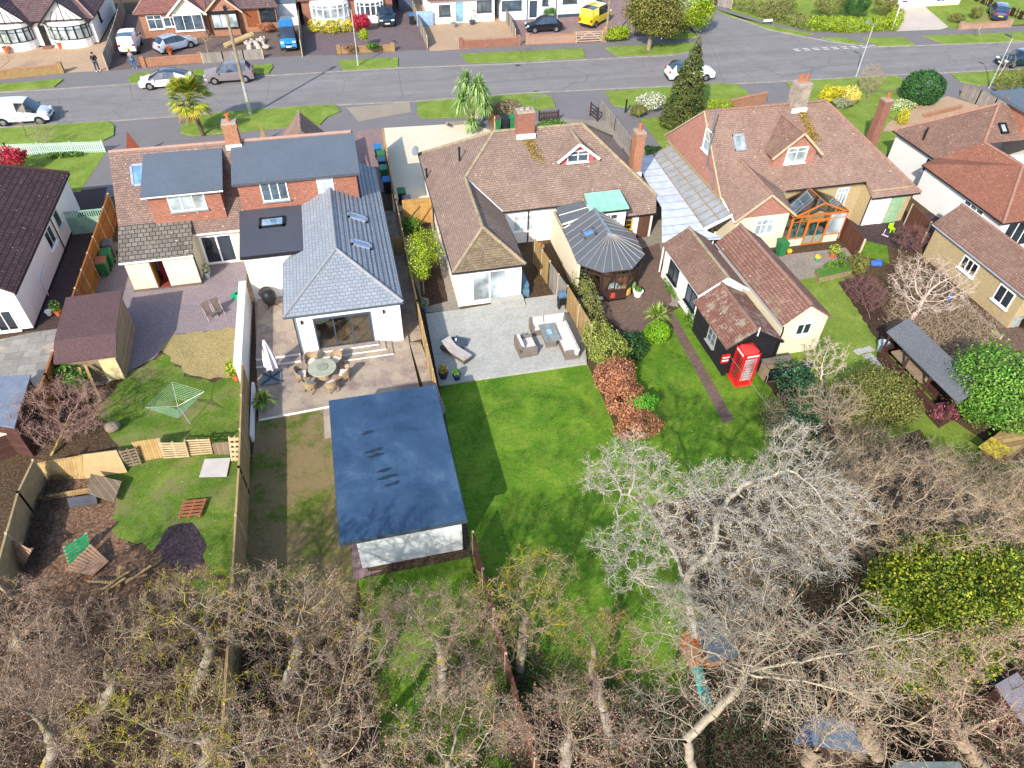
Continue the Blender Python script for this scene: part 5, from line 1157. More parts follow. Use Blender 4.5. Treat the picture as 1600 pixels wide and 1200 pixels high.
MB().box(cx - 1.45, y2 - .88, .8, cx + 1.45, y2, 2.4).build('bay_side', m_upvc, F2)
gfront(F2, cx - 1.9, cx + 1.9, y2 - .7, 2.45, 4.1, m_cren, t_farrd, 4, False, m_upvc)
F2b = thing('bungalow', 'orange brick bungalow with dark hung gable and arched wooden door', 'house', (G(380, 48).x, G(380, 52).y, 0))
wallring(F2b, [(xm2 + .05, y2), (xb + .8, y2), (xb + .8, y2 + 9), (xm2 + .05, y2 + 9)], 0, 2.6, m_brick)
roof(F2b, [[(xm2 + .05, y2 - .4, 2.55), (xb + 1.2, y2 - .4, 2.55), (xb - 1.5, y2 + 4.5, 6), (xm2 + .05, y2 + 4.5, 6)], [(xb - 1.5, y2 + 4.5, 6), (xb + 1.2, y2 - .4, 2.55), (xb + 1.2, y2 + 9.4, 2.55)], [(xm2 + .05, y2 + 4.5, 6), (xb - 1.5, y2 + 4.5, 6), (xb + 1.2, y2 + 9.4, 2.55), (xm2 + .05, y2 + 9.4, 2.55)]], t_farbr)
cx = G(358, 50).x; MB().box(cx - 1.35, y2 - .7, 0, cx + 1.35, y2 - .005, .8).build('bay_base', m_brick, F2b); win(F2b, V(cx - 1.3, y2 - .7, .8), (1, 0, 0), 2.6, 1.4, cols=(1, 1, 1), gm=m_glassl, fm=m_blk, name='bay_window'); MB().box(cx - 1.3, y2 - .68, .8, cx + 1.3, y2, 2.4).build('bay_side', m_blk, F2b)
gfront(F2b, cx - 1.9, cx + 1.9, y2 - .6, 2.45, 4.1, m_hung2, t_farbr, 4, False, _mc['cream_trim'])
wy(F2b, y2, (388, 42), (400, 16), fm=plain('oak_door', '#80492a', .6), gm=plain('oak_door', '#80492a', .6), name='door', sill=False); wy(F2b, y2, (408, 33), (427, 9), fm=m_blk, gm=m_glassd, transom=.3)
t = thing('garage', 'white panelled garage behind the blue van', 'garage', (G(450, 33).x, y2 + 1.5, 0)); x0, x1 = G(434, 33).x, G(467, 31).x
MB().box(x0, y2 + 1.5, 0, x1, y2 + 7, 2.3).build('wall', m_wren2, t); MB().box(x0 - .1, y2 + 1.4, 2.3, x1 + .1, y2 + 7.1, 2.42).build('flat_roof', m_flat, t); MB().box(x0 + .2, y2 + 1.46, 0.02, x1 - .2, y2 + 1.49, 2.1).build('garage_door', planks('white_door_panel', '#d6d8dc', '#cfd1d6', .3, 1, gap='#9a9ca2'), t)
F3 = thing('bungalow', 'red brick bungalow with round white bay behind the yellow hedge', 'house', (G(540, 25).x, G(540, 28).y, 0))
y3 = G(520, 36).y; xa, xb = G(476, 38).x, G(612, 22).x
wallring(F3, [(xa, y3), (xb, y3), (xb, y3 + 9), (xa, y3 + 9)], 0, 2.6, m_brickr)
roof(F3, [[(xa - .4, y3 - .4, 2.6), (xb + .4, y3 - .4, 2.6), (xb - 3, y3 + 4.5, 6), (xa + 3, y3 + 4.5, 6)], [(xb + .4, y3 - .4, 2.6), (xb + .4, y3 + 9.4, 2.6), (xb - 3, y3 + 4.5, 6)], [(xa - .4, y3 + 9.4, 2.6), (xa - .4, y3 - .4, 2.6), (xa + 3, y3 + 4.5, 6)], [(xa + 3, y3 + 4.5, 6), (xb - 3, y3 + 4.5, 6), (xb + .4, y3 + 9.4, 2.6), (xa - .4, y3 + 9.4, 2.6)]], t_farrd)
bay(F3, G(518, 32).x, y3, 2.1, .8, 2.2, 2.5, m_wren, m_upvc, m_glassl); bay(F3, G(578, 26).x, y3, 1.6, .8, 2.2, 2.5, m_wren, m_upvc, m_glass)
t = thing('garage', 'grey doored lean-to beside the red brick bungalow', 'garage', (G(625, 10).x, y3 + 4, 0)); MB().box(G(614, 10).x + .5, y3 + 3, 0, G(636, 10).x + .5, y3 + 8, 2.3).build('wall', plain('slate_grey_paint', '#55606e', .7), t)
MB().box(G(614, 10).x + .4, y3 + 2.9, 2.3, G(636, 10).x + .6, y3 + 8, 2.4).build('flat_roof', m_flat, t)
F4 = thing('bungalow', 'cream rendered bungalow with black windows and pale blue door', 'house', (G(720, 30).x, G(720, 34).y, 0))
y4 = G(720, 36).y; xa, xb = G(676, 40).x, G(772, 32).x
wallring(F4, [(xa, y4), (xb, y4), (xb, y4 + 9), (xa, y4 + 9)], 0, 2.6, m_wren)
roof(F4, [[(xa - .4, y4 - .4, 2.6), (xb + .4, y4 - .4, 2.6), (xb + .4, y4 + 4.5, 6), (xa + 3, y4 + 4.5, 6)], [(xa - .4, y4 + 9.4, 2.6), (xa - .4, y4 - .4, 2.6), (xa + 3, y4 + 4.5, 6)], [(xa + 3, y4 + 4.5, 6), (xb + .4, y4 + 4.5, 6), (xb + .4, y4 + 9.4, 2.6), (xa - .4, y4 + 9.4, 2.6)]], t_farrd)
wy(F4, y4, (686, 25), (703, 7), cols=(1, 1), fm=m_anth, gm=m_glass); wy(F4, y4, (713, 34), (723, 3), fm=plain('duck_egg_paint', '#7fa9bb', .5), gm=_mc['duck_egg_paint'], name='door', sill=False); wy(F4, y4, (745, 19), (768, 0), cols=(1, 1, 1), fm=m_anth, gm=m_glass)
F5 = thing('bungalow', 'pale blue white bungalow with dark door behind the black hatchback', 'house', (G(850, 25).x, G(850, 28).y, 0))
y5 = G(850, 29).y; xa, xb = G(781, 30).x, G(925, 20).x; m_blw = plain('blue_white_render', '#d3dbe4', .85, var=.04)
wallring(F5, [(xa, y5), (xb, y5), (xb, y5 + 9), (xa, y5 + 9)], 0, 2.7, m_blw); MB().box(G(870, 26).x, y5 - .03, 0, xb + .02, y5 + 1, .35).build('plinth', m_anth, F5)
roof(F5, [[(xa - .4, y5 - .4, 2.65), (xb + .4, y5 - .4, 2.65), (xb - 3, y5 + 4.5, 6), (xa, y5 + 4.5, 6)], [(xb + .4, y5 - .4, 2.65), (xb + .4, y5 + 9.4, 2.65), (xb - 3, y5 + 4.5, 6)], [(xa, y5 + 4.5, 6), (xb - 3, y5 + 4.5, 6), (xb + .4, y5 + 9.4, 2.65), (xa - .4, y5 + 9.4, 2.65)]], t_farbr)
wy(F5, y5, (784, 16), (815, 0), cols=(1, 1, 1), fm=m_anth, gm=m_glass); wy(F5, y5, (827, 27), (839, 1), fm=m_blk, gm=m_anth, name='door', sill=False); wy(F5, y5, (847, 8), (857, -6), fm=m_anth, gm=m_glass); wy(F5, y5, (879, 5), (902, -10), cols=(1, 1), fm=m_anth, gm=m_glass)
for x in (821, 868): pipe(F5, [(G(x, 28).x, y5 - .06, 2.6), (G(x, 28).x, y5 - .06, 0)], .05, m_anth)
F6 = thing('house', 'pale house front with white garage door at the top right', 'house', (G(1420, 5).x, G(1420, 5).y, 0)); y6 = G(1420, 12).y; xa, xb = G(1396, 10).x, G(1500, 8).x
wallring(F6, [(xa, y6), (xb, y6), (xb, y6 + 8), (xa, y6 + 8)], 0, 2.6, m_cren); wy(F6, y6, (1400, 12), (1426, -6), fm=m_upvc, gm=m_white, name='garage_door', sill=False); wy(F6, y6, (1462, 3), (1480, -8), gm=m_glass, cols=(1, 1))
roof(F6, [[(xa - .4, y6 - .4, 2.6), (xb + .4, y6 - .4, 2.6), (xb + .4, y6 + 4, 5.6), (xa - .4, y6 + 4, 5.6)], [(xa - .4, y6 + 4, 5.6), (xb + .4, y6 + 4, 5.6), (xb + .4, y6 + 8.4, 2.6), (xa - .4, y6 + 8.4, 2.6)]], t_farrd)
F7 = thing('house', 'white house corner with brick side by the top hedge', 'house', (G(1240, 0).x, G(1240, 0).y, 0)); y7 = G(1240, -4).y; xa, xb = G(1200, 0).x, G(1258, 0).x
wallring(F7, [(xa, y7), (xb, y7), (xb, y7 + 8), (xa, y7 + 8)], 0, 2.6, m_wren); roof(F7, [[(xa - .4, y7 - .4, 2.6), (xb + .4, y7 - .4, 2.6), (xb + .4, y7 + 4, 5.6), (xa - .4, y7 + 4, 5.6)], [(xa - .4, y7 + 4, 5.6), (xb + .4, y7 + 4, 5.6), (xb + .4, y7 + 8.4, 2.6), (xa - .4, y7 + 8.4, 2.6)]], t_farrd)
# ================================================ VEHICLES
m_tyre = plain('tyre', '#1a1a1c', .9); m_rim = plain('alloy', '#a9acb2', .35, .8); m_plw = plain('white_plate', '#e4e4de', .5, var=.02); m_ply = plain('yellow_plate', '#e2b83a', .5, var=.02)
m_cg1 = glassmat('car_glass', '#1d2b38', .04); m_head = plain('headlamp', '#cdd6dc', .1, spec=.9, var=.05); m_tail = plain('tail_lamp', '#a3161c', .2, var=.05); m_trim = plain('black_trim', '#232427', .6)
PR = {  # t, belt z, top z, top half width (all relative)
 'suv': [(0, .36, .38, .86), (.015, .58, .60, .9), (.05, .63, .68, .86), (.13, .64, .95, .74), (.38, .63, 1.0, .74), (.56, .62, .97, .74), (.73, .61, .65, .86), (.93, .55, .59, .82), (.985, .48, .5, .78), (1, .3, .32, .74)],
 'hatch': [(0, .34, .36, .84), (.015, .58, .60, .88), (.05, .62, .67, .84), (.17, .63, .95, .72), (.40, .62, 1.0, .72), (.55, .61, .96, .72), (.76, .59, .63, .84), (.93, .52, .55, .8), (.985, .44, .46, .74), (1, .28, .3, .7)],
 'sedan': [(0, .34, .36, .84), (.015, .58, .60, .86), (.07, .63, .68, .84), (.30, .62, .94, .70), (.45, .61, 1.0, .70), (.58, .60, .95, .70), (.80, .57, .62, .84), (.93, .50, .53, .8), (.985, .42, .44, .72), (1, .28, .3, .66)],
 'van': [(0, .3, .32, .9), (.008, .60, .96, .88), (.02, .60, .99, .86), (.3, .6, 1.0, .86), (.5, .60, 1.0, .84), (.66, .58, .96, .80), (.84, .52, .58, .84), (.95, .46, .49, .8), (.985, .40, .42, .74), (1, .25, .27, .7)],
 'bigvan': [(0, .28, .3, .92), (.008, .56, .95, .88), (.02, .56, .99, .86), (.3, .56, 1.0, .86), (.5, .56, 1.0, .84), (.70, .54, .97, .80), (.86, .48, .54, .86), (.96, .42, .45, .84), (.99, .36, .38, .8), (1, .2, .22, .78)]}
def car(label, cat, name, kind, px, py, rz, L, W, Hh, pm, roofm=None, plate_r=m_ply, panel=False, side=(3, 5), rails=False, group=None, z=0.02):
    g = G(px, py); t = thing(name, label, cat, (0, 0, 0), 0, group); P = PR[kind]; n = len(P); w = W / 2
    def sec(k):
        q, zb, zt, wt = P[k]; x = -L / 2 + q * L; e = 1 - .10 * (abs(q - .5) * 2) ** 4
        lo = .2 if 0 < k < n - 1 else .24
        return [V(x, w * .93 * e, lo * Hh * .9), V(x, w * e, .36 * Hh if zb > .36 else zb * Hh * .95), V(x, w * .97 * e, zb * Hh), V(x, w * wt * e, zt * Hh), V(x, w * wt * .55 * e, zt * Hh + .03), V(x, 0, zt * Hh + .045)]
    B, GW, GR, GS, RF = MB(), MB(), MB(), {1: MB(), -1: MB()}, MB()
    iA = 3  # rear glass ends at station 3, windscreen between 5 and 6
    for k in range(n - 1):
        a, c = sec(k), sec(k + 1)
        for j in range(5):
            for s in (1, -1):
                f = lambda v: V(v.x, v.y * s, v.z)
                q = [f(a[j]), f(c[j]), f(c[j + 1]), f(a[j + 1])]
                if s == 1: q = q[::-1]
                if k == 5 and j >= 3: tgt = GW
                elif k == iA - 1 and j >= 3 and not panel: tgt = GR
                elif j == 2 and side[0] <= k < side[1]: tgt = GS[s]
                elif j == 2 and k in (5,) : tgt = GS[s]
                elif j == 2 and k == iA - 1 and not panel and kind != 'van': tgt = B
                elif j >= 3 and iA <= k < 5 and roofm: tgt = RF
                else: tgt = B
                tgt.poly(q)
    for k, rev in ((0, False), (n - 1, True)):
        a = sec(k); q = [V(v.x, v.y, v.z) for v in a] + [V(v.x, -v.y, v.z) for v in a[::-1][1:]]; B.poly(q if rev else q[::-1])
    a, c = sec(1), sec(n - 2); B.poly([V(a[0].x, a[0].y, a[0].z), V(a[0].x, -a[0].y, a[0].z), V(c[0].x, -c[0].y, c[0].z), V(c[0].x, c[0].y, c[0].z)])
    B.build('body', pm, t, True); GW.build('windscreen', m_cg1, t, True)
    if GR.f: GR.build('rear_window', m_cg1, t, True)
    if RF.f: RF.build('roof', roofm, t, True)
    for s in (1, -1):
        if GS[s].f:
            o = GS[s].build('side_window', m_cg1, t)
            x = -L / 2 + .5 * L; pb = MB(); zb, zt = .61 * Hh, .97 * Hh
            if not panel: pb.bar((x - .05, s * w * .965, zb), (x - .05, s * w * .735, zt), .08, .03, 0, (1, 0, 0)).build('door_pillar', m_trim, o)
    wb = (.185, .80) if kind != 'van' else (.2, .82); r = .33 if Hh < 1.9 else .35
    for q in wb:
        for s in (1, -1):
            c = V(-L / 2 + q * L, s * (w - .1), r)
            wh = MB().lathe(c - V(0, s * .02, 0), [(r * 1.16, 0), (r * 1.16, .105)], 20, ax=(0, s, 0)).build('wheel_arch', m_trim, t)
            ty = MB().lathe(c, [(r * .6, -.1), (r * .95, -.1), (r, -.05), (r, .08), (r * .93, .115), (r * .66, .12)], 20, ax=(0, s, 0)).build('wheel', m_tyre, t, True)
            b = MB().lathe(c + V(0, s * .1, 0), [(r * .66, 0), (r * .6, .02), (r * .2, .025)], 16, ax=(0, s, 0))
            b.build('rim', m_rim, ty)
    fz = .47 * Hh; fx, rx = L / 2, -L / 2
    for s in (1, -1):
        MB().obox((fx - .09 * L / 4.5, s * w * .66, fz), (.08, 0, 0), (0, .17, 0), (-.03, 0, .06)).build('headlight', m_head, t)
        MB().obox((rx + .05, s * w * .76, .56 * Hh if Hh < 1.9 else .42 * Hh), (.05, 0, 0), (0, .12, 0), (0, 0, .1 if Hh < 1.9 else .2)).build('tail_light', m_tail, t)
        MB().obox((-L / 2 + (.70 if kind != 'van' else .78) * L, s * (w + .06), .6 * Hh), (.07, 0, 0), (0, .09, 0), (0, 0, .07)).build('wing_mirror', m_trim if kind in ('van', 'bigvan') else pm, t)
    MB().obox((fx - .02, 0, .2 * Hh), (.04, 0, 0), (0, w * .78, 0), (0, 0, .1)).build('bumper', m_trim, t); MB().obox((rx + .02, 0, .2 * Hh), (.04, 0, 0), (0, w * .8, 0), (0, 0, .1)).build('bumper', m_trim, t)
    MB().obox((fx + .02, 0, .27 * Hh), (.012, 0, 0), (0, .26, 0), (0, 0, .055)).build('number_plate', m_plw, t); MB().obox((rx - .025, 0, .4 * Hh), (.012, 0, 0), (0, .26, 0), (0, 0, .055)).build('number_plate', plate_r, t)
    MB().obox((fx - .03, 0, .38 * Hh), (.03, 0, 0), (0, w * .42, 0), (0, 0, .05)).build('grille', m_trim, t)
    if rails:
        for s in (1, -1): MB().bar((-L * .32, s * w * .66, Hh + .04), (L * .08, s * w * .66, Hh + .03), .04, .04).build('roof_rail', m_rim, t)
    t.location = (g.x, g.y, z); t.rotation_euler = (0, 0, rz); return t
PI = math.pi
p_wh = paint('white_car_paint', '#e6e8ec'); p_gr = paint('grey_brown_paint', '#7d7578'); p_si = paint('silver_blue_paint', '#a2adbd'); p_bl = paint('bright_blue_paint', '#1f7fc0'); p_bk = paint('black_car_paint', '#171c24'); p_dg = paint('dark_green_paint', '#1c2b36')
p_ye = paint('yellow_paint_car', '#e8cf12'); p_nv = paint('navy_paint', '#25305c'); p_gt = paint('glass_roof', '#1c2630', .1)
def gdir(a, b): p, q = G(*a), G(*b); return math.atan2(q.y - p.y, q.x - p.x)
hd = gdir((0, 160), (400, 138))
car('white saloon with dark glass roof parked at the kerb behind the grey four wheel drive', 'car', 'parked_car', 'sedan', 263, 134, PI + hd + .03, 4.7, 1.85, 1.45, p_wh, p_gt)
car('grey brown four wheel drive behind the white saloon under the wooden pole', 'car', 'parked_car', 'suv', 361, 126, PI + hd + .03, 4.5, 1.82, 1.68, p_gr, rails=True)
car('small white van with grey bumpers parked on the near side at the left edge', 'van', 'parked_van', 'van', 40, 190, hd, 4.5, 1.8, 1.85, paint('dull_white_paint', '#d4d9e2'), panel=True, side=(4, 5))
car('small white van with yellow rear plate parked nose-in on the brick drive', 'van', 'parked_van', 'van', 207, 77, gdir((205, 84), (218, 50)), 4.3, 1.75, 1.85, p_wh, panel=False, side=(4, 5))
car('silver hatchback on the brick drive beside the white van', 'car', 'parked_car', 'hatch', 276, 77, gdir((250, 82), (308, 68)) + .05, 4.1, 1.72, 1.48, p_si)
bv = car('bright blue camper van with white rear parked facing the street', 'van', 'parked_van', 'bigvan', 452, 70, gdir((448, 45), (452, 88)), 4.9, 1.75, 2.1, p_bl, roofm=plain('blue_slat', '#2374a8', .5), plate_r=m_plw, side=(3, 5))
b = MB(); [b.bar((-2.0 + k * .42, -.68, 2.16), (-2.0 + k * .42, .68, 2.16), .12, .05) for k in range(8)]; b.build('roof_rack', p_bl, bv); MB().box(-2.4, -.8, 2.12, -1.75, .8, 2.28).build('roof_box', p_wh, bv)
car('black four wheel drive facing the street on the mauve block drive', 'car', 'parked_car', 'suv', 604, 34, gdir((600, 10), (607, 44)), 4.5, 1.9, 1.65, p_dg, p_gt)
car('black hatchback behind the low brick wall by the wooden gate', 'car', 'parked_car', 'hatch', 849, 48, PI + gdir((822, 52), (875, 49)), 4.0, 1.75, 1.5, p_bk)
cv = car('yellow camper van with cycle rack on the block paved drive', 'van', 'parked_van', 'bigvan', 930, 36, gdir((912, 42), (955, 24)) + .1, 4.9, 1.9, 2.0, p_ye, side=(3, 5))
MB().box(-.9, -.4, 2.04, .6, .4, 2.1).build('solar_panel', m_anth, cv); b = MB(); [b.bar((-2.5, -.7, 1.0 + k * .22), (-2.5, .7, 1.0 + k * .22), .05, .04) for k in range(4)]; b.bar((-2.5, -.5, .9), (-2.5, -.5, 1.75), .04, .04).bar((-2.5, .5, .9), (-2.5, .5, 1.75), .04, .04).build('cycle_rack', m_upvc, cv)
car('white four wheel drive passing behind the tall conifer', 'car', 'parked_car', 'suv', 1076, 123, gdir((1040, 124), (1112, 121)), 4.65, 1.85, 1.64, p_wh, p_gt, rails=True)
car('dark green black saloon at the right edge of the road', 'car', 'parked_car', 'sedan', 1590, 101, PI + gdir((1547, 103), (1600, 99)), 4.7, 1.85, 1.42, paint('black_green_paint', '#12303a'), p_gt)
car('navy blue people carrier parked by the dark rail fence at top right', 'car', 'parked_car', 'suv', 1556, 27, gdir((1560, 33), (1550, 10)), 4.2, 1.75, 1.6, p_nv)

# ================================================ STREET THINGS
m_galv = plain('galvanised', '#b3b5ae', .5, .3); m_pole = plain('weathered_pole', '#8a7c66', .95, var=.3)
p = G(392, 180); t = thing('telegraph_pole', 'tall weathered wooden pole with metal lower sleeve beside the palm', 'pole', tuple(p))
MB().tube(p, p + V(0, 0, 2.9), .15, .14, 10).build('sleeve', m_galv, t); MB().tube(p + V(0, 0, 2.9), p + V(0, 0, 8.7), .14, .11, 10).build('pole', m_pole, t)
MB().box(p.x - .12, p.y - .2, 8.2, p.x + .12, p.y + .2, 8.75).tube(p + V(0, 0, 8.5), p + V(.35, 0, 8.6), .03).build('junction_box', m_blk, t)
for (bx, by, hh, lab, ang) in [(560, 104, 5.2, 'slim pale street lamp on the short verge in front of the mauve drive', 2.3), (1337, 121, 4.9, 'slim pale street lamp on the verge before the tiled house on the right', 1.9), (1545, 138, 4.6, 'pale leaning lamp post beside the clipped hedge at the right edge', 1.6)]:
    p = G(bx, by); t = thing('street_lamp', lab, 'street lamp', tuple(p), 0, 'street lamps along the road'); MB().tube(p, p + V(0, 0, 1.1), .085, .08, 8).tube(p + V(0, 0, 1.1), p + V(0, 0, hh), .055, .045, 8).build('post', m_galv, t)
    d = V(math.cos(ang), math.sin(ang), 0); c = p + V(0, 0, hh); MB().tube(c, c + d * .5 + V(0, 0, .08), .04, .03, 6).obox(c + d * .6 + V(0, 0, .1), d * .3, V(-d.y, d.x, 0) * .12, V(0, 0, .06)).build('lamp_head', m_anth if bx > 1500 else plain('lamp_head_grey', '#6d7a7a', .5), t)
def poleobj(name, lab, cat, px, py, h, r, mat): p = G(px, py); return tag(MB().tube(p, p + V(0, 0, h), r, r * .85, 8).build(name, mat), lab, cat)
poleobj('telegraph_pole', 'dark wooden pole beside the yellow camper van', 'pole', 946, 66, 6.5, .13, m_pole)
poleobj('post', 'dark post beside the side road fence at the top', 'post', 1116, 13, 2.5, .15, m_dwood)
poleobj('bollard', 'short dark post with white top by the driveway hedge', 'bollard', 977, 176, 1.2, .09, m_blk)
p = G(1193, 39); t = thing('street_sign', 'low white street name sign on two black legs by the side road', 'sign', tuple(p)); MB().box(p.x - .1, p.y - .03, .35, p.x + 1.0, p.y + .03, .6).build('sign_plate', m_upvc, t)
for x in (0, .9): MB().box(p.x + x - .03, p.y, 0, p.x + x + .03, p.y + .05, .5).build('leg', m_blk, t)
p = G(1393, 47); t = thing('estate_sign', 'purple and white estate agent board on a tall white post', 'sign', tuple(p)); MB().bar(p, p + V(0, 0, 3.6), .08, .08).build('post', m_upvc, t); MB().box(p.x, p.y - .03, 2.9, p.x + .75, p.y + .03, 3.6).build('board', plain('purple_board', '#7a3a86', .6), t); MB().box(p.x + .05, p.y - .04, 3.1, p.x + .7, p.y - .032, 3.3).build('board_band', m_upvc, t)

def bin_(lab, px, py, body, lid, rz=0, z=.03, h=1.05, group='wheelie bins', open_=False):
    t = thing('wheelie_bin', lab, 'bin', (0, 0, 0), 0, group); b = MB(); lo = [(-.22, -.25), (.22, -.25), (.22, .25), (-.22, .25)]; hi = [(-.28, -.33), (.28, -.33), (.28, .33), (-.28, .33)]
    L = [V(x, y, .05) for x, y in lo]; Hh = [V(x, y, h - .1) for x, y in hi]
    for i in range(4): j = (i + 1) % 4; b.poly([L[i], L[j], Hh[j], Hh[i]])
    b.poly(L[::-1]).poly(Hh); b.build('body', body, t)
    MB().slab([V(-.3, -.35, h - .02), V(.3, -.35, h - .02), V(.3, .36, h + .04), V(-.3, .36, h + .04)], .08).bar((-.2, .4, h), (.2, .4, h), .04, .04).build('lid', lid, t)
    for s in (-1, 1): MB().lathe((s * .24, .28, .1), [(.1, -.03), (.1, .03)], 10, ax=(1, 0, 0)).build('wheel', m_tyre, t)
    p = G(px, py, z); t.location = p; t.rotation_euler = (0, 0, rz); return t
bg, bb_, bk, bl = plain('bin_green', '#2f6b41', .55), plain('bin_bright_green', '#2c6f42', .55), plain('bin_black', '#23262b', .55), plain('bin_blue_lid', '#2c6fa8', .5); bgr = plain('bin_grey', '#5c5e62', .6)
for a in [('black bin with blue lid, furthest of the row by the pink drive', 592, 248, bk, bl), ('dark green bin second from the road in the row by the pink drive', 597, 258, bg, bg), ('black bin with dark blue lid, middle of the row by the pink drive', 598, 269, bk, plain('bin_navy', '#27476b', .5)),
          ('green bin with teal lid, fourth in the row by the pink drive', 601, 281, bg, plain('bin_teal', '#3c8068', .5)), ('narrow black bin with blue lid nearest the side path', 606, 300, bk, bl),
          ('bin with mossy green lid just behind the new wooden gates', 629, 318, bk, bg), ('black bin beside the bark bed below the wooden gates', 637, 330, bk, plain('bin_purple_grey', '#45424d', .5)),
          ('green bin with brown lid left of the front hedge bins', 777, 202, bb_, plain('bin_brown', '#5a4038', .5)), ('black bin between two green bins behind the hedge', 789, 202, bk, bk), ('bright green bin right of the black one behind the hedge', 800, 200, bb_, bb_),
          ('grey bin behind the green bins against the orange fence', 176, 400, bgr, bgr), ('green bin with lid shut beside the cream lean-to', 173, 415, bg, bb_), ('green bin with rusty brown lid leaning against the fence', 166, 428, bg, plain('bin_rust', '#9a6347', .7)),
          ('tall green bin beside the orange timber room', 1218, 398, bb_, bb_), ('green bin behind the clipped hedge at the right edge', 1587, 157, bb_, bb_), ('dark bin with blue lid beside the pale blue gate', 644, 38, bk, bl)]: bin_(*a)

# ---- people
def skin_mesh(pts, edges, rad, name, mat, par, sub=1):
    me = bpy.data.meshes.new(name); me.from_pydata([tuple(p) for p in pts], edges, []); o = bpy.data.objects.new(name, me); C.objects.link(o)
    o.modifiers.new('s', 'SKIN'); s = o.modifiers.new('u', 'SUBSURF'); s.levels = s.render_levels = sub
    for i, r in enumerate(rad): me.skin_vertices[0].data[i].radius = (r, r) if not isinstance(r, tuple) else r
    me.skin_vertices[0].data[0].use_root = True
    dg = bpy.context.evaluated_depsgraph_get(); m2 = bpy.data.meshes.new_from_object(o.evaluated_get(dg)); o.modifiers.clear(); o.data = m2; m2.materials.clear(); m2.materials.append(mat)
    m2.polygons.foreach_set('use_smooth', [True] * len(m2.polygons)); m2.name = name
    if par: o.parent = par
    return o
def person(lab, px, py, rz, coat, trs, hairm, hands):
    t = thing('person', lab, 'person'); sk = plain('skin', '#b98468', .7, var=.05)
    J = dict(pel=V(0, 0, .95), ch=V(0, .02, 1.3), nk=V(0, .02, 1.5), hd=V(0, -.03, 1.66), lh=V(.1, 0, .9), lk=V(.12, -.02, .5), la=V(.13, .03, .09), lt=V(.14, -.13, .04), rh=V(-.1, 0, .9), rk=V(-.13, -.04, .5), ra=V(-.15, .0, .09), rt=V(-.17, -.16, .04),
             ls=V(.19, .02, 1.42), le=V(.26, .02, 1.14), lw=V(.14 * hands[0], -.22 * hands[1] - .02, 1.12 + .16 * hands[1]), rs=V(-.19, .02, 1.42), re=V(-.26, .0, 1.14), rw=V(-.12 * hands[0], -.22 * hands[2] - .02, 1.02 + .3 * hands[2]))
    K = list(J); ix = {k: i for i, k in enumerate(K)}; E_ = [('pel', 'ch'), ('ch', 'nk'), ('nk', 'hd'), ('pel', 'lh'), ('lh', 'lk'), ('lk', 'la'), ('la', 'lt'), ('pel', 'rh'), ('rh', 'rk'), ('rk', 'ra'), ('ra', 'rt'), ('ch', 'ls'), ('ls', 'le'), ('le', 'lw'), ('ch', 'rs'), ('rs', 're'), ('re', 'rw')]
    rd = dict(pel=.14, ch=.15, nk=.06, hd=.1, lh=.09, lk=.06, la=.04, lt=.035, rh=.09, rk=.06, ra=.04, rt=.035, ls=.065, le=.045, lw=.03, rs=.065, re=.045, rw=.03)
    pts = [J[k] for k in K]; rad = [rd[k] for k in K]; ed = [(ix[a], ix[b]) for a, b in E_]
    for s, wv in (('l', J['lw']), ('r', J['rw'])):     # five short fingers on each hand
        for f in range(5):
            pts.append(wv + V((f - 2) * .018, -.06 - (.02 if 0 < f < 4 else 0), .015 - .008 * f)); rad.append(.009); ed.append((ix[s + 'w'], len(pts) - 1))
    skin_mesh(pts, ed, rad, 'body', sk, t)
    def sub(keys, es, gr, nm, m): skin_mesh([J[k] for k in keys], [(keys.index(a), keys.index(b)) for a, b in es], [rd[k] + gr for k in keys], nm, m, t)
    sub(['pel', 'lh', 'lk', 'la', 'rh', 'rk', 'ra'], [('pel', 'lh'), ('lh', 'lk'), ('lk', 'la'), ('pel', 'rh'), ('rh', 'rk'), ('rk', 'ra')], .022, 'trousers', trs)
    sub(['ch', 'pel', 'ls', 'le', 'lw', 'rs', 're', 'rw'], [('ch', 'pel'), ('ch', 'ls'), ('ls', 'le'), ('le', 'lw'), ('ch', 'rs'), ('rs', 're'), ('re', 'rw')], .025, 'jacket', coat)
    MB().ball(J['hd'] + V(0, .02, .05), .105, .115, .1, 12).build('hair', hairm, t, True)
    for s in (1, -1):
        k = J['lt' if s > 0 else 'rt']; MB().ball(k + V(0, .05, .01), .05, .13, .05, 10).build('shoe', m_upvc, t, True); MB().ball(J['hd'] + V(s * .035, -.1, .0), .012, .01, .01, 6).build('eye', m_blk, t)
    MB().ball(J['hd'] + V(0, -.11, -.025), .014, .02, .022, 6).build('nose', sk, t)
    p = G(px, py); t.location = (p.x, p.y, .03); t.rotation_euler = (0, 0, rz)
person('person in black jacket and blue jeans standing on the gravel drive edge', 154, 112, .3, plain('black_coat', '#1f2126', .9), plain('jeans', '#2c3f5e', .9), plain('dark_hair', '#2a1d16', .9), (1, 1, 1))
person('person in grey top and blue jeans standing by the brick wall end', 211, 108, 2.9, plain('grey_top', '#75747c', .9), plain('blue_jeans', '#3d6a9c', .9), plain('brown_hair', '#6d4a35', .9), (.8, 1, .8))

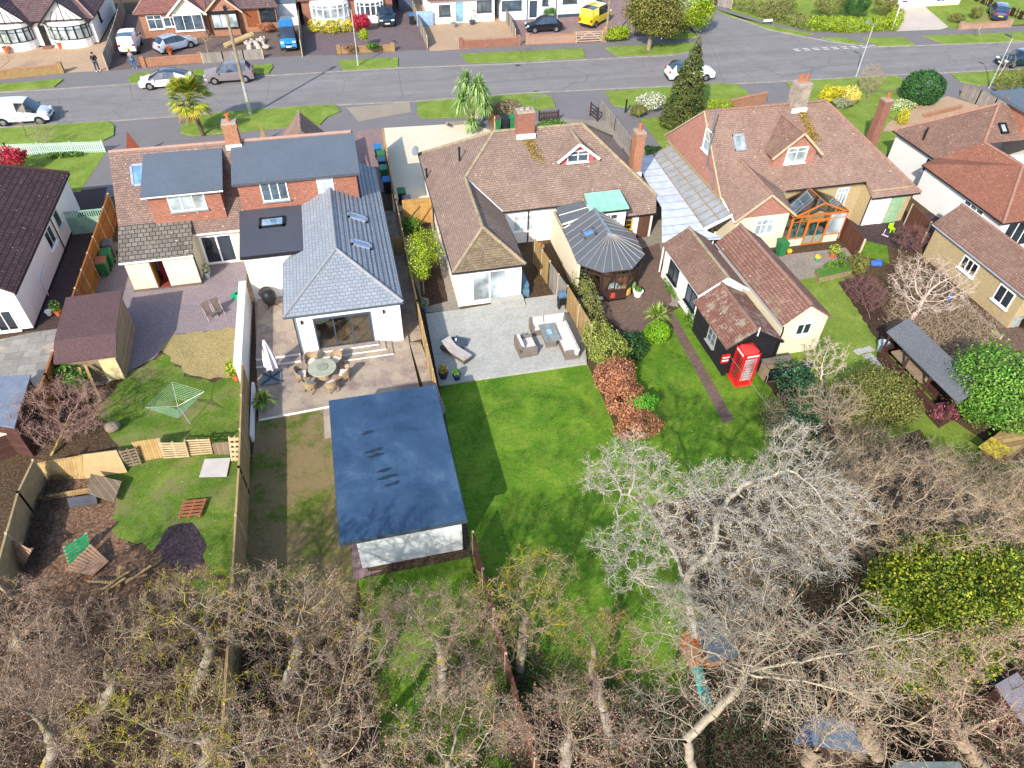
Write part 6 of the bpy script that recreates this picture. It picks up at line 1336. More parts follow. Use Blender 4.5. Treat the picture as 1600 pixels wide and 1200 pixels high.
# ---- red telephone kiosk
A_, B_, C_ = G(1140, 592), G(1149, 606), G(1172, 602); rzk = math.atan2(C_.y - B_.y, C_.x - B_.x)
t = thing('telephone_kiosk', 'red telephone kiosk with domed top leaning beside the black shed', 'phone box'); m_red = plain('kiosk_red', '#c0191c', .4, var=.12, scale=4, spec=.5); m_rdk = plain('kiosk_red_worn', '#c4352f', .6, var=.2, scale=5)
w_ = .45; MB().box(-w_ - .02, -w_ - .02, 0, w_ + .02, w_ + .02, .14).build('plinth', m_rdk, t)
b = MB()
for sx in (-1, 1):
    for sy in (-1, 1): b.box(sx * w_ - .055 * sx - .055, sy * w_ - .055 * sy - .055, .14, sx * w_ - .055 * sx + .055, sy * w_ - .055 * sy + .055, 2.05)
b.build('corner_post', m_red, t)
for k in range(4):
    M = Matrix.Rotation(k * PI / 2, 3, 'Z'); gb, rb = MB(), MB()
    def bx(mb, x0, z0, x1, z1, y0, y1): mb.obox(M @ V((x0 + x1) / 2, (y0 + y1) / 2, (z0 + z1) / 2), M @ V((x1 - x0) / 2, 0, 0), M @ V(0, (y1 - y0) / 2, 0), V(0, 0, (z1 - z0) / 2))
    for i in range(9): z = .42 + i * .19; bx(rb, -.34, z - .012, .34, z + .012, -w_ + .02, -w_ + .06)
    for x in (-.22, .22): bx(rb, x - .012, .42, x + .012, 1.95, -w_ + .02, -w_ + .06)
    bx(rb, -.34, .14, .34, .42, -w_ + .02, -w_ + .08); bx(rb, -.34, 1.93, .34, 2.05, -w_ + .01, -w_ + .08); o = rb.build('door' if k == 0 else 'glazed_side', m_red, t)
    bx(gb, -.34, .42, .34, 1.93, -w_ + .035, -w_ + .045); gb.build('pane', m_glassl if k == 0 else m_glassd, o)
    fb = MB(); bx(fb, -.42, 2.05, .42, 2.25, -w_ - .02, -w_ + .1); fb.build('fascia', m_red, t)
    sg = MB(); bx(sg, -.33, 2.09, .33, 2.2, -w_ - .03, -w_ - .022); sg.build('sign_panel', m_upvc, t)
    cu = bpy.data.curves.new('lettering', 'FONT'); cu.body = 'TELEPHONE'; cu.size = .105; cu.align_x = 'CENTER'; cu.align_y = 'CENTER'; to = bpy.data.objects.new('tmp', cu); C.objects.link(to)
    bpy.context.view_layer.update(); me = bpy.data.meshes.new_from_object(to.evaluated_get(bpy.context.evaluated_depsgraph_get())); bpy.data.objects.remove(to); me.materials.clear(); me.materials.append(m_blk)
    lo = bpy.data.objects.new('lettering', me); C.objects.link(lo); lo.parent = t; lo.location = M @ V(0, -w_ - .034, 2.145); lo.rotation_euler = (PI / 2, 0, k * PI / 2)
MB().box(-w_, -w_, 2.24, w_, w_, 2.28).build('cornice', m_red, t)
b = MB(); N_ = 6
def dome(u, v): x = (u - .5) * 2; y = (v - .5) * 2; return V(x * w_ * .97, y * w_ * .97, 2.28 + .2 * (1 - max(abs(x), abs(y)) ** 2.2))
for i in range(N_):
    for j in range(N_): b.poly([dome(i / N_, j / N_), dome((i + 1) / N_, j / N_), dome((i + 1) / N_, (j + 1) / N_), dome(i / N_, (j + 1) / N_)])
b.build('dome', m_rdk, t, True); ctr = (B_ + (A_ + C_) / 2 * 0); ux = V(math.cos(rzk), math.sin(rzk), 0); t.location = B_ + ux * w_ + V(-ux.y, ux.x, 0) * w_; t.rotation_euler = (0, 0, rzk)
t = thing('hanging_sign', 'small red and white sign hung on the black shed corner', 'sign', (17.95, 24.5, 0)); MB().box(17.55, 24.42, 1.15, 18.0, 24.47, 1.75).build('board', m_red, t); MB().box(17.6, 24.40, 1.3, 17.95, 24.415, 1.38).box(17.6, 24.40, 1.52, 17.95, 24.415, 1.58).build('lettering_band', m_upvc, t)

# ================================================ GARDEN FURNITURE
m_rattan = planks('grey_rattan', '#8d837a', '#7a7069', .05, 1); m_cush = plain('pale_cushion', '#c9bfb8', .9, var=.06); m_rat2 = planks('tan_rattan', '#b29b7c', '#9c876b', .05, 1)
z0 = .14; m_tt = planks('slat_table', '#8f9796', '#7e8686', .12)
t = thing('corner_sofa', 'large L shaped grey rattan corner sofa with pale cushions on the concrete patio', 'sofa'); a, c, d = G(826, 512, z0), G(884, 504, z0), G(905, 560, z0)
X0, X1, Y1, Y0 = a.x, G(905, 560, z0).x, c.y, d.y
MB().box(X0, Y1 - .8, z0, X1, Y1, z0 + .38).box(X1 - .8, Y0, z0, X1, Y1 - .8, z0 + .38).build('base', m_rattan, t); MB().box(X0, Y1 - .12, z0 + .38, X1, Y1, z0 + .75).box(X1 - .12, Y0, z0 + .38, X1, Y1 - .12, z0 + .75).box(X0, Y1 - .8, z0 + .38, X0 + .12, Y1 - .12, z0 + .6).box(X1 - .8, Y0, z0 + .38, X1 - .12, Y0 + .12, z0 + .6).build('frame', m_rattan, t)
k = 0; x = X0 + .14
while x < X1 - .3:
    e_ = min(x + .66, X1 - .14); MB().box(x, Y1 - .78, z0 + .38, e_ - .02, Y1 - .14, z0 + .52).build('seat_cushion', m_cush, t); MB().obox(((x + e_) / 2, Y1 - .22, z0 + .7), (.3, 0, 0), (0, .07, -.02), (0, .05, .2)).build('back_cushion', m_cush, t); x += .67
y = Y1 - .82
while y > Y0 + .3: MB().box(X1 - .78, max(y - .66, Y0 + .14), z0 + .38, X1 - .14, y - .02, z0 + .52).build('seat_cushion', m_cush, t); MB().obox((X1 - .22, y - .33, z0 + .7), (.07, 0, -.02), (0, .28, 0), (.05, 0, .2)).build('back_cushion', m_cush, t); y -= .67
t.location = t.location
p = G(861, 541, z0); t = thing('garden_table', 'rectangular slatted garden table within the corner sofa', 'table'); hx, hy = .45, .75; c = V(p.x, p.y + .45, 0)
MB().box(c.x - hx, c.y - hy, z0 + .62, c.x + hx, c.y + hy, z0 + .68).build('tabletop', m_tt, t); MB().box(c.x - .28, c.y - .55, z0, c.x + .28, c.y + .55, z0 + .62).build('pedestal', m_rattan, t)
t2 = tag(MB().box(c.x - .15, c.y - .2, z0 + .685, c.x + .12, c.y + .2, z0 + .71).build('tray', plain('blue_tray', '#8fb0c8', .6)), 'small blue and white tray on the slatted table', 'tray')
p = G(826, 556, z0); t = thing('garden_armchair', 'wide grey rattan armchair with pale cushions facing the slatted table', 'armchair'); MB().box(-.6, -.55, 0, .6, .45, .38).box(-.6, -.55, .38, -.47, .45, .62).box(.47, -.55, .38, .6, .45, .62).box(-.6, -.55, .38, .6, -.42, .75).build('base', m_rattan, t)
MB().box(-.45, -.4, .38, .45, .43, .5).build('seat_cushion', m_cush, t); MB().obox((0, -.34, .68), (.44, 0, 0), (0, .07, .02), (0, -.05, .2)).build('back_cushion', m_cush, t); t.location = (p.x, p.y + .5, z0); t.rotation_euler = (0, 0, -PI / 2 + .05)
a, c = G(690, 541, z0), G(738, 572, z0); d = (c - a); ang = math.atan2(d.y, d.x); t = thing('sun_lounger', 'grey rattan sun lounger with pale grey pad at the patio corner', 'lounger')
MB().box(-.95, -.33, .1, .95, .33, .28).box(-.9, -.3, 0, -.82, .3, .1).box(.82, -.3, 0, .9, .3, .1).build('frame', plain('dark_rattan', '#5b514c', .9), t); MB().box(-.25, -.3, .28, .92, .3, .36).build('mattress', plain('mauve_pad', '#aaa29c', .9), t); MB().obox((-.55, 0, .46), (.33, 0, -.19), (0, .3, 0), (.03, 0, .04)).build('backrest', _mc['mauve_pad'], t)
t.location = (a + c) / 2 + V(0, 0.1, 0); t.rotation_euler = (0, 0, ang)
p = G(716, 540, z0); t = thing('side_table', 'low black side table behind the sun lounger', 'side table', tuple(p)); MB().obox(p + V(0, 0, .28), (.4, -.2, 0), (.15, .3, 0), (0, 0, .03)).obox(p + V(0, 0, .13), (.3, -.15, 0), (.11, .22, 0), (0, 0, .12)).build('top', m_anth, t)
tag(MB().lathe(p + V(-.1, .1, .31), [(.05, 0), (.06, .12), (.04, .12)], 10).build('mug', m_upvc), 'white mug on the black side table', 'mug')
# round dining set
pt = G(507, 590, .16); t = thing('dining_table', 'round grey green garden dining table with a raised centre turntable', 'table', tuple(pt)); MB().lathe(pt + V(0, 0, .7), [(.72, 0), (.74, .03), (.72, .05)], 28).build('tabletop', plain('grey_green_top', '#9a9c88', .6), t); MB().lathe(pt + V(0, 0, .755), [(.3, 0), (.3, .03), (.02, .03)], 22).build('turntable', plain('grey_top2', '#85887a', .5), t); MB().lathe(pt, [(.35, 0), (.3, .3), (.2, .7)], 12).build('pedestal', m_rat2, t)
cl = ['nearest the garden studio', 'facing the bifold doors from the lawn side', 'beside the folded parasol', 'backing onto the white steps', 'on the step side right of the table', 'on the right beside the path']
def garden_chair(lab):
    t = thing('dining_chair', lab, 'chair', (0, 0, 0), 0, 'rattan chairs around the round table'); b = MB(); b.box(-.26, -.26, .3, .26, .26, .4)
    b.build('seat', m_rat2, t); b = MB()
    for k in range(8):
        a0_, a1_ = PI * (.0 + k / 8), PI * (.0 + (k + 1) / 8); p0, p1 = V(math.cos(a0_) * .3, math.sin(a0_) * .3 - .02, 0), V(math.cos(a1_) * .3, math.sin(a1_) * .3 - .02, 0); h0, h1 = (.62 + .25 * math.sin(a0_)), (.62 + .25 * math.sin(a1_))
        b.poly([p0 + V(0, 0, .35), p1 + V(0, 0, .35), p1 * 1.15 + V(0, 0, h1), p0 * 1.15 + V(0, 0, h0)]); b.poly([p0 * 1.1 + V(0, 0, .35), p0 * 1.25 + V(0, 0, h0), p1 * 1.25 + V(0, 0, h1), p1 * 1.1 + V(0, 0, .35)])
        b.poly([p0 * 1.15 + V(0, 0, h0), p1 * 1.15 + V(0, 0, h1), p1 * 1.25 + V(0, 0, h1), p0 * 1.25 + V(0, 0, h0)])
    b.build('backrest', m_rat2, t); MB().box(-.22, -.24, .4, .22, .2, .46).build('cushion', m_cush, t)
    for sx in (-1, 1):
        for sy in (-1, 1): MB().bar((sx * .22, sy * .22, .3), (sx * .24, sy * .24, 0), .05, .05).build('leg', m_rat2, t)
    return t
c0 = garden_chair('tan rattan dining chair ' + cl[0])
for k, an in enumerate([-70, -130, 175, 120, 50, -15]):
    q = c0 if k == 0 else dup(c0, (0, 0, 0), 0, 'tan rattan dining chair ' + cl[k]); a = R(an); q.location = pt + V(math.cos(a), math.sin(a), 0) * 1.12; q.rotation_euler = (0, 0, a - PI / 2)
p = G(424, 588, .3); t = thing('parasol', 'folded off white cantilever parasol standing on its cross base by the fence', 'parasol', tuple(p)); MB().box(p.x - .5, p.y - .5, .17, p.x + .5, p.y + .5, .22).build('base_slab', plain('slate_slab', '#6f7880', .6), t); MB().bar(p + V(-.55, -.5, -.05), p + V(.55, .5, -.05), .06, .06).bar(p + V(-.55, .5, -.05), p + V(.55, -.5, -.05), .06, .06).build('cross_base', m_anth, t)
MB().tube(p, p + V(-.05, .1, 2.3), .035, .03, 8).build('pole', m_anth, t); b = MB(); n_ = 14
for i, (r0, z0_, r1, z1_) in enumerate([(.3, .55, .27, 1.1), (.27, 1.1, .18, 1.7), (.18, 1.7, .04, 2.4)]):
    for k in range(n_):
        f = lambda kk, r, z: p + V(.12 + math.cos(kk * 2 * PI / n_) * r * (1.25 if kk % 2 else .7), .1 + math.sin(kk * 2 * PI / n_) * r * (1.25 if kk % 2 else .7), z)
        b.poly([f(k, r0, z0_), f((k + 1) % n_, r0, z0_), f((k + 1) % n_, r1, z1_), f(k, r1, z1_)])
b.build('canopy', plain('off_white_cloth', '#d9d0d2', .9), t)
p = G(424, 478, .42); t = thing('barbecue', 'covered black kettle barbecue in the corner by the white wall', 'barbecue', tuple(p)); MB().lathe(p + V(0, 0, .15), [(.22, 0), (.38, .3), (.42, .55), (.38, .8), (.25, .95), (.05, 1.0)], 16).build('cover', m_blk, t, True); MB().lathe(p + V(-.2, .35, .8), [(.4, 0), (.38, .03)], 16, ax=(-.2, -.3, 1)).build('lid_ring', m_dwood, t)
for k in range(3): MB().tube(p + V(math.cos(k * 2.1) * .2, math.sin(k * 2.1) * .2, .2), p + V(math.cos(k * 2.1) * .35, math.sin(k * 2.1) * .35, 0), .02, .02, 6).build('leg', m_blk, t)
p = G(878, 481, .14); t = thing('gas_barbecue', 'black gas barbecue with domed blue grey hood at the patio edge', 'barbecue', tuple(p)); MB().box(p.x - .25, p.y - .2, .5, p.x + .3, p.y + .3, .95).build('firebox', m_blk, t); MB().lathe(p + V(-.25, .05, .95), [(.25, 0), (.25, .55)], 14, ax=(1, 0, 0)).build('hood', plain('hood_blue_grey', '#4f6d86', .3), t)
for sx in (-.22, .27): MB().box(p.x + sx - .02, p.y - .15, .14, p.x + sx + .02, p.y + .25, .5).build('leg', m_blk, t)
p = G(373, 462, .02); b = MB()
for k in range(5):
    r = .42 - k * .06; b.path([p + V(math.cos(a) * r * (1 + .05 * k), math.sin(a) * r, .04 + k * .03 + .02 * math.sin(3 * a)) for a in [i * PI / 8 for i in range(17)]], .03, 6)
tag(b.build('garden_hose', plain('hose_green', '#189a6a', .5)), 'bright green coiled hose on the purple gravel by the white wall', 'hose')
for k, (px, py) in enumerate(((327, 494), (341, 488))):
    p = G(px, py, .02); t = thing('folding_chair', ['left', 'right'][k] + ' one of two reclined brown folding chairs on the gravel', 'chair', tuple(p), 0, 'folding chairs on the gravel'); e = V(.9, .45, 0).normalized(); f = V(-e.y, e.x, 0)
    MB().obox(p + V(0, 0, .62), e * .24, f * .1 + V(0, 0, .36), V(.0, 0, 0) + f.cross(e) * .01 + f * .01).build('backrest', plain('taupe_mesh', '#6d5f5a', .8), t); MB().obox(p - f * .25 + V(0, 0, .3), e * .24, f * .2 + V(0, 0, -.04), V(0, 0, .012)).build('seat', _mc['taupe_mesh'], t)
    for s in (-1, 1): MB().tube(p + e * .22 * s + V(0, 0, .75), p + e * .22 * s - f * .5, .012, .012, 6).build('leg', m_galv, t); MB().tube(p + e * .22 * s - f * .4 + V(0, 0, .3), p + e * .22 * s + f * .2, .012, .012, 6).build('leg', m_galv, t)
# rotary airer
p = G(298, 663, .01); t = thing('rotary_airer', 'pale green rotary washing line open on the left lawn', 'washing line', tuple(p)); top = p + V(-.25, .1, 1.25); MB().tube(p, top + V(0, 0, .1), .025, .02, 8).build('post', m_galv, t); arms = [top + V(math.cos(a), math.sin(a), .0) * 1.35 + V(0, 0, .45) for a in (.2, .2 + PI / 2, .2 + PI, .2 + 1.5 * PI)]
for a in arms: MB().tube(top, a, .015, .012, 6).build('arm', m_galv, t)
b = MB()
for k in range(9):
    f = .35 + .65 * k / 8
    for i in range(4): b.tube(top.lerp(arms[i], f), top.lerp(arms[(i + 1) % 4], f), .0045, .0045, 3)
b.build('washing_line', plain('pale_green_line', '#a9d3c4', .6), t)
# pots and planters
def pot(lab, px, py, r=.2, h=.32, mat=None, z=.03, lm=None, pr=.3, ph=.35, n=240, name='plant_pot', cat='plant pot', ls=.05):
    p = G(px, py, z); t = thing(name, lab, cat, tuple(p)); MB().lathe(p, [(r * .7, 0), (r, h * .85), (r * 1.1, h * .87), (r * 1.1, h), (r * .9, h), (r * .85, h * .9)], 14).build('pot', mat or m_pot, t); MB().lathe(p, [(r * .88, h * .88), (.01, h * .9)], 12).build('compost', m_soil, t)
    if lm:
        q, d = in_ell(n, tuple(p + V(0, 0, h + ph * .8)), (pr, pr, ph), .2); np_obj('foliage', [quad_mesh(q, ls * rng.uniform(.6, 1.3, n), d)], [lm], t); MB().tube(p + V(0, 0, h * .9), p + V(0, 0, h + ph * .6), .02, .015, 5).build('stem', m_dwood, t)
    return t
l_yg = leafmat('yellow_green_leaves', ['#566b16', '#8da327', '#bdc63a']); l_gn = leafmat('green_leaves', ['#2b4a16', '#47702a', '#7a9c3c']); l_dk = leafmat('dark_leaves', ['#16301a', '#284a24', '#48683a']); l_ol = leafmat('olive_leaves', ['#6e7458', '#8d9374', '#a9ab8c']); l_rd = leafmat('red_leaves', ['#7a1420', '#b5253a', '#d6485c'])
m_navp = plain('navy_planter', '#2b3a4d', .5); m_greyp = plain('grey_planter', '#8a8e90', .6)
for a in [('square dark planter with yellow and red leaves at the patio corner', 693, 590, .26, .4, m_navp, .14, leafmat('variegated', ['#a33a2a', '#c9b437', '#7f9a2c']), .3, .25), ('smaller square dark planter with green leaves at the patio corner', 714, 592, .22, .35, m_navp, .14, l_gn, .22, .2), ('terracotta pot with a round yellow green bush against the fence', 371, 592, .27, .4, m_pot, .03, l_yg, .5, .5, 900),
          ('grey pot with small olive plant beside the french doors', 326, 434, .17, .42, m_greyp, .03, l_ol, .26, .35), ('terracotta pot with olive tree left of the far bay', 13, 83, .35, .6, m_pot, .03, l_ol, .8, .9, 700), ('terracotta pot with olive tree by the far front door', 96, 75, .35, .6, m_pot, .03, l_ol, .85, .95, 700),
          ('grey tub with small cordyline beside the pale blue door', 709, 42, .35, .4, m_greyp, .03, l_gn, .6, .7, 300), ('dark tub with taller cordyline beside the cream bungalow bay', 738, 38, .35, .4, m_anth, .03, l_gn, .6, 1.0, 300), ('white square tub with clipped greenery by the conservatory', 996, 462, .3, .4, m_upvc, .03, l_gn, .25, .12),
          ('blue pot with grey bush by the bungalow path', 664, 485, .16, .3, plain('blue_glaze', '#2a87b0', .3), .03, l_ol, .3, .35, 400), ('terracotta pot with orange shrub on the low brick wall end', 267, 86, .2, .35, m_pot, .03, leafmat('orange_leaves', ['#8a3c1c', '#c4602a', '#d98344']), .35, .4), ('terracotta pot of yellow flowers by the orange room', 1232, 398, .14, .22, m_pot, .03, leafmat('yellow_flowers', ['#caa81e', '#e6cf45', '#6d8f2c']), .16, .12),
          ('terracotta pot with leafy plant beside the stone edging', 1300, 402, .2, .35, m_pot, .03, l_yg, .4, .35), ('pink flower pot beside the stone edging', 1312, 408, .16, .25, plain('pink_pot', '#b06a74', .6), .03, l_gn, .3, .25), ('small teal pot of yellow flowers on the old patio', 1276, 408, .15, .22, plain('teal_pot', '#3d8a8e', .4), .03, _mc['yellow_flowers'], .18, .14),
          ('pale grey tub of soil beside the long open shed', 1376, 548, .3, .6, plain('pale_tub', '#a9b6ba', .5), .03, None), ('grey barrel beside the pebbledashed garage', 1580, 508, .32, .8, plain('steel_barrel', '#8c979c', .4), .03, None), ('black barrel beside the grey one at the right edge', 1596, 508, .32, .8, m_blk, .03, None), ('white bucket beside the small orange pot in the left side yard', 78, 492, .18, .3, m_upvc, .03, None), ('terracotta pot with leafy plant by the left side fence', 93, 492, .2, .3, m_pot, .03, l_gn, .35, .4)]: pot(*a)
# children's things and bits on the ground
def bits(name, lab, cat, fn, mat, **k): b = MB(); fn(b); return tag(b.build(name, mat, **k), lab, cat)
p = G(843, 395, .03); t = thing('toy_table', 'small round wooden toy table with orange top tray behind the bungalow', 'toy', tuple(p)); MB().lathe(p + V(0, 0, .5), [(.3, 0), (.3, .04)], 14).build('top', plain('pale_wood', '#c9b58a', .7), t); MB().box(p.x - .12, p.y - .1, .57, p.x + .1, p.y + .1, .75).build('toy_tray', plain('orange_plastic', '#e0602a', .5), t)
for s in (-1, 1): MB().box(p.x + s * .2 - .04, p.y - .15, 0, p.x + s * .2 + .04, p.y + .15, .5).build('leg', plain('green_plastic', '#2fae4a', .5), t)
bits('toy_trike', 'bright pink toy trike by the grey fence panel', 'toy', lambda b: b.lathe(G(851, 412, .2), [(.16, -.03), (.16, .03)], 12, ax=(1, .3, 0)).bar(G(851, 412, .2), G(846, 398, .5), .08, .08).bar(G(846, 398, .45), G(849, 400, .75), .06, .06).box(G(849, 405).x - .1, G(849, 405).y - .1, .3, G(849, 405).x + .15, G(849, 405).y + .15, .4), plain('hot_pink', '#d8268c', .4))
bits('toy_slide', 'pale pink plastic toy slide lying by the fence', 'toy', lambda b: b.obox(G(863, 425, .22), (.17, 0, 0), (.05, -.55, -.12), (0, 0, .04)).obox(G(863, 425, .3), (.02, 0, 0), (.05, -.55, -.12), (0, 0, .08)), plain('pale_pink', '#e3b7b7', .5))
bits('toy_scooter', 'lilac toy scooter lying on the dark yard', 'toy', lambda b: b.bar(G(1378, 366, .1), G(1388, 370, .1), .1, .05).bar(G(1380, 367, .1), G(1384, 358, .5), .04, .04), plain('lilac_plastic', '#c3b1d6', .5))
bits('child_chair', 'lime green plastic child chair on the dark yard', 'chair', lambda b: b.box(G(1391, 362).x - .18, G(1391, 362).y - .18, .26, G(1391, 362).x + .18, G(1391, 362).y + .18, .3).box(G(1391, 362).x - .18, G(1391, 362).y + .15, .3, G(1391, 362).x + .18, G(1391, 362).y + .19, .6).box(G(1391, 362).x - .17, G(1391, 362).y - .17, 0, G(1391, 362).x - .11, G(1391, 362).y - .11, .26).box(G(1391, 362).x + .11, G(1391, 362).y - .17, 0, G(1391, 362).x + .17, G(1391, 362).y - .11, .26), plain('lime_plastic', '#a8d92a', .5))
bits('plastic_sheet', 'crumpled blue tarpaulin at the edge of the right lawn', 'tarpaulin', lambda b: b.ball(G(1370, 411, .15), .5, .28, .2, 10, jit=.25), plain('blue_tarp', '#3a66b8', .4))
bits('water_butt', 'dark blue grey rolled cover against the white wall of the middle bungalow', 'tub', lambda b: b.box(9.15, 34.1, 0, 9.6, 35.6, .7).box(9.15, 33.8, 0, 9.55, 34.2, .5), plain('teal_grey', '#56788c', .5))
bits('compost_bin', 'small dark green compost bin in the shrubs', 'compost bin', lambda b: b.lathe(G(1257, 580), [(.3, 0), (.26, .6), (.1, .75), (.02, .78)], 12), plain('dark_teal', '#1f4a4a', .5))
bits('blue_can', 'small blue bucket hanging among the pale tree branches', 'bucket', lambda b: b.lathe(G(1482, 468, 1.2), [(.1, 0), (.14, .25)], 10), plain('blue_bucket', '#2a6fd0', .5))
p = G(1215, 560, 0); t = thing('raised_bed', 'stone edged rockery with mixed plants before the old patio', 'rockery', tuple(G(1310, 430))); P = [G(x, y) for x, y in [(1272, 428), (1322, 417), (1328, 430), (1278, 442)]]; MB().prism(P, 0, .38, 0, 1).build('stone_wall', [bricks('stone_wall', '#c0ab84', '#a89270', '#7d6c52', .3, .16, .02, .6), l_gn], t)
# low boards, sheets and planks on the left
m_ply_ = plain('plywood', '#a99066', .85, var=.15); m_newp = planks('new_pine', '#b99a66', '#a98a58', .12); m_oldp = planks('old_grey_boards', '#8b7a66', '#75654f', .13)
def board(lab, px, z, mat, th=.02, name='board'): P = [G(x, y, zz) for (x, y), zz in zip(px, z)]; return tag(MB().slab(P, th).build(name, mat), lab, 'board')
board('pale board with a rusty stain lying on the left lawn', [(320, 717), (360, 715), (354, 744), (311, 745)], [.12, .12, .1, .1], plain('pale_board', '#b4afaa', .7, var=.12, scale=1.5), .04)
for k, (px, z, m, lab) in enumerate([([(48, 726), (128, 712), (132, 748), (60, 750)], [.95, .95, .05, .05], m_newp, 'new pine fence panel leaning at the left end of the makeshift row'), ([(122, 712), (182, 704), (199, 738), (133, 748)], [.95, .95, .05, .05], m_ply_, 'weathered plywood sheet leaning next to the pine panel'),
        ([(205, 692), (250, 685), (254, 715), (226, 720)], [1.1, 1.1, .05, .05], m_newp, 'bright pine board square between two pallets in the makeshift row'), ([(330, 693), (358, 691), (361, 710), (336, 711)], [.7, .7, .05, .05], m_oldp, 'low grey picket piece near the long fence')]): 
    P = [G(x, y, zz) for (x, y), zz in zip(px, z)]; b = MB(); b.poly(P[::-1]); b.poly([q + V(0, .05, 0) for q in P]); [b.poly([P[i], P[(i + 1) % 4], P[(i + 1) % 4] + V(0, .05, 0), P[i] + V(0, .05, 0)]) for i in range(4)]; tag(b.build('fence_board', m), lab, 'board')
def pallet(lab, px, z, mat, nb=7, bm=None, bearers=3):
    "px: four corners; boards run between edges 0-1 and 3-2"
    t = thing('pallet', lab, 'pallet', tuple(G(*px[3], 0)), 0, 'wooden pallets in the left garden'); P = [G(x, y, zz) for (x, y), zz in zip(px, z)]; n = (P[1] - P[0]).cross(P[3] - P[0]).normalized(); n = n if n.y < 0 or abs(n.z) > .8 and n.z > 0 else -n
    b = MB()
    for k in range(nb):
        f = (k + .5) / nb; a, c = P[0].lerp(P[3], f), P[1].lerp(P[2], f); b.bar(a + n * .05, c + n * .05, (P[3] - P[0]).length / nb * .62, .022, 0, n)
    b.build('slats', bm or mat, t); b = MB()
    for k in range(bearers): f = (k + .5) / bearers; f = (f - .5) * 1.35 + .5; b.bar(P[0].lerp(P[1], f), P[3].lerp(P[2], f), .08, .08, 0, n)
    b.build('bearers', mat, t); return t
m_pal = plain('pallet_wood', '#b09a78', .9, var=.2); m_palr = plain('red_brown_pallet', '#8f5a3e', .9, var=.2); m_gp = plain('green_paint', '#1d9a62', .6)
pallet('pale pallet with green edge standing in the makeshift row', [(247, 690), (290, 690), (297, 713), (256, 716)], [1.1, 1.1, .05, .05], m_pal)
pallet('open pallet with red brown bearers standing in the makeshift row', [(287, 686), (328, 684), (333, 708), (298, 711)], [1.1, 1.1, .05, .05], m_palr, bm=m_pal)
pallet('small upright pallet against the long fence end of the row', [(357, 682), (376, 681), (374, 720), (362, 720)], [1.35, 1.35, .05, .05], m_pal, 5)
pallet('grey leaning pallet between the plywood sheet and bright board', [(185, 704), (212, 698), (222, 724), (198, 730)], [1.0, 1.0, .05, .05], m_oldp, 6)
pallet('red brown pallet lying on the lawn with loose blocks', [(287, 783), (324, 779), (313, 807), (278, 810)], [.15] * 4, m_palr, 5)
pallet('brown pallet leaning on the left boundary fence', [(14, 838), (52, 858), (38, 884), (1, 862)], [1.1, 1.1, .1, .1], plain('pinkish_pallet', '#9a7a62', .9, var=.2))
pallet('pallet with green painted boards leaning behind the brown pallet', [(98, 855), (136, 831), (140, 858), (107, 882)], [.9, .9, .1, .1], m_pal, 5, m_gp)
pallet('large brown pallet tilted over the leaf litter', [(142, 850), (170, 878), (146, 900), (100, 892)], [.5, .15, .1, .5], _mc['pinkish_pallet'], 9)
b = MB()
for k in range(7): a = G(137 + random.uniform(0, 60), 905 + random.uniform(0, 38), .15 + k * .04); an = random.uniform(-.5, 1.6); b.bar(a, a + V(math.cos(an), math.sin(an), .05) * 1.1, .09, .03)
tag(b.build('timber_offcuts', m_newp), 'scattered pine offcuts on the leaf litter', 'timber')
b = MB(); b.bar(G(62, 778, .2), G(160, 760, .25), .14, .05).bar(G(60, 782, .12), G(140, 768, .15), .1, .05); tag(b.build('plank', m_newp), 'two long new pine planks lying on the leaf litter', 'timber')
t = tag(MB().slab([G(142, 740, .55), G(190, 752, .4), G(178, 785, .3), G(136, 770, .45)], .05).build('door_panel', m_oldp), 'old grey door panel lying over the pine planks', 'board'); tag(MB().slab([G(104, 778, .25), G(150, 772, .25), G(152, 787, .1), G(108, 793, .1)], .04).build('corrugated_sheet', planks('dark_corrugated', '#5a5a62', '#4c4c55', .07, 1)), 'dark corrugated sheet lying under the door panel', 'board')
p = G(178, 672, .03); tag(MB().ball(p + V(0, 0, .25), .38, .32, .3, 10, jit=.1).build('tree_stump', plain('grey_stump', '#8a7c6c', .95, var=.2)), 'grey sawn tree stump on the left lawn', 'stump')
p = G(560, 40); tag(MB().tube((G(352, 75).x, y2 - 4.6, .2), (G(398, 60).x, y2 - 3.0, .7), .3, .28, 8).build('timber_stack', plain('stacked_timber', '#a8906a', .9)), 'stack of long new timbers leaning in the far front garden', 'timber')
b = MB()
for k in range(26): q = G(random.uniform(385, 418), random.uniform(62, 80)); b.ball(q + V(0, 0, random.uniform(.1, .35)), random.uniform(.15, .4), None, random.uniform(.12, .3), 6, jit=.25)
o = tag(b.build('rubble_pile', plain('rubble', '#b0a597', .95, var=.3)), 'pile of pale rubble in the far front garden', 'rubble'); o['kind'] = 'stuff'
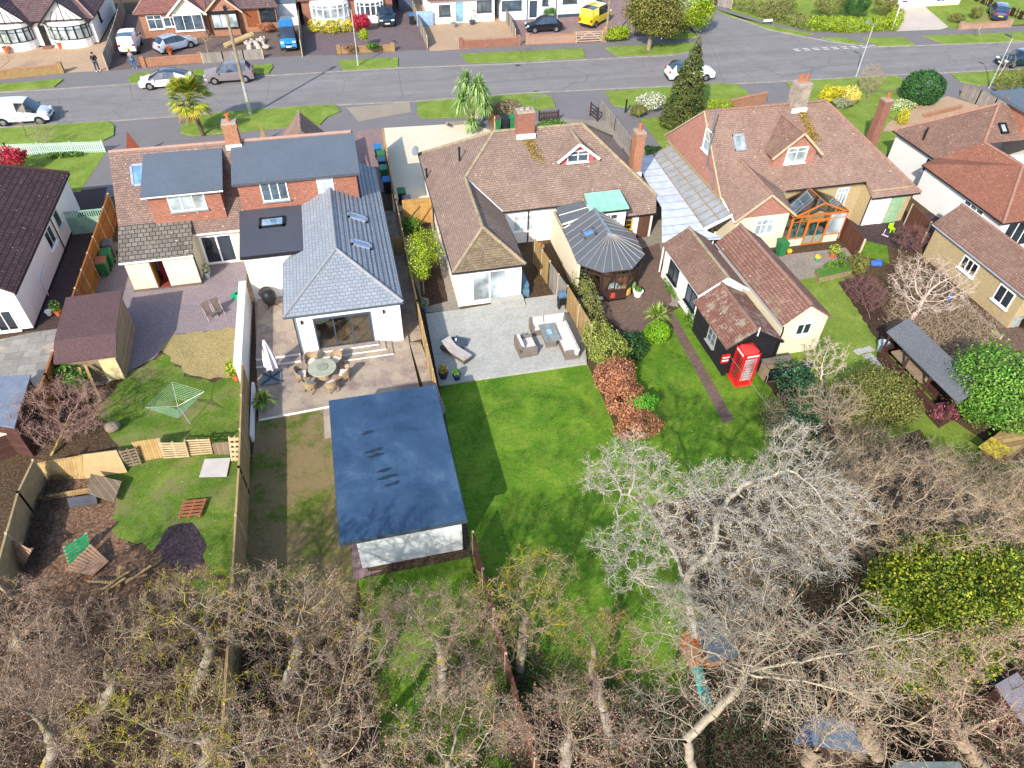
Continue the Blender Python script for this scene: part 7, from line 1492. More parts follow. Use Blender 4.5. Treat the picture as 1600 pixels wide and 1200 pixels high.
# bench logs and stores at right
tag(MB().obox(G(1575, 692, .4), (1.3, .55, 0), (-.25, .5, 0), (0, 0, .4)).build('log_store', planks('log_store', '#b09463', '#7d6440', .25, 1)), 'yellow edged stack of boards beside the green tree', 'timber'); tag(MB().obox(G(1555, 700, .82), (.55, .2, 0), (-.2, .45, 0), (0, 0, .02)).build('plastic_sacks', plain('yellow_sack', '#b09a3a', .6, var=.6, scale=7)), 'yellow and grey sacks lying on the board stack', 'sack')
for k, (x, y) in enumerate(((1343, 549), (1358, 557), (1369, 564), (1357, 546), (1378, 571))): p = G(x, y, .06); tag(MB().obox(p, (.28, .05, 0), (-.05, .2, 0), (0, 0, .03)).build('stepping_stone', m_conc), ['stepping stone furthest from the shed, left one', 'second pinkish stepping stone toward the shed', 'third stepping stone nearest the shed front', 'stepping stone beside the pale tub', 'last stepping stone by the olive bush'][k], 'paving stone')
# tree house
p = G(1108, 1010, 0); t = thing('tree_house', 'small orange timber tree house with grey roof among the bare branches', 'tree house', tuple(p)); c = G(1105, 1000, 2.2)
MB().box(c.x - .7, c.y - .6, 1.3, c.x + .6, c.y + .5, 2.2).build('wall', planks('orange_boards', '#b0682a', '#9a5822', .14, 1), t); MB().slab([c + V(-.3, -.8, .05), c + V(.8, -.8, .05), c + V(.8, .6, .4), c + V(-.3, .6, .4)], .06).build('roof', plain('grey_sheet', '#3f4a54', .7), t); MB().obox(c + V(-.5, -1.1, -1.0), (.18, 0, 0), (-.05, .6, .5), (0, 0, .03)).build('slide', plain('turquoise', '#1b7f78', .5), t)
for sx in (-.6, .5):
    for sy in (-.6, .4): MB().box(c.x + sx - .05, c.y + sy - .05, 0, c.x + sx + .05, c.y + sy + .05, 1.4).build('stilt', m_dwood, t)
# clothes line from the kiosk
tag(MB().tube(G(1138, 553, 1.7), G(1220, 660, 1.2), .008, .008, 4).build('washing_line', plain('line_white', '#8f8f80', .7)), 'thin washing line running from the shed over the lawn', 'washing line')
# ================================================ FENCES AND WALLS
m_fno = planks('orange_fence_boards', '#a56a34', '#94592a', .14); m_fnp = planks('pine_fence_boards', '#b39564', '#a18353', .14); m_fng = planks('grey_fence_boards', '#9a938a', '#857d75', .12); m_fnt = planks('tan_fence_boards', '#ae9266', '#9c8158', .14); m_fnr = planks('red_brown_fence', '#6d4536', '#5d392c', .14)
m_post = plain('fence_post', '#b3a184', .9, var=.15)
def fence(lab, pts, h, mat, pm=None, sp=1.83, name='fence', cat='fence', th=.04, cap=True, pw=.09, pz=.08, slats=0, pick=0, z0=0.0):
    "pts: world xy points; panels and posts are parts"
    t = thing(name, lab, cat, (pts[0][0], pts[0][1], 0)); pm = pm or m_post
    for a, b in zip(pts, pts[1:]):
        a, b = V(a[0], a[1], 0), V(b[0], b[1], 0); L = (b - a).length; n = max(1, round(L / sp)); d = (b - a) / n; e = d.normalized(); q = V(-e.y, e.x, 0)
        for k in range(n):
            p0, p1 = a + d * k, a + d * (k + 1); m = MB()
            if pick:
                c = int(d.length / pick)
                for i in range(c): x = p0 + d * ((i + .5) / c); m.obox(x + V(0, 0, h / 2), e * pick * .3, q * .012, V(0, 0, h / 2 - .03))
                for zz in (.25, .75): m.bar(p0 + q * .03 + V(0, 0, h * zz), p1 + q * .03 + V(0, 0, h * zz), .03, .07)
            else:
                m.obox((p0 + p1) / 2 + V(0, 0, z0 + (h - z0) / 2), d * .49, q * th / 2, V(0, 0, (h - z0) / 2 - .01))
                if cap: m.bar(p0 + V(0, 0, h + .01), p1 + V(0, 0, h + .01), th + .05, .04)
                if slats:
                    for zz in (.25, .75): m.bar(p0 + q * .035 + V(0, 0, h * zz), p1 + q * .035 + V(0, 0, h * zz), .03, .07); m.bar(p0 - q * .035 + V(0, 0, h * zz), p1 - q * .035 + V(0, 0, h * zz), .03, .07)
            m.build('panel', mat, t)
        for k in range(n + 1): p0 = a + d * k; MB().box(p0.x - pw / 2, p0.y - pw / 2, 0, p0.x + pw / 2, p0.y + pw / 2, h + pz).build('post', pm, t)
    return t
def gx(*p): return [tuple(G(x, y).xy) for x, y in p]
def top(*p, h=1.8): return [tuple(G(x, y, h).xy) for x, y in p]
fence('tall orange stained fence between the white bungalow and the gravel yard', [(-16.15, 48.6), (-16.15, 30.2), (-16.3, 28.6)], 1.85, m_fno, slats=1)
fence('long pale close boarded fence with angled light beside the worn lawn', [(-6.75, 28.9), (-6.65, 22), (-6.75, 9)], 1.85, m_fnt, slats=1, sp=2.4)
t = thing('garden_wall', 'tall smooth white rendered wall beside the coiled hose', 'wall', (-6.9, 32, 0)); MB().box(-7.15, 29.0, 0, -6.85, 36.4, 1.75).build('wall', m_wren2, t); MB().box(-7.2, 28.95, 1.75, -6.8, 36.4, 1.82).build('coping', plain('pale_coping', '#dcdad5', .8), t)
tag(MB().box(-6.6, 25.2, 0, -6.48, 29.0, .5).build('low_wall', m_white), 'low white wall along the terrace below the parasol', 'wall')
fence('long pine topped fence between slate extension and middle bungalow', [(3.05, 55.4), (2.75, 44), (2.6, 32.4), (2.58, 24.6)], 1.75, m_fnt, plain('pine_post', '#c29a5c', .85))
fence('brown fence running away under the bare trees behind the studio', [(2.7, 16.6), (2.9, 9.5), (3.2, 4)], 1.6, m_fnr, cap=True)
fence('new orange pine fence beside the corner sofa', [(10.75, 37.2), (11.0, 34.6)], 1.8, m_fnp, sp=1.3); fence('grey weathered panel fence beside the cream conservatory wall', [(11.0, 34.6), (11.35, 32.0)], 1.7, m_fng, sp=1.3); fence('orange close boarded fence running along the hedge by the sofa', [(11.35, 32.0), (11.6, 28.2)], 1.75, m_fnp)
P = top((0, 800), (75, 690), (72, 745), h=1.6)
fence('pale board fence climbing the left boundary below the pink shrub', [tuple(G(-10, 905, 1.5).xy), tuple(G(28, 770, 1.5).xy), tuple(G(52, 720, 1.5).xy)], 1.5, plain('tan_board_fence', '#94805f', .9, var=.2), sp=1.9)
fence('green picket fence in front of the far left lawn', gx((-80, 262), (15, 243), (165, 238)), .95, plain('pale_green_paint', '#b9d3c0', .7), plain('pale_green_post', '#a3c2ad', .7), pick=.16, sp=2.2, name='picket_fence')
t = thing('gate', 'sage green double gate with slatted top across the side passage', 'gate', (-17.5, 47.2, 0)); m_sage = plain('sage_paint', '#7fa08c', .7); MB().box(-18.7, 46.9, .05, -16.3, 46.96, 1.25).build('board_panel', m_sage, t); b = MB(); [b.box(-18.65 + k * .14, 46.9, 1.25, -18.58 + k * .14, 46.95, 1.65) for k in range(17)]; b.box(-18.7, 46.88, 1.65, -16.3, 46.98, 1.72).build('slats', m_sage, t)
t = thing('gate', 'new orange pine double gates beside the middle bungalow', 'gate', (4, 44, 0)); a, c = G(618, 296), G(668, 297)
MB().box(a.x, 43.5, .05, c.x - .3, 43.56, 1.7).build('board_panel', planks('new_orange_pine', '#bd975a', '#b0884d', .13), t); MB().box(a.x, 43.44, 1.7, c.x - .3, 43.6, 1.95).bar((a.x, 43.42, .3), ((a.x + c.x) / 2, 43.42, 1.5), .03, .1, 0, (0, 1, 0)).bar(((a.x + c.x) / 2, 43.42, .3), (c.x - .3, 43.42, 1.5), .03, .1, 0, (0, 1, 0)).build('gate_frame', _mc['new_orange_pine'], t)
t = thing('gate', 'small wooden gate in the side passage by the slate roof', 'gate', (2.1, 40, 0)); MB().box(1.75, 39.8, .1, 2.6, 39.84, 1.5).build('board_panel', m_fnt, t)
def spire(lab, px, py, w_, h, mat): p = G(px, py); MBo = MB().poly([p + V(-w_ / 2, 0, 0), p + V(w_ / 2, 0, 0), p + V(0, 0, h)]).poly([p + V(w_ / 2, .05, 0), p + V(-w_ / 2, .05, 0), p + V(0, .05, h)]); tag(MBo.build('gate_leaf', mat), lab, 'gate')
spire('pointed rust brown gate end beyond the left gable', 213, 246, 1.5, 2.1, plain('rust_board', '#7d4230', .8)); spire('small pointed pale fence end beyond the brick chimney', 413, 222, .6, 1.5, m_fnt)
for h_, y_ in ((.42, 30.9), (.29, 30.45)): struct(MB().prism([(-6.45, y_), (-4.12, y_), (-4.12, 36.4 if h_ > .3 else 30.89), (-6.45, 36.4 if h_ > .3 else 30.89)], .1, h_, 1, 0).build('raised_step', [m_sand, m_white]))
# low walls of the far gardens
def lwall(lab, px, h=.75, mat=None, th=.22, name='brick_wall', piers=True):
    P = [G(x, y) for x, y in px]; t = thing(name, lab, 'wall', tuple(P[0])); b = MB(); cb = MB()
    for a, c in zip(P, P[1:]): b.bar(a + V(0, 0, h / 2), c + V(0, 0, h / 2), th, h); cb.bar(a + V(0, 0, h + .03), c + V(0, 0, h + .03), th + .08, .06)
    b.build('wall', mat or m_brick, t); cb.build('coping', plain('brick_coping', '#a3765c', .9), t)
    if piers:
        for q in (P[0], P[-1]): MB().box(q.x - .2, q.y - .2, 0, q.x + .2, q.y + .2, h + .25).build('pier', mat or m_brick, t)
    return t
lwall('mossy low brick wall in front of the half timbered bungalow', [(-30, 127), (98, 114)], .75, bricks('yellow_brick', '#b08a4f', '#9c7a48', '#9c8d70', .225, .075, .01, .3)); lwall('orange low brick wall beside the man in grey', [(226, 105), (270, 101), (315, 98)]); lwall('short sunlit brick planter on the mauve drive', [(530, 84), (614, 80)], .6, _mc['yellow_brick']); lwall('pinkish brick wall in front of the gravel drive right of the blue gate', [(721, 76), (810, 71)], .8, m_brickr)
lwall('pale pink brick wall in front of the black hatchback', [(824, 69), (898, 66)], .85, bricks('pale_pink_brick', '#b98e78', '#a67c69', '#b3a090', .225, .075, .01, .3)); lwall('brick pier beside the yellow hedge and timber gate', [(943, 66), (946, 64)], 1.5, m_brick, piers=False); lwall('low pale brick wall in front of the navy people carrier', [(1500, 46), (1575, 42)], .6, _mc['pale_pink_brick']); lwall('low brick edging between gravel and slope roof on the right', [(1443, 184), (1500, 170)], .3, m_brick, piers=False); lwall('red brick front wall with white cap beyond the tile hung gable', [(1140, 172), (1195, 160)], .9, m_brick, piers=False)
fence('grey close boarded fence in front of the rubble garden', gx((318, 99), (350, 97), (382, 94), (412, 92)), .95, m_fng, sp=1.9); fence('grey side fence running up from the pavement to the white side wall', gx((169, 110), (186, 60), (196, 20)), 1.5, m_fng, sp=2.2); fence('slim grey fence beside the blue van', gx((473, 89), (470, 40), (468, 5)), 1.6, m_fng, sp=2.5)
fence('grey leaning fence between mauve drive and gravel drive', gx((668, 76), (655, 45), (643, 10)), 1.3, m_fng, sp=2); t = thing('gate', 'pale blue double gate beside the cream bungalow', 'gate', tuple(G(665, 42))); a, c = G(652, 42), G(678, 42); MB().box(a.x, a.y, .05, c.x, a.y + .05, 1.6).build('board_panel', planks('pale_blue_boards', '#9fbbdb', '#93b0d2', .15), t)
fence('grey fence between the gravel drive and the block paved drive', gx((805, 64), (795, 40), (775, 10)), 1.2, m_fng, sp=2); t = thing('gate', 'wooden field gate with crossed braces before the yellow camper', 'gate', tuple(G(900, 67))); a, c = G(900, 68), G(940, 66)
b = MB(); [b.bar(a + V(0, 0, z), c + V(0, 0, z), .04, .08) for z in (.2, .45, .7, .95, 1.15)]; b.bar(a + V(0, 0, .2), (a + c) / 2 + V(0, 0, 1.15), .05, .08).bar(c + V(0, 0, .2), (a + c) / 2 + V(0, 0, 1.15), .05, .08).bar(a, a + V(0, 0, 1.2), .09, .09).bar(c, c + V(0, 0, 1.2), .09, .09).build('gate_frame', plain('bare_wood', '#b39a83', .9), t)
fence('dark rail fence leading back from the pavement at the top right', gx((1640, 50), (1560, 18), (1500, -8)), 1.0, m_dwood, m_dwood, pick=.0 or 1.0, sp=2.4); fence('pale board fence behind the side road at the top', gx((1120, 9), (1142, 14)), 1.5, m_fng)
fence('grey panel fence with dark cap between the two driveways', gx((938, 178), (960, 205), (985, 240), (1006, 268)), 1.15, m_fng, m_fng, sp=2); t = thing('gate', 'brown five bar gate at the top of the old concrete drive', 'gate', tuple(G(925, 190))); a, c = G(922, 181), G(933, 190); b = MB(); [b.bar(a + V(0, 0, z), c + V(0, 0, z), .05, .1) for z in (.2, .5, .8, 1.1)]; b.bar(a, a + V(0, 0, 1.25), .1, .1).bar(c, c + V(0, 0, 1.25), .1, .1).build('gate_frame', m_dwood, t)
fence('dark picket fence behind the bungalow chimney', gx((842, 190), (872, 188)), .9, m_dwood, m_dwood, pick=.14, sp=2); fence('orange boarded screen beside the hedge bins', gx((762, 182), (773, 205)), 1.2, m_fno); fence('grey waney panels beside the tan gravel front yard', gx((1500, 152), (1524, 163), (1549, 174), (1580, 186)), 1.25, m_fng, m_fnp, sp=2)
t = thing('post_and_rail', 'low rail and kerb stones at the cream gravel front edge', 'fence', tuple(G(700, 190))); MB().bar(G(697, 193, .2), G(735, 190, .2), .15, .25).bar(G(698, 193), G(698, 193, .7), .16, .16).build('rail', m_fng, t)
fence('brown leaning panel fence behind the orange room', gx((1310, 372), (1338, 408)), 1.6, m_fnr, plain('pale_post', '#c5b6a0', .8), sp=2); fence('dark brown fence panels beside the pale green door', gx((1412, 352), (1440, 380)), 1.6, m_fnr, sp=2); fence('pale lattice panel with brown panel behind the long open shed', [(29.3, 22.9), (29.6, 20.9)], 1.3, m_fng, sp=2); fence('brown fence panel continuing from the pale lattice panel', [(29.7, 20.8), (30.1, 18.6)], 1.4, m_fnr, sp=2)
fence('concrete gravel board line beside the pebbledashed garage', gx((1500, 468), (1562, 530)), .25, plain('concrete_board', '#a59c90', .9), cap=False, sp=3)

# ================================================ VEGETATION
bk_l = barkmat('lichen_bark', '#665e52', '#a0978a', '#9a871f', .56, 1.6); bk_w = barkmat('white_bark', '#8a8274', '#c2baab'); bk_t = barkmat('tan_bark', '#6b5c4c', '#958571'); bk_d = barkmat('dark_bark', '#463a30', '#6d5d4e'); bk_pk = barkmat('pale_pink_bark', '#b0998a', '#d6c5b6')
tw_l = barkmat('lichen_twig', '#6f6150', '#b3a48e', '#a39228', .55, 1.4); tw_g = barkmat('olive_twig', '#6d6648', '#a89c74', '#98922c', .5, 1.1); tw_q = barkmat('rosy_twig', '#73604f', '#ad9a86', '#93842c', .62, 1.3); tw_p = barkmat('pink_twig', '#8a6b60', '#ab8b7d'); tw_w = barkmat('white_twig', '#989184', '#c0b8aa'); tw_t = barkmat('tan_twig', '#8f7d66', '#b8a68c'); tw_pl = barkmat('plum_twig', '#6a4a4a', '#8d6a66')
bd_p = leafmat('pink_buds', ['#83604f', '#a47c68', '#b8937c']); bd_w = leafmat('white_buds', ['#86897a', '#a3a698', '#bdbfb3']); bd_o = leafmat('ochre_buds', ['#8f7440', '#b3934f', '#a58a5a']); bd_b = leafmat('brown_buds', ['#7a5a48', '#94705a', '#a98a70'])
def T(name_lab, base, cpx, z, r, **k):
    if 'twig' not in k: oakn[0] += 1; k['twig'] = (tw_l, tw_q, tw_g)[oakn[0] % 3]; k['tip'] = (.0085, .0075, .0095)[oakn[0] % 3]; k['tl'] = (.42, .5, .36)[oakn[0] % 3]
    c = G(cpx[0], cpx[1], z); b = G(*base); cr = [(tuple(c), r, 1.0)]
    for (ex, ey, ez, er, wt) in k.pop('extra', ()): cr.append((tuple(G(ex, ey, ez)), er, wt))
    return bare_tree('bare_tree', name_lab, tuple(b), cr, k.pop('bark', bk_l), k.pop('twig', tw_l), group=k.pop('group', 'leafless trees along the bottom'), **k)
oakn = [0]
oak = dict(natt=680, step=.27, kill=.40, rmax=.17, tip=.0085, twigs=4, tl=.42, bud=bd_p, nbud=3800, bsize=.024, smin=.022, lobes=5)
T('bare tree with pinkish twigs over the leaf litter at lower left', (150, 1130), (150, 1010), 4.6, (2.7, 2.3, 2.3), **oak)
T('yellow lichened bare tree in front of the soil mound', (300, 1090), (300, 965), 5.0, (2.6, 2.1, 2.3), **oak)
T('bare tree whose top covers the end of the long pale fence', (440, 1080), (440, 955), 5.6, (2.1, 2.2, 2.4), **oak)
T('bare tree at the very bottom left corner', (60, 1260), (60, 1130), 5.5, (2.6, 2.2, 2.6), **oak)
T('bare tree low in the frame below the yellow lichened one', (260, 1300), (270, 1130), 6.0, (2.6, 2.0, 2.4), **oak)
T('bare tree with curved yellow limbs below the worn lawn', (500, 1250), (500, 1110), 6.2, (2.4, 2.0, 2.6), **oak)
T('bare pink budded tree just below the white studio wall', (690, 1090), (670, 985), 5.4, (2.4, 2.0, 2.2), **oak)
T('bare tree right of the studio corner overlapping the fence', (810, 1060), (840, 930), 5.2, (2.2, 1.9, 2.6), **oak)
T('bare tree standing low in the centre foreground', (720, 1260), (715, 1130), 6.4, (2.3, 1.8, 2.6), **oak)
T('bare tree in the foreground left of the thick pale limb', (900, 1290), (900, 1130), 6.4, (2.1, 1.7, 2.4), **oak)
T('bare tree filling the gap between studio fence and cut limb', (960, 1180), (950, 1010), 4.2, (1.7, 1.5, 2.0), **{**oak, 'natt': 380})
T('bare tree at the bottom edge left of centre', (400, 1330), (400, 1190), 6.5, (2.6, 1.6, 2.2), **oak)
T('bare shrubby tree leaning over the leaf litter at left', (20, 1010), (20, 960), 3.2, (2.0, 1.8, 1.8), **{**oak, 'natt': 420})
T('low bare tree between the lichened tree and the fence', (560, 1020), (545, 960), 3.6, (1.8, 1.6, 1.8), **{**oak, 'natt': 380})
T('large white limbed tree with pale catkins over the central lawn', (1095, 1080), (1120, 810), 7.2, (4.2, 2.6, 2.6), bark=bk_w, twig=tw_w, natt=1700, step=.27, kill=.37, rmax=.15, tip=.0095, twigs=5, tl=.42, bud=bd_w, nbud=15000, bsize=.022, leaf=bd_o, nleaf=4500, lsize=.03, smin=.03, lobes=4, trunk_to=tuple(G(1072, 905, 4.2)),
  lead=[[tuple(G(1072, 905, 4.2)), tuple(G(1030, 820, 5.8)), tuple(G(1003, 780, 6.8)), tuple(G(970, 772, 7.2))], [tuple(G(1072, 905, 4.2)), tuple(G(1112, 860, 5.2)), tuple(G(1122, 800, 6.5)), tuple(G(1090, 765, 7.2))], [tuple(G(1120, 805, 6.4)), tuple(G(1160, 760, 7.2)), tuple(G(1230, 735, 7.8))], [tuple(G(1068, 920, 4)), tuple(G(1010, 915, 4.6)), tuple(G(975, 880, 5.4))]],
  extra=[(1000, 740, 8.0, (1.9, 1.3, 1.2), .3), (1230, 730, 8.0, (2.2, 1.3, 1.2), .3), (1000, 870, 6.5, (1.8, 1.5, 1.4), .3), (1270, 850, 6.5, (1.9, 1.5, 1.4), .3), (1110, 960, 5.0, (2.0, 1.2, 1.4), .25)])
pk = G(1195, 1010, 7); T('big pale bare tree with thick cut limb at bottom centre right', (1110, 1330), (1240, 1045), 8.0, (3.0, 2.2, 2.3), bark=barkmat('grey_cream_bark', '#7b705f', '#aa9f8c'), twig=barkmat('cream_twig', '#8c806c', '#b0a590'), natt=1000, step=.3, kill=.48, rmax=.13, tip=.011, twigs=3, tl=.7, lobes=4, extra=[(1050, 1010, 7, (1.6, 1.3, 1.2), .2), (1010, 1110, 6.5, (1.4, 1.2, 1.2), .15)], bud=bd_p, nbud=2500, smin=.04,
  trunk_to=tuple(G(1072, 1155, 5.6)), lead=[[tuple(G(1072, 1155, 5.6)), tuple(G(1145, 1085, 6.6)), tuple(G(1165, 1050, 7))]] + [[tuple(G(1165, 1050, 7)), tuple(G((1165 + x) / 2 + 6, (1050 + y) / 2, 7.6)), tuple(G(x, y, z))] for x, y, z in ((1120, 950, 8.4), (1200, 890, 9), (1270, 880, 9), (1340, 930, 9), (1370, 1010, 8.6), (1330, 1080, 8), (1060, 1000, 8))])
T('wide bare tan tree in the right hand garden', (1400, 905), (1415, 780), 4.8, (3.9, 2.7, 2.6), bark=bk_t, twig=tw_t, natt=1700, step=.28, kill=.38, rmax=.17, tip=.009, twigs=4, tl=.45, bud=bd_b, nbud=7000, bsize=.025, lobes=5, smin=.025, group='bare trees on the right')
T('bare tree in front of the dark evergreen at bottom right', (1385, 1210), (1400, 1090), 5.6, (2.2, 1.8, 2.0), bark=bk_t, twig=tw_t, natt=360, step=.32, kill=.5, tip=.010, twigs=2, tl=.6, bud=bd_p, nbud=1500, group='bare trees on the right')
T('grey green bare thicket tree between kiosk ivy and olive bush', (1310, 690), (1310, 630), 2.4, (1.8, 1.5, 1.6), bark=bk_t, twig=tw_t, natt=520, step=.22, kill=.32, rmax=.07, tip=.009, twigs=4, tl=.4, lobes=3, group='bare trees on the right')
T('tall bare tree rising beyond the yellow tipped bush', (1300, 830), (1290, 760), 3.6, (1.9, 1.7, 1.8), bark=bk_t, twig=tw_t, natt=520, step=.26, kill=.36, rmax=.1, tip=.009, twigs=4, tl=.45, lobes=3, group='bare trees on the right')
T('slender bare tree above the corrugated blue shed', (1290, 1240), (1290, 1100), 5.0, (2.0, 1.7, 2.0), bark=bk_t, twig=tw_t, natt=480, step=.3, kill=.42, tip=.0095, twigs=3, tl=.5, lobes=4, group='bare trees on the right')
T('greyish bare tree right of the yellow tipped bush', (1600, 850), (1590, 780), 3.0, (2.2, 2.0, 1.8), bark=bk_t, twig=tw_t, natt=600, step=.27, kill=.36, tip=.009, twigs=4, tl=.45, lobes=4, bud=bd_b, nbud=3000, group='bare trees on the right')
T('bare reddish tree at the bottom right corner', (1560, 1230), (1555, 1080), 6.0, (2.2, 1.9, 2.6), bark=bk_t, twig=tw_t, natt=650, step=.28, kill=.42, tip=.009, twigs=3, tl=.5, bud=leafmat('plum_buds', ['#7d4a4a', '#a06a64', '#b58a7e']), nbud=3500, group='bare trees on the right')
T('fan shaped pale dead looking tree by the pebbledashed garage', (1424, 500), (1455, 445), 1.9, (2.6, 2.3, 1.6), bark=bk_pk, twig=bk_pk, natt=560, step=.22, kill=.32, rmax=.15, tip=.013, twigs=2, tl=.35, smin=.035, group='bare trees on the right', up=.12)
T('pinkish leafless shrub beside the shed wall at the left', (80, 712), (95, 640), 1.7, (2.3, 2.0, 1.3), bark=barkmat('yellow_bark', '#7d7040', '#a3955c'), twig=tw_p, natt=620, step=.2, kill=.3, rmax=.07, tip=.0075, twigs=4, tl=.4, bud=bd_p, nbud=3000, bsize=.025, group='bare shrubs')
T('pale pink leafless shrub before the cream garage gable', (1285, 625), (1290, 560), 1.5, (1.3, 1.2, 1.2), bark=bk_pk, twig=bk_pk, natt=260, step=.18, kill=.28, rmax=.06, tip=.011, twigs=2, tl=.3, group='bare shrubs', up=.15)
T('small leafless street tree at the left verge', (42, 214), (28, 180), 2.0, (.9, .8, 1.0), bark=bk_t, twig=tw_t, natt=90, step=.18, kill=.3, rmax=.04, tip=.008, twigs=2, tl=.3, group='young street trees'); T('leafless shrub growing by the green picket fence', (75, 238), (66, 208), 1.2, (1.1, .9, .9), bark=bk_t, twig=tw_t, natt=130, step=.16, kill=.25, rmax=.05, tip=.009, twigs=2, tl=.3, group='bare shrubs')
T('leafless tree in the front garden beside the silver hatchback', (325, 82), (318, 55), 1.6, (1.2, .9, .9), bark=bk_t, twig=tw_t, natt=120, step=.18, kill=.28, rmax=.05, tip=.010, twigs=2, tl=.3, group='bare shrubs'); T('small leafless tree growing by the wall at left edge', (-6, 112), (8, 85), 1.5, (.9, .8, .8), bark=bk_t, twig=tw_t, natt=80, step=.18, kill=.28, rmax=.04, tip=.01, twigs=2, tl=.3, group='bare shrubs')
T('thin sapling with stake on the verge by the pink brick wall', (813, 84), (812, 62), 1.6, (.5, .5, .7), bark=bk_t, twig=tw_t, natt=40, step=.18, kill=.28, rmax=.03, tip=.008, twigs=2, tl=.3, group='young street trees'); T('thin sapling on the verge in front of the navy car', (1530, 58), (1536, 32), 2.0, (.8, .6, .9), bark=bk_pk, twig=tw_p, natt=70, step=.18, kill=.28, rmax=.035, tip=.009, twigs=2, tl=.3, group='young street trees')
T('brown twiggy bush behind the yellow bushes on the verge', (1355, 160), (1362, 122), 1.5, (1.3, 1.1, 1.3), bark=bk_t, twig=tw_t, natt=300, step=.17, kill=.25, rmax=.05, tip=.009, twigs=4, tl=.35, group='bare shrubs'); T('young pale tree growing before the hedge at the right edge', (1560, 120), (1575, 92), 1.8, (1.0, .8, .9), bark=bk_pk, twig=tw_t, natt=70, step=.18, kill=.28, rmax=.04, tip=.010, twigs=2, tl=.3, group='young street trees')
T('tangle of dark red briars beside the right lawn', (1360, 500), (1350, 455), .7, (1.2, 1.6, .7), bark=tw_pl, twig=tw_pl, natt=330, step=.16, kill=.22, rmax=.03, tip=.010, twigs=4, tl=.35, group='bare shrubs'); T('reddish climber over the brown fence by the green door', (1440, 400), (1425, 370), 1.2, (1.2, 1.0, .8), bark=tw_pl, twig=tw_pl, natt=260, step=.16, kill=.22, rmax=.03, tip=.010, twigs=4, tl=.35, group='bare shrubs')
# low scrub: nobody could count it
def scrub(nm, px, n, h, mats, L=.5, lf=0, lm=None):
    P = np.array([tuple(G(x, y)) for x, y in px]); u = rng.random((n, 2)); a = P[0] + (P[1] - P[0]) * u[:, :1]; b_ = P[3] + (P[2] - P[3]) * u[:, :1]; q = a + (b_ - a) * u[:, 1:]
    q[:, 2] = rng.random(n) ** 1.5 * h; d = rng.normal(size=(n, 3)) + np.array([0, 0, .8]); d /= np.linalg.norm(d, axis=1, keepdims=True); e = q + d * L * rng.uniform(.4, 1, (n, 1)); e[:, 2] = np.maximum(e[:, 2], .02)
    parts = [seg_mesh(q, e, np.full(n, .012), np.full(n, .006), 3)]; ms = [mats]
    if lf: k = rng.integers(0, n, lf); parts.append(quad_mesh(e[k] * [1, 1, .8] + rng.normal(size=(lf, 3)) * .15, .05 * rng.uniform(.6, 1.3, lf))); ms.append(lm)
    return struct(np_obj(nm, parts, ms), 'stuff')
scrub('undergrowth', [(-80, 930), (560, 960), (700, 1330), (-80, 1330)], 15000, 1.1, bk_d, .6, 6000, leafmat('bramble', ['#2c2a18', '#4a3c28', '#5d5a2c', '#6d4c3a'])); scrub('undergrowth', [(700, 1000), (1000, 1060), (1080, 1330), (560, 1330)], 6000, .9, bk_d, .5, 7000, l_dk)
scrub('undergrowth', [(1180, 900), (1660, 860), (1700, 1300), (1180, 1300)], 9000, 1.2, bk_d, .6, 12000, l_dk); scrub('undergrowth', [(1280, 660), (1660, 760), (1660, 900), (1280, 900)], 9000, .9, tw_t, .6, 3000, bd_b); scrub('undergrowth', [(1010, 1090), (1190, 1060), (1250, 1330), (950, 1330)], 3500, .9, bk_d, .6, 5000, l_dk); scrub('undergrowth', [(1180, 640), (1350, 600), (1400, 760), (1230, 800)], 4500, 1.1, tw_t, .5, 5000, l_dk); scrub('dead_stems', [(1400, 400), (1560, 520), (1500, 600), (1380, 520)], 5000, .6, tw_t, .45, 2500, bd_b); scrub('dead_stems', [(10, 880), (60, 740), (110, 740), (60, 900)], 1500, .3, bk_d, .4)
# leafy things
def L(lab, base, blobs, lm, n=5000, size=.07, cat='bush', name='shrub', **k):
    B = []
    for (px, py, z, r) in blobs: B.append((tuple(G(px, py, z)), r if isinstance(r, tuple) else (r, r, r)))
    if len(B) == 1 and B[0][1][0] > .6 and not any(q in lab for q in ('ball', 'clipped', 'daffodil')):
        c, r = np.array(B[0][0]), np.array(B[0][1]); B = [(tuple(c), tuple(r * .8))]
        for _ in range(4): a = random.uniform(0, 2 * PI); B.append((tuple(c + r * np.array([math.cos(a) * .6, math.sin(a) * .6, random.uniform(-.2, .45)])), tuple(r * random.uniform(.35, .55))))
    return leafy(name, lab, tuple(G(*base)), B, lm, n, size, cat=cat, **k)
l_cf = leafmat('conifer_green', ['#24361a', '#3c5225', '#5f6d30', '#7a6a38']); l_yw = leafmat('yew_green', ['#303d18', '#565c28', '#7d7a38', '#8d7c44']); l_lau = leafmat('laurel_green', ['#16331a', '#2a5128', '#44702f', '#2f5a3a']); l_fy = leafmat('forsythia_yellow', ['#8a8a1c', '#c4b92a', '#e0d440']); l_lim = leafmat('lime_green', ['#4f6b14', '#86a01f', '#b7c235']); l_cop = leafmat('copper_leaves', ['#7a4a32', '#a86c4c', '#c58e6c', '#8f5a44']); l_ivy = leafmat('ivy_green', ['#16301c', '#24482a', '#3f6b45', '#5c8560']); l_hed = leafmat('hedge_olive', ['#4c5a22', '#6d7a32', '#8f8a5a', '#7d7048']); l_cls = leafmat('yellow_dark_bush', ['#263c16', '#45601c', '#6f8224', '#b0ac30', '#4f6a1e', '#8a9226']); l_tr = leafmat('fresh_green_tree', ['#2f5a1c', '#4c7f28', '#79a53c', '#5b6a35'])
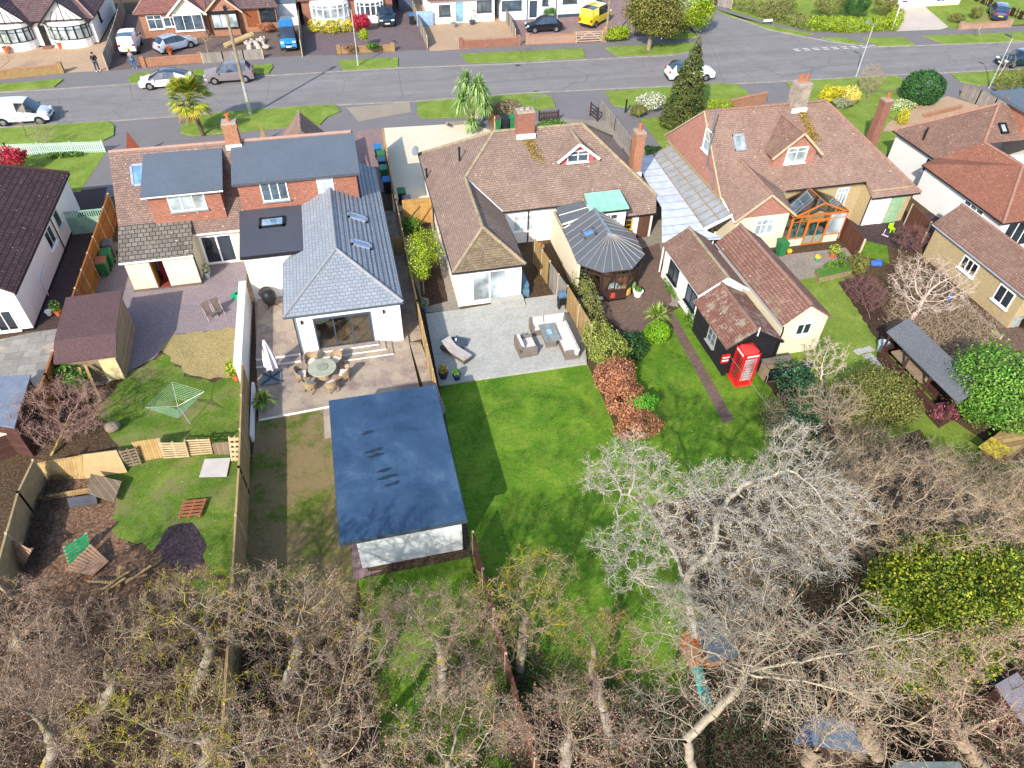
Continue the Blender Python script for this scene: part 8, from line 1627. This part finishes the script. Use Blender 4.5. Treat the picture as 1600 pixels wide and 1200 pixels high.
l_olb = leafmat('olive_bush', ['#4a5526', '#6b7034', '#8c8a45', '#5c5a38']); l_wf = leafmat('white_flower_bush', ['#5c7040', '#8f9a68', '#e0dfd0', '#d5d8c5'])
# conifers
p = G(1058, 196); B_ = []
for k in range(9): f = k / 8; B_.append((tuple(p + V(.25 + f * .3, 0, .5 + f * 6.2)), (1.75 * (1 - f) ** .8 + .25, 1.6 * (1 - f) ** .8 + .25, .6)))
leafy('conifer', 'tall narrow dark conifer in front of the white four wheel drive', tuple(p), B_, l_cf, 22000, .075, bk_d, .14, 'tree', hollow=.5, clumps=110, rough=.12)
p = G(1013, 79); leafy('yew_tree', 'broad brownish green yew on a short trunk at the street corner', tuple(p), [(tuple(p + V(.2, .3, 3.7)), (3.0, 2.6, 1.9)), (tuple(p + V(-.4, .2, 5.2)), (2.2, 2.0, 1.7)), (tuple(p + V(.8, 0, 2.6)), (2.6, 2.2, 1.0)), (tuple(p + V(.4, .5, 6.6)), (1.2, 1.2, 1.2))], l_yw, 22000, .1, bk_t, .28, 'tree', clumps=90)
L('yellow green leafy tree behind the yew at the corner', (1068, 52), [(1075, 10, 3, (2.4, 2, 2)), (1050, 35, 1.6, (1.8, 1.4, 1.2)), (1095, 22, 2, (1.6, 1.4, 1.4))], l_lim, 12000, .09, 'tree', 'leafy_tree', bark=bk_d)
L('large round dark laurel ball by the gravel front yard', (1443, 163), [(1443, 137, 1.35, (1.95, 1.8, 1.45))], l_lau, 14000, .075, name='clipped_laurel', hollow=.75, rough=.08, clumps=60)
L('bright yellow green bush on the verge left', (1298, 158), [(1298, 147, .8, (1.3, 1, .8))], l_fy, 5000, .06); L('pale yellow bush right of the bright one', (1335, 165), [(1331, 150, .9, (.9, .8, 1.0))], leafmat('pale_yellow', ['#b09a3a', '#d9c75a', '#e3d888']), 4000, .055); L('grey green low shrub below the yellow bushes', (1318, 168), [(1318, 161, .5, (1.0, .7, .5))], l_ol, 2500, .05)
L('bed of white daffodils beside the laurel ball', (1405, 170), [(1403, 164, .25, (1.9, 1.1, .3))], leafmat('daffodils', ['#3f6a2a', '#5f8a3a', '#dfe0c0', '#e8e28a']), 3000, .05, 'flower bed', 'daffodil_bed'); L('small bright yellow cone conifer by the brick chimney', (1412, 192), [(1411, 183, .6, (.5, .5, .75))], l_fy, 1600, .05)
def hedge(lab, px, w_, h, lm, n=5000, size=.06, name='hedge'):
    P = [G(x, y) for x, y in px]; B = []
    for a, c in zip(P, P[1:]):
        k = max(1, int((c - a).length / (w_ * .55)))
        for i in range(k + 1): q = a.lerp(c, i / k); B.append(((q.x, q.y, h * .5), (w_ * .58, w_ * .55, h * .55)))
    return leafy(name, lab, tuple(P[0]), B, lm, n, size, cat='hedge', hollow=.6, rough=.1, clumps=70)
hedge('long olive green clipped hedge beside the side road', [(1152, 14), (1200, 30), (1255, 46)], 1.5, 1.6, l_hed, 9000); hedge('green clipped hedge section left of the iron gate', [(1268, 48), (1322, 50)], 1.5, 1.6, l_lim, 6000); hedge('green and yellow clipped hedge right of the iron gate', [(1342, 50), (1392, 47), (1398, 34)], 1.6, 1.6, l_lim, 7000)
hedge('big olive hedge at the right edge near the leaning post', [(1560, 142), (1640, 130)], 2.0, 1.9, l_olb, 6000); hedge('yellow hedge under the far white bay window', [(492, 50), (520, 52), (548, 49)], 1.3, 1.3, l_fy, 6000); L('bright red leaved bush beside the yellow hedge', (562, 46), [(562, 34, .9, (1.3, 1.1, 1.0))], l_rd, 5000, .07); L('yellow green hedge bush left of the yew trunk', (965, 62), [(963, 52, .8, (1.8, 1.0, .8))], l_lim, 5000, .07)
L('deep pink red bush at the left edge by the picket fence', (15, 268), [(14, 252, .9, (1.25, 1.1, 1.0))], l_rd, 5000, .06); L('yellow shrub below the pink red bush', (3, 275), [(3, 268, .4, (.6, .5, .4))], l_lim, 900, .05); hedge('low leafy plants along the picket fence', [(80, 247), (125, 244)], .6, .4, l_gn, 1500)
for a in [('small dark tree behind the top hedge', (1338, 22), (1338, 5, 1.8, (1.7, 1.4, 1.8)), l_lau), ('olive shrub behind the top hedge', (1300, 25), (1298, 8, 1.3, (2.2, 1.4, 1.3)), l_hed), ('spiky green shrub behind the top hedge', (1385, 20), (1382, 6, 1.4, (1.7, 1.3, 1.4)), l_olb), ('green hedge lump at top by the white house', (1225, 22), (1222, 8, 1.2, (2.6, 1.2, 1.1)), l_hed),
          ('low olive shrub beside the tiny shed at top right', (1500, 35), (1495, 28, .5, (1.3, .7, .5)), l_olb), ('round brown bush beside the navy car', (1528, 28), (1528, 20, .7, (.9, .7, .7)), l_olb), ('green shrub at the corner of the blue white bungalow', (860, 30), (858, 22, .6, (1.0, .7, .7)), l_gn), ('yellow green small tree on the mauve drive', (569, 66), (568, 54, 1.3, (.5, .5, .55)), l_lim),
          ('low green shrub in the brick planter', (582, 78), (581, 72, .8, (.7, .4, .4)), l_gn), ('rust coloured shrub in the brick planter left', (545, 80), (545, 74, .8, (.7, .4, .35)), bd_b), ('shrub with mixed flowers by the far arched door', (415, 52), (415, 42, .6, (1.0, .7, .6)), l_cop),
          ('yellow green shrub in front of white conifers by the drive', (990, 180), (995, 172, .6, (.9, .7, .6)), l_olb), ('white flowering bush beside the tall conifer', (1022, 178), (1018, 158, .9, (1.5, 1.1, 1.0)), l_wf), ('green low bush right of the tall conifer', (1118, 178), (1122, 166, .5, (1.4, .8, .6)), l_lim), ('round bush with pale flowers behind the bins', (795, 178), (792, 170, .8, (1.5, 1.0, .9)), leafmat('grey_green_red', ['#4b5a3a', '#7a7a58', '#9c6a58', '#b8b49c'])),
          ('grey leaved ivy clump beside the bright bin', (812, 192), (812, 184, .5, (.5, .5, .7)), l_wf), ('green shrubs beside the chimney and picket fence', (858, 200), (858, 195, .4, (1.5, .6, .5)), l_gn), ('dark shrub beside the tin carport', (1020, 245), (1019, 237, .6, (.7, .6, .6)), l_dk),
          ('dense green laurel bush by the timber shed', (108, 610), (110, 588, .9, (1.05, .9, .9)), l_tr), ('dark green shrub in the bark bed', (643, 365), (643, 352, .6, (.7, .7, .6)), l_gn), ('leafy plants at the foot of the white outhouse', (1052, 455), (1052, 450, .2, (.4, 1.3, .25)), l_gn), ('leafy plants beside the black shed', (1095, 510), (1090, 500, .35, (.6, .9, .4)), l_gn),
          ('dark bushes behind the clipped ball', (985, 560), (990, 540, .5, (.8, 1.0, .6)), l_dk), ('shrub in the gap left of the right briars', (1345, 425), (1340, 412, .5, (.6, .8, .6)), l_olb), ('greenery on the stone edging', (1310, 425), (1308, 414, .4, (.9, .4, .2)), l_gn), ('dark evergreen shrub beside the compost bin', (1240, 620), (1238, 590, .8, (1.2, 1.6, .9)), l_ivy), ('blue green ivy mass below the kiosk', (1255, 665), (1265, 640, .9, (1.5, 1.2, 1.0)), l_ivy), ('reddish shrub below the long open shed', (1490, 660), (1478, 645, .6, (.9, .6, .6)), leafmat('maroon', ['#5a2a34', '#844450', '#a86a70']))]:
    L(a[0], a[1], [a[2]], a[3], int(1500 + 900 * a[2][3][0] * a[2][3][2] * 2), .055)
# hedge between patio and brick yard
hedge('olive and straw coloured hedge running down beside the sofa', [(906, 455), (920, 500), (932, 540)], 1.3, 1.7, l_hed, 8000, .05); L('bright mossy green hedge section before the copper one', (950, 585), [(950, 545, 1.1, (1.1, 1.1, .9)), (935, 525, 1.1, (.9, .9, .8))], leafmat('moss_hedge', ['#4f6020', '#7b8b30', '#a3ad52', '#8d8458']), 7000, .05)
L('copper leaved beech hedge above the white tree', (975, 640), [(960, 590, 1.0, (1.15, 1.1, .9)), (975, 625, .9, (1.0, 1.0, .8)), (1000, 665, .7, (1.2, .8, .6))], l_cop, 11000, .055, 'hedge', 'copper_hedge'); L('fresh green bush growing out of the copper hedge', (1005, 655), [(1003, 632, .9, (.8, .6, .6))], leafmat('fresh_bush', ['#2f7a1a', '#58a52c', '#8cc63e']), 3000, .05)
L('clipped round bright green box ball beside the path', (1027, 540), [(1027, 520, .75, (.72, .72, .68))], leafmat('box_green', ['#4a7410', '#6d9a18', '#8bb526']), 7000, .035, name='box_ball', hollow=.85, rough=.03)
L('small yellow green tree leaning over the side fence', (662, 460), [(662, 385, 2.2, (1.15, 1.2, 1.1)), (655, 420, 1.6, (.8, .8, .8))], l_lim, 3800, .05, 'tree', 'leafy_tree', bark=bk_t, trunk_r=.06, hollow=.1)
L('large fresh green tree at the right edge above the board stack', (1560, 670), [(1555, 590, 2.4, (2.0, 1.9, 1.6)), (1590, 630, 2.0, (1.8, 1.6, 1.4)), (1530, 625, 1.6, (1.2, 1.2, 1.0))], l_tr, 16000, .07, 'tree', 'leafy_tree', bark=bk_t, clumps=70)
L('olive coloured rounded bush below the long open shed', (1370, 680), [(1370, 615, 1.5, (1.9, 1.5, 1.2)), (1330, 640, 1.0, (1.0, .9, .8)), (1410, 640, 1.1, (1.1, .9, .8))], l_olb, 13000, .05, clumps=70)
L('very large yellow tipped evergreen bush at lower right', (1470, 1080), [(1480, 905, 3.9, (2.3, 1.8, 1.5)), (1410, 925, 3.3, (1.3, 1.3, 1.2)), (1570, 920, 3.9, (1.8, 1.6, 1.4)), (1470, 1010, 2.4, (2.6, 1.6, 1.6))], l_cls, 42000, .055, clumps=190, bark=bk_d)
# spiky plants, cordylines, palm
def blades(b, c, n, Ln, wd, el=(10, 80), m=0, droop=.35):
    for k in range(n):
        a = random.uniform(0, 2 * PI); e = R(random.uniform(*el)); d = V(math.cos(a) * math.cos(e), math.sin(a) * math.cos(e), math.sin(e)); l_ = Ln * random.uniform(.7, 1.1); s = V(-math.sin(a), math.cos(a), 0) * wd
        p1 = c + d * l_ * .6; p2 = c + d * l_ - V(0, 0, droop * l_ * math.cos(e)); b.poly([c - s * .5, c + s * .5, p1 + s, p1 - s], m); b.poly([p1 - s, p1 + s, p2], m)
l_spk = leafmat('spiky_green', ['#4b6a20', '#87a040', '#c2cc7a']); l_cor = leafmat('cordyline_green', ['#4b7030', '#7c9f4c', '#b3c486']); l_dead = leafmat('dead_fronds', ['#6b5538', '#8a7350', '#a38d66'])
for lab, px, py, z, n, Ln in [('spiky striped yucca by the long fence on the terrace', 412, 628, .4, 130, .85), ('large arching phormium beside the brick yard', 1026, 495, .3, 150, 1.1)]:
    p = G(px, py, z); t = thing('spiky_plant', lab, 'plant', (p.x, p.y, 0)); b = MB(); blades(b, p, n, Ln, .035, (5, 85)); b.build('leaves', l_spk, t); MB().tube(V(p.x, p.y, 0), p, .08, .06, 7).build('stem', bk_d, t)
p = G(741, 198); t = thing('cordyline', 'cluster of tall cordyline palms with several green tufts on the front lawn', 'palm tree', tuple(p))
for (tx, ty, z, r) in [(728, 122, 3.6, 1.1), (748, 128, 3.5, 1.0), (752, 140, 2.9, 1.0), (722, 150, 2.5, .9), (738, 185, .8, .7), (756, 155, 2.2, .8)]:
    c = G(tx, ty + 8, z); b = MB(); b.path([V(p.x + (c.x - p.x) * .2, p.y, 0), V(p.x + (c.x - p.x) * .5, p.y, z * .45), c], .06, 7); b.build('trunk', bk_pk, t); b = MB(); blades(b, c, 230, r * 1.25, .042, (-50, 85), 0, .45); b.build('leaf_tuft', l_cor, t)
p = G(318, 212); c = p + V(-.25, 0, 3.1); t = thing('fan_palm', 'shaggy fan palm with dead brown skirt behind the brick chimney', 'palm tree', tuple(p)); MB().path([p, p + V(-.1, 0, 1.5), c], .16, 9).build('trunk', bk_d, t); b = MB()
for k in range(84):
    a = random.uniform(0, 2 * PI); e = R(-68 + 148 * (k / 83) ** .8); d = V(math.cos(a) * math.cos(e), math.sin(a) * math.cos(e), math.sin(e)); m = 0 if e > R(-38) else 1; h_ = c + d * random.uniform(.85, 1.35); s = V(-math.sin(a), math.cos(a), 0); u = s.cross(d); b.bar(c, h_, .02, .02, m)
    for i in range(13):
        th = R(-75 + 150 * i / 12); f = d * math.cos(th) + s * math.sin(th); q = s * math.cos(th) - d * math.sin(th); e1 = h_ + f * .45; b.poly([h_, e1 + q * .055, h_ + f * .9 - V(0, 0, .15), e1 - q * .055], m)
b.build('fronds', [leafmat('palm_green', ['#3d5a1e', '#6d8a2c', '#a9a83c', '#c2a63a']), l_dead], t)
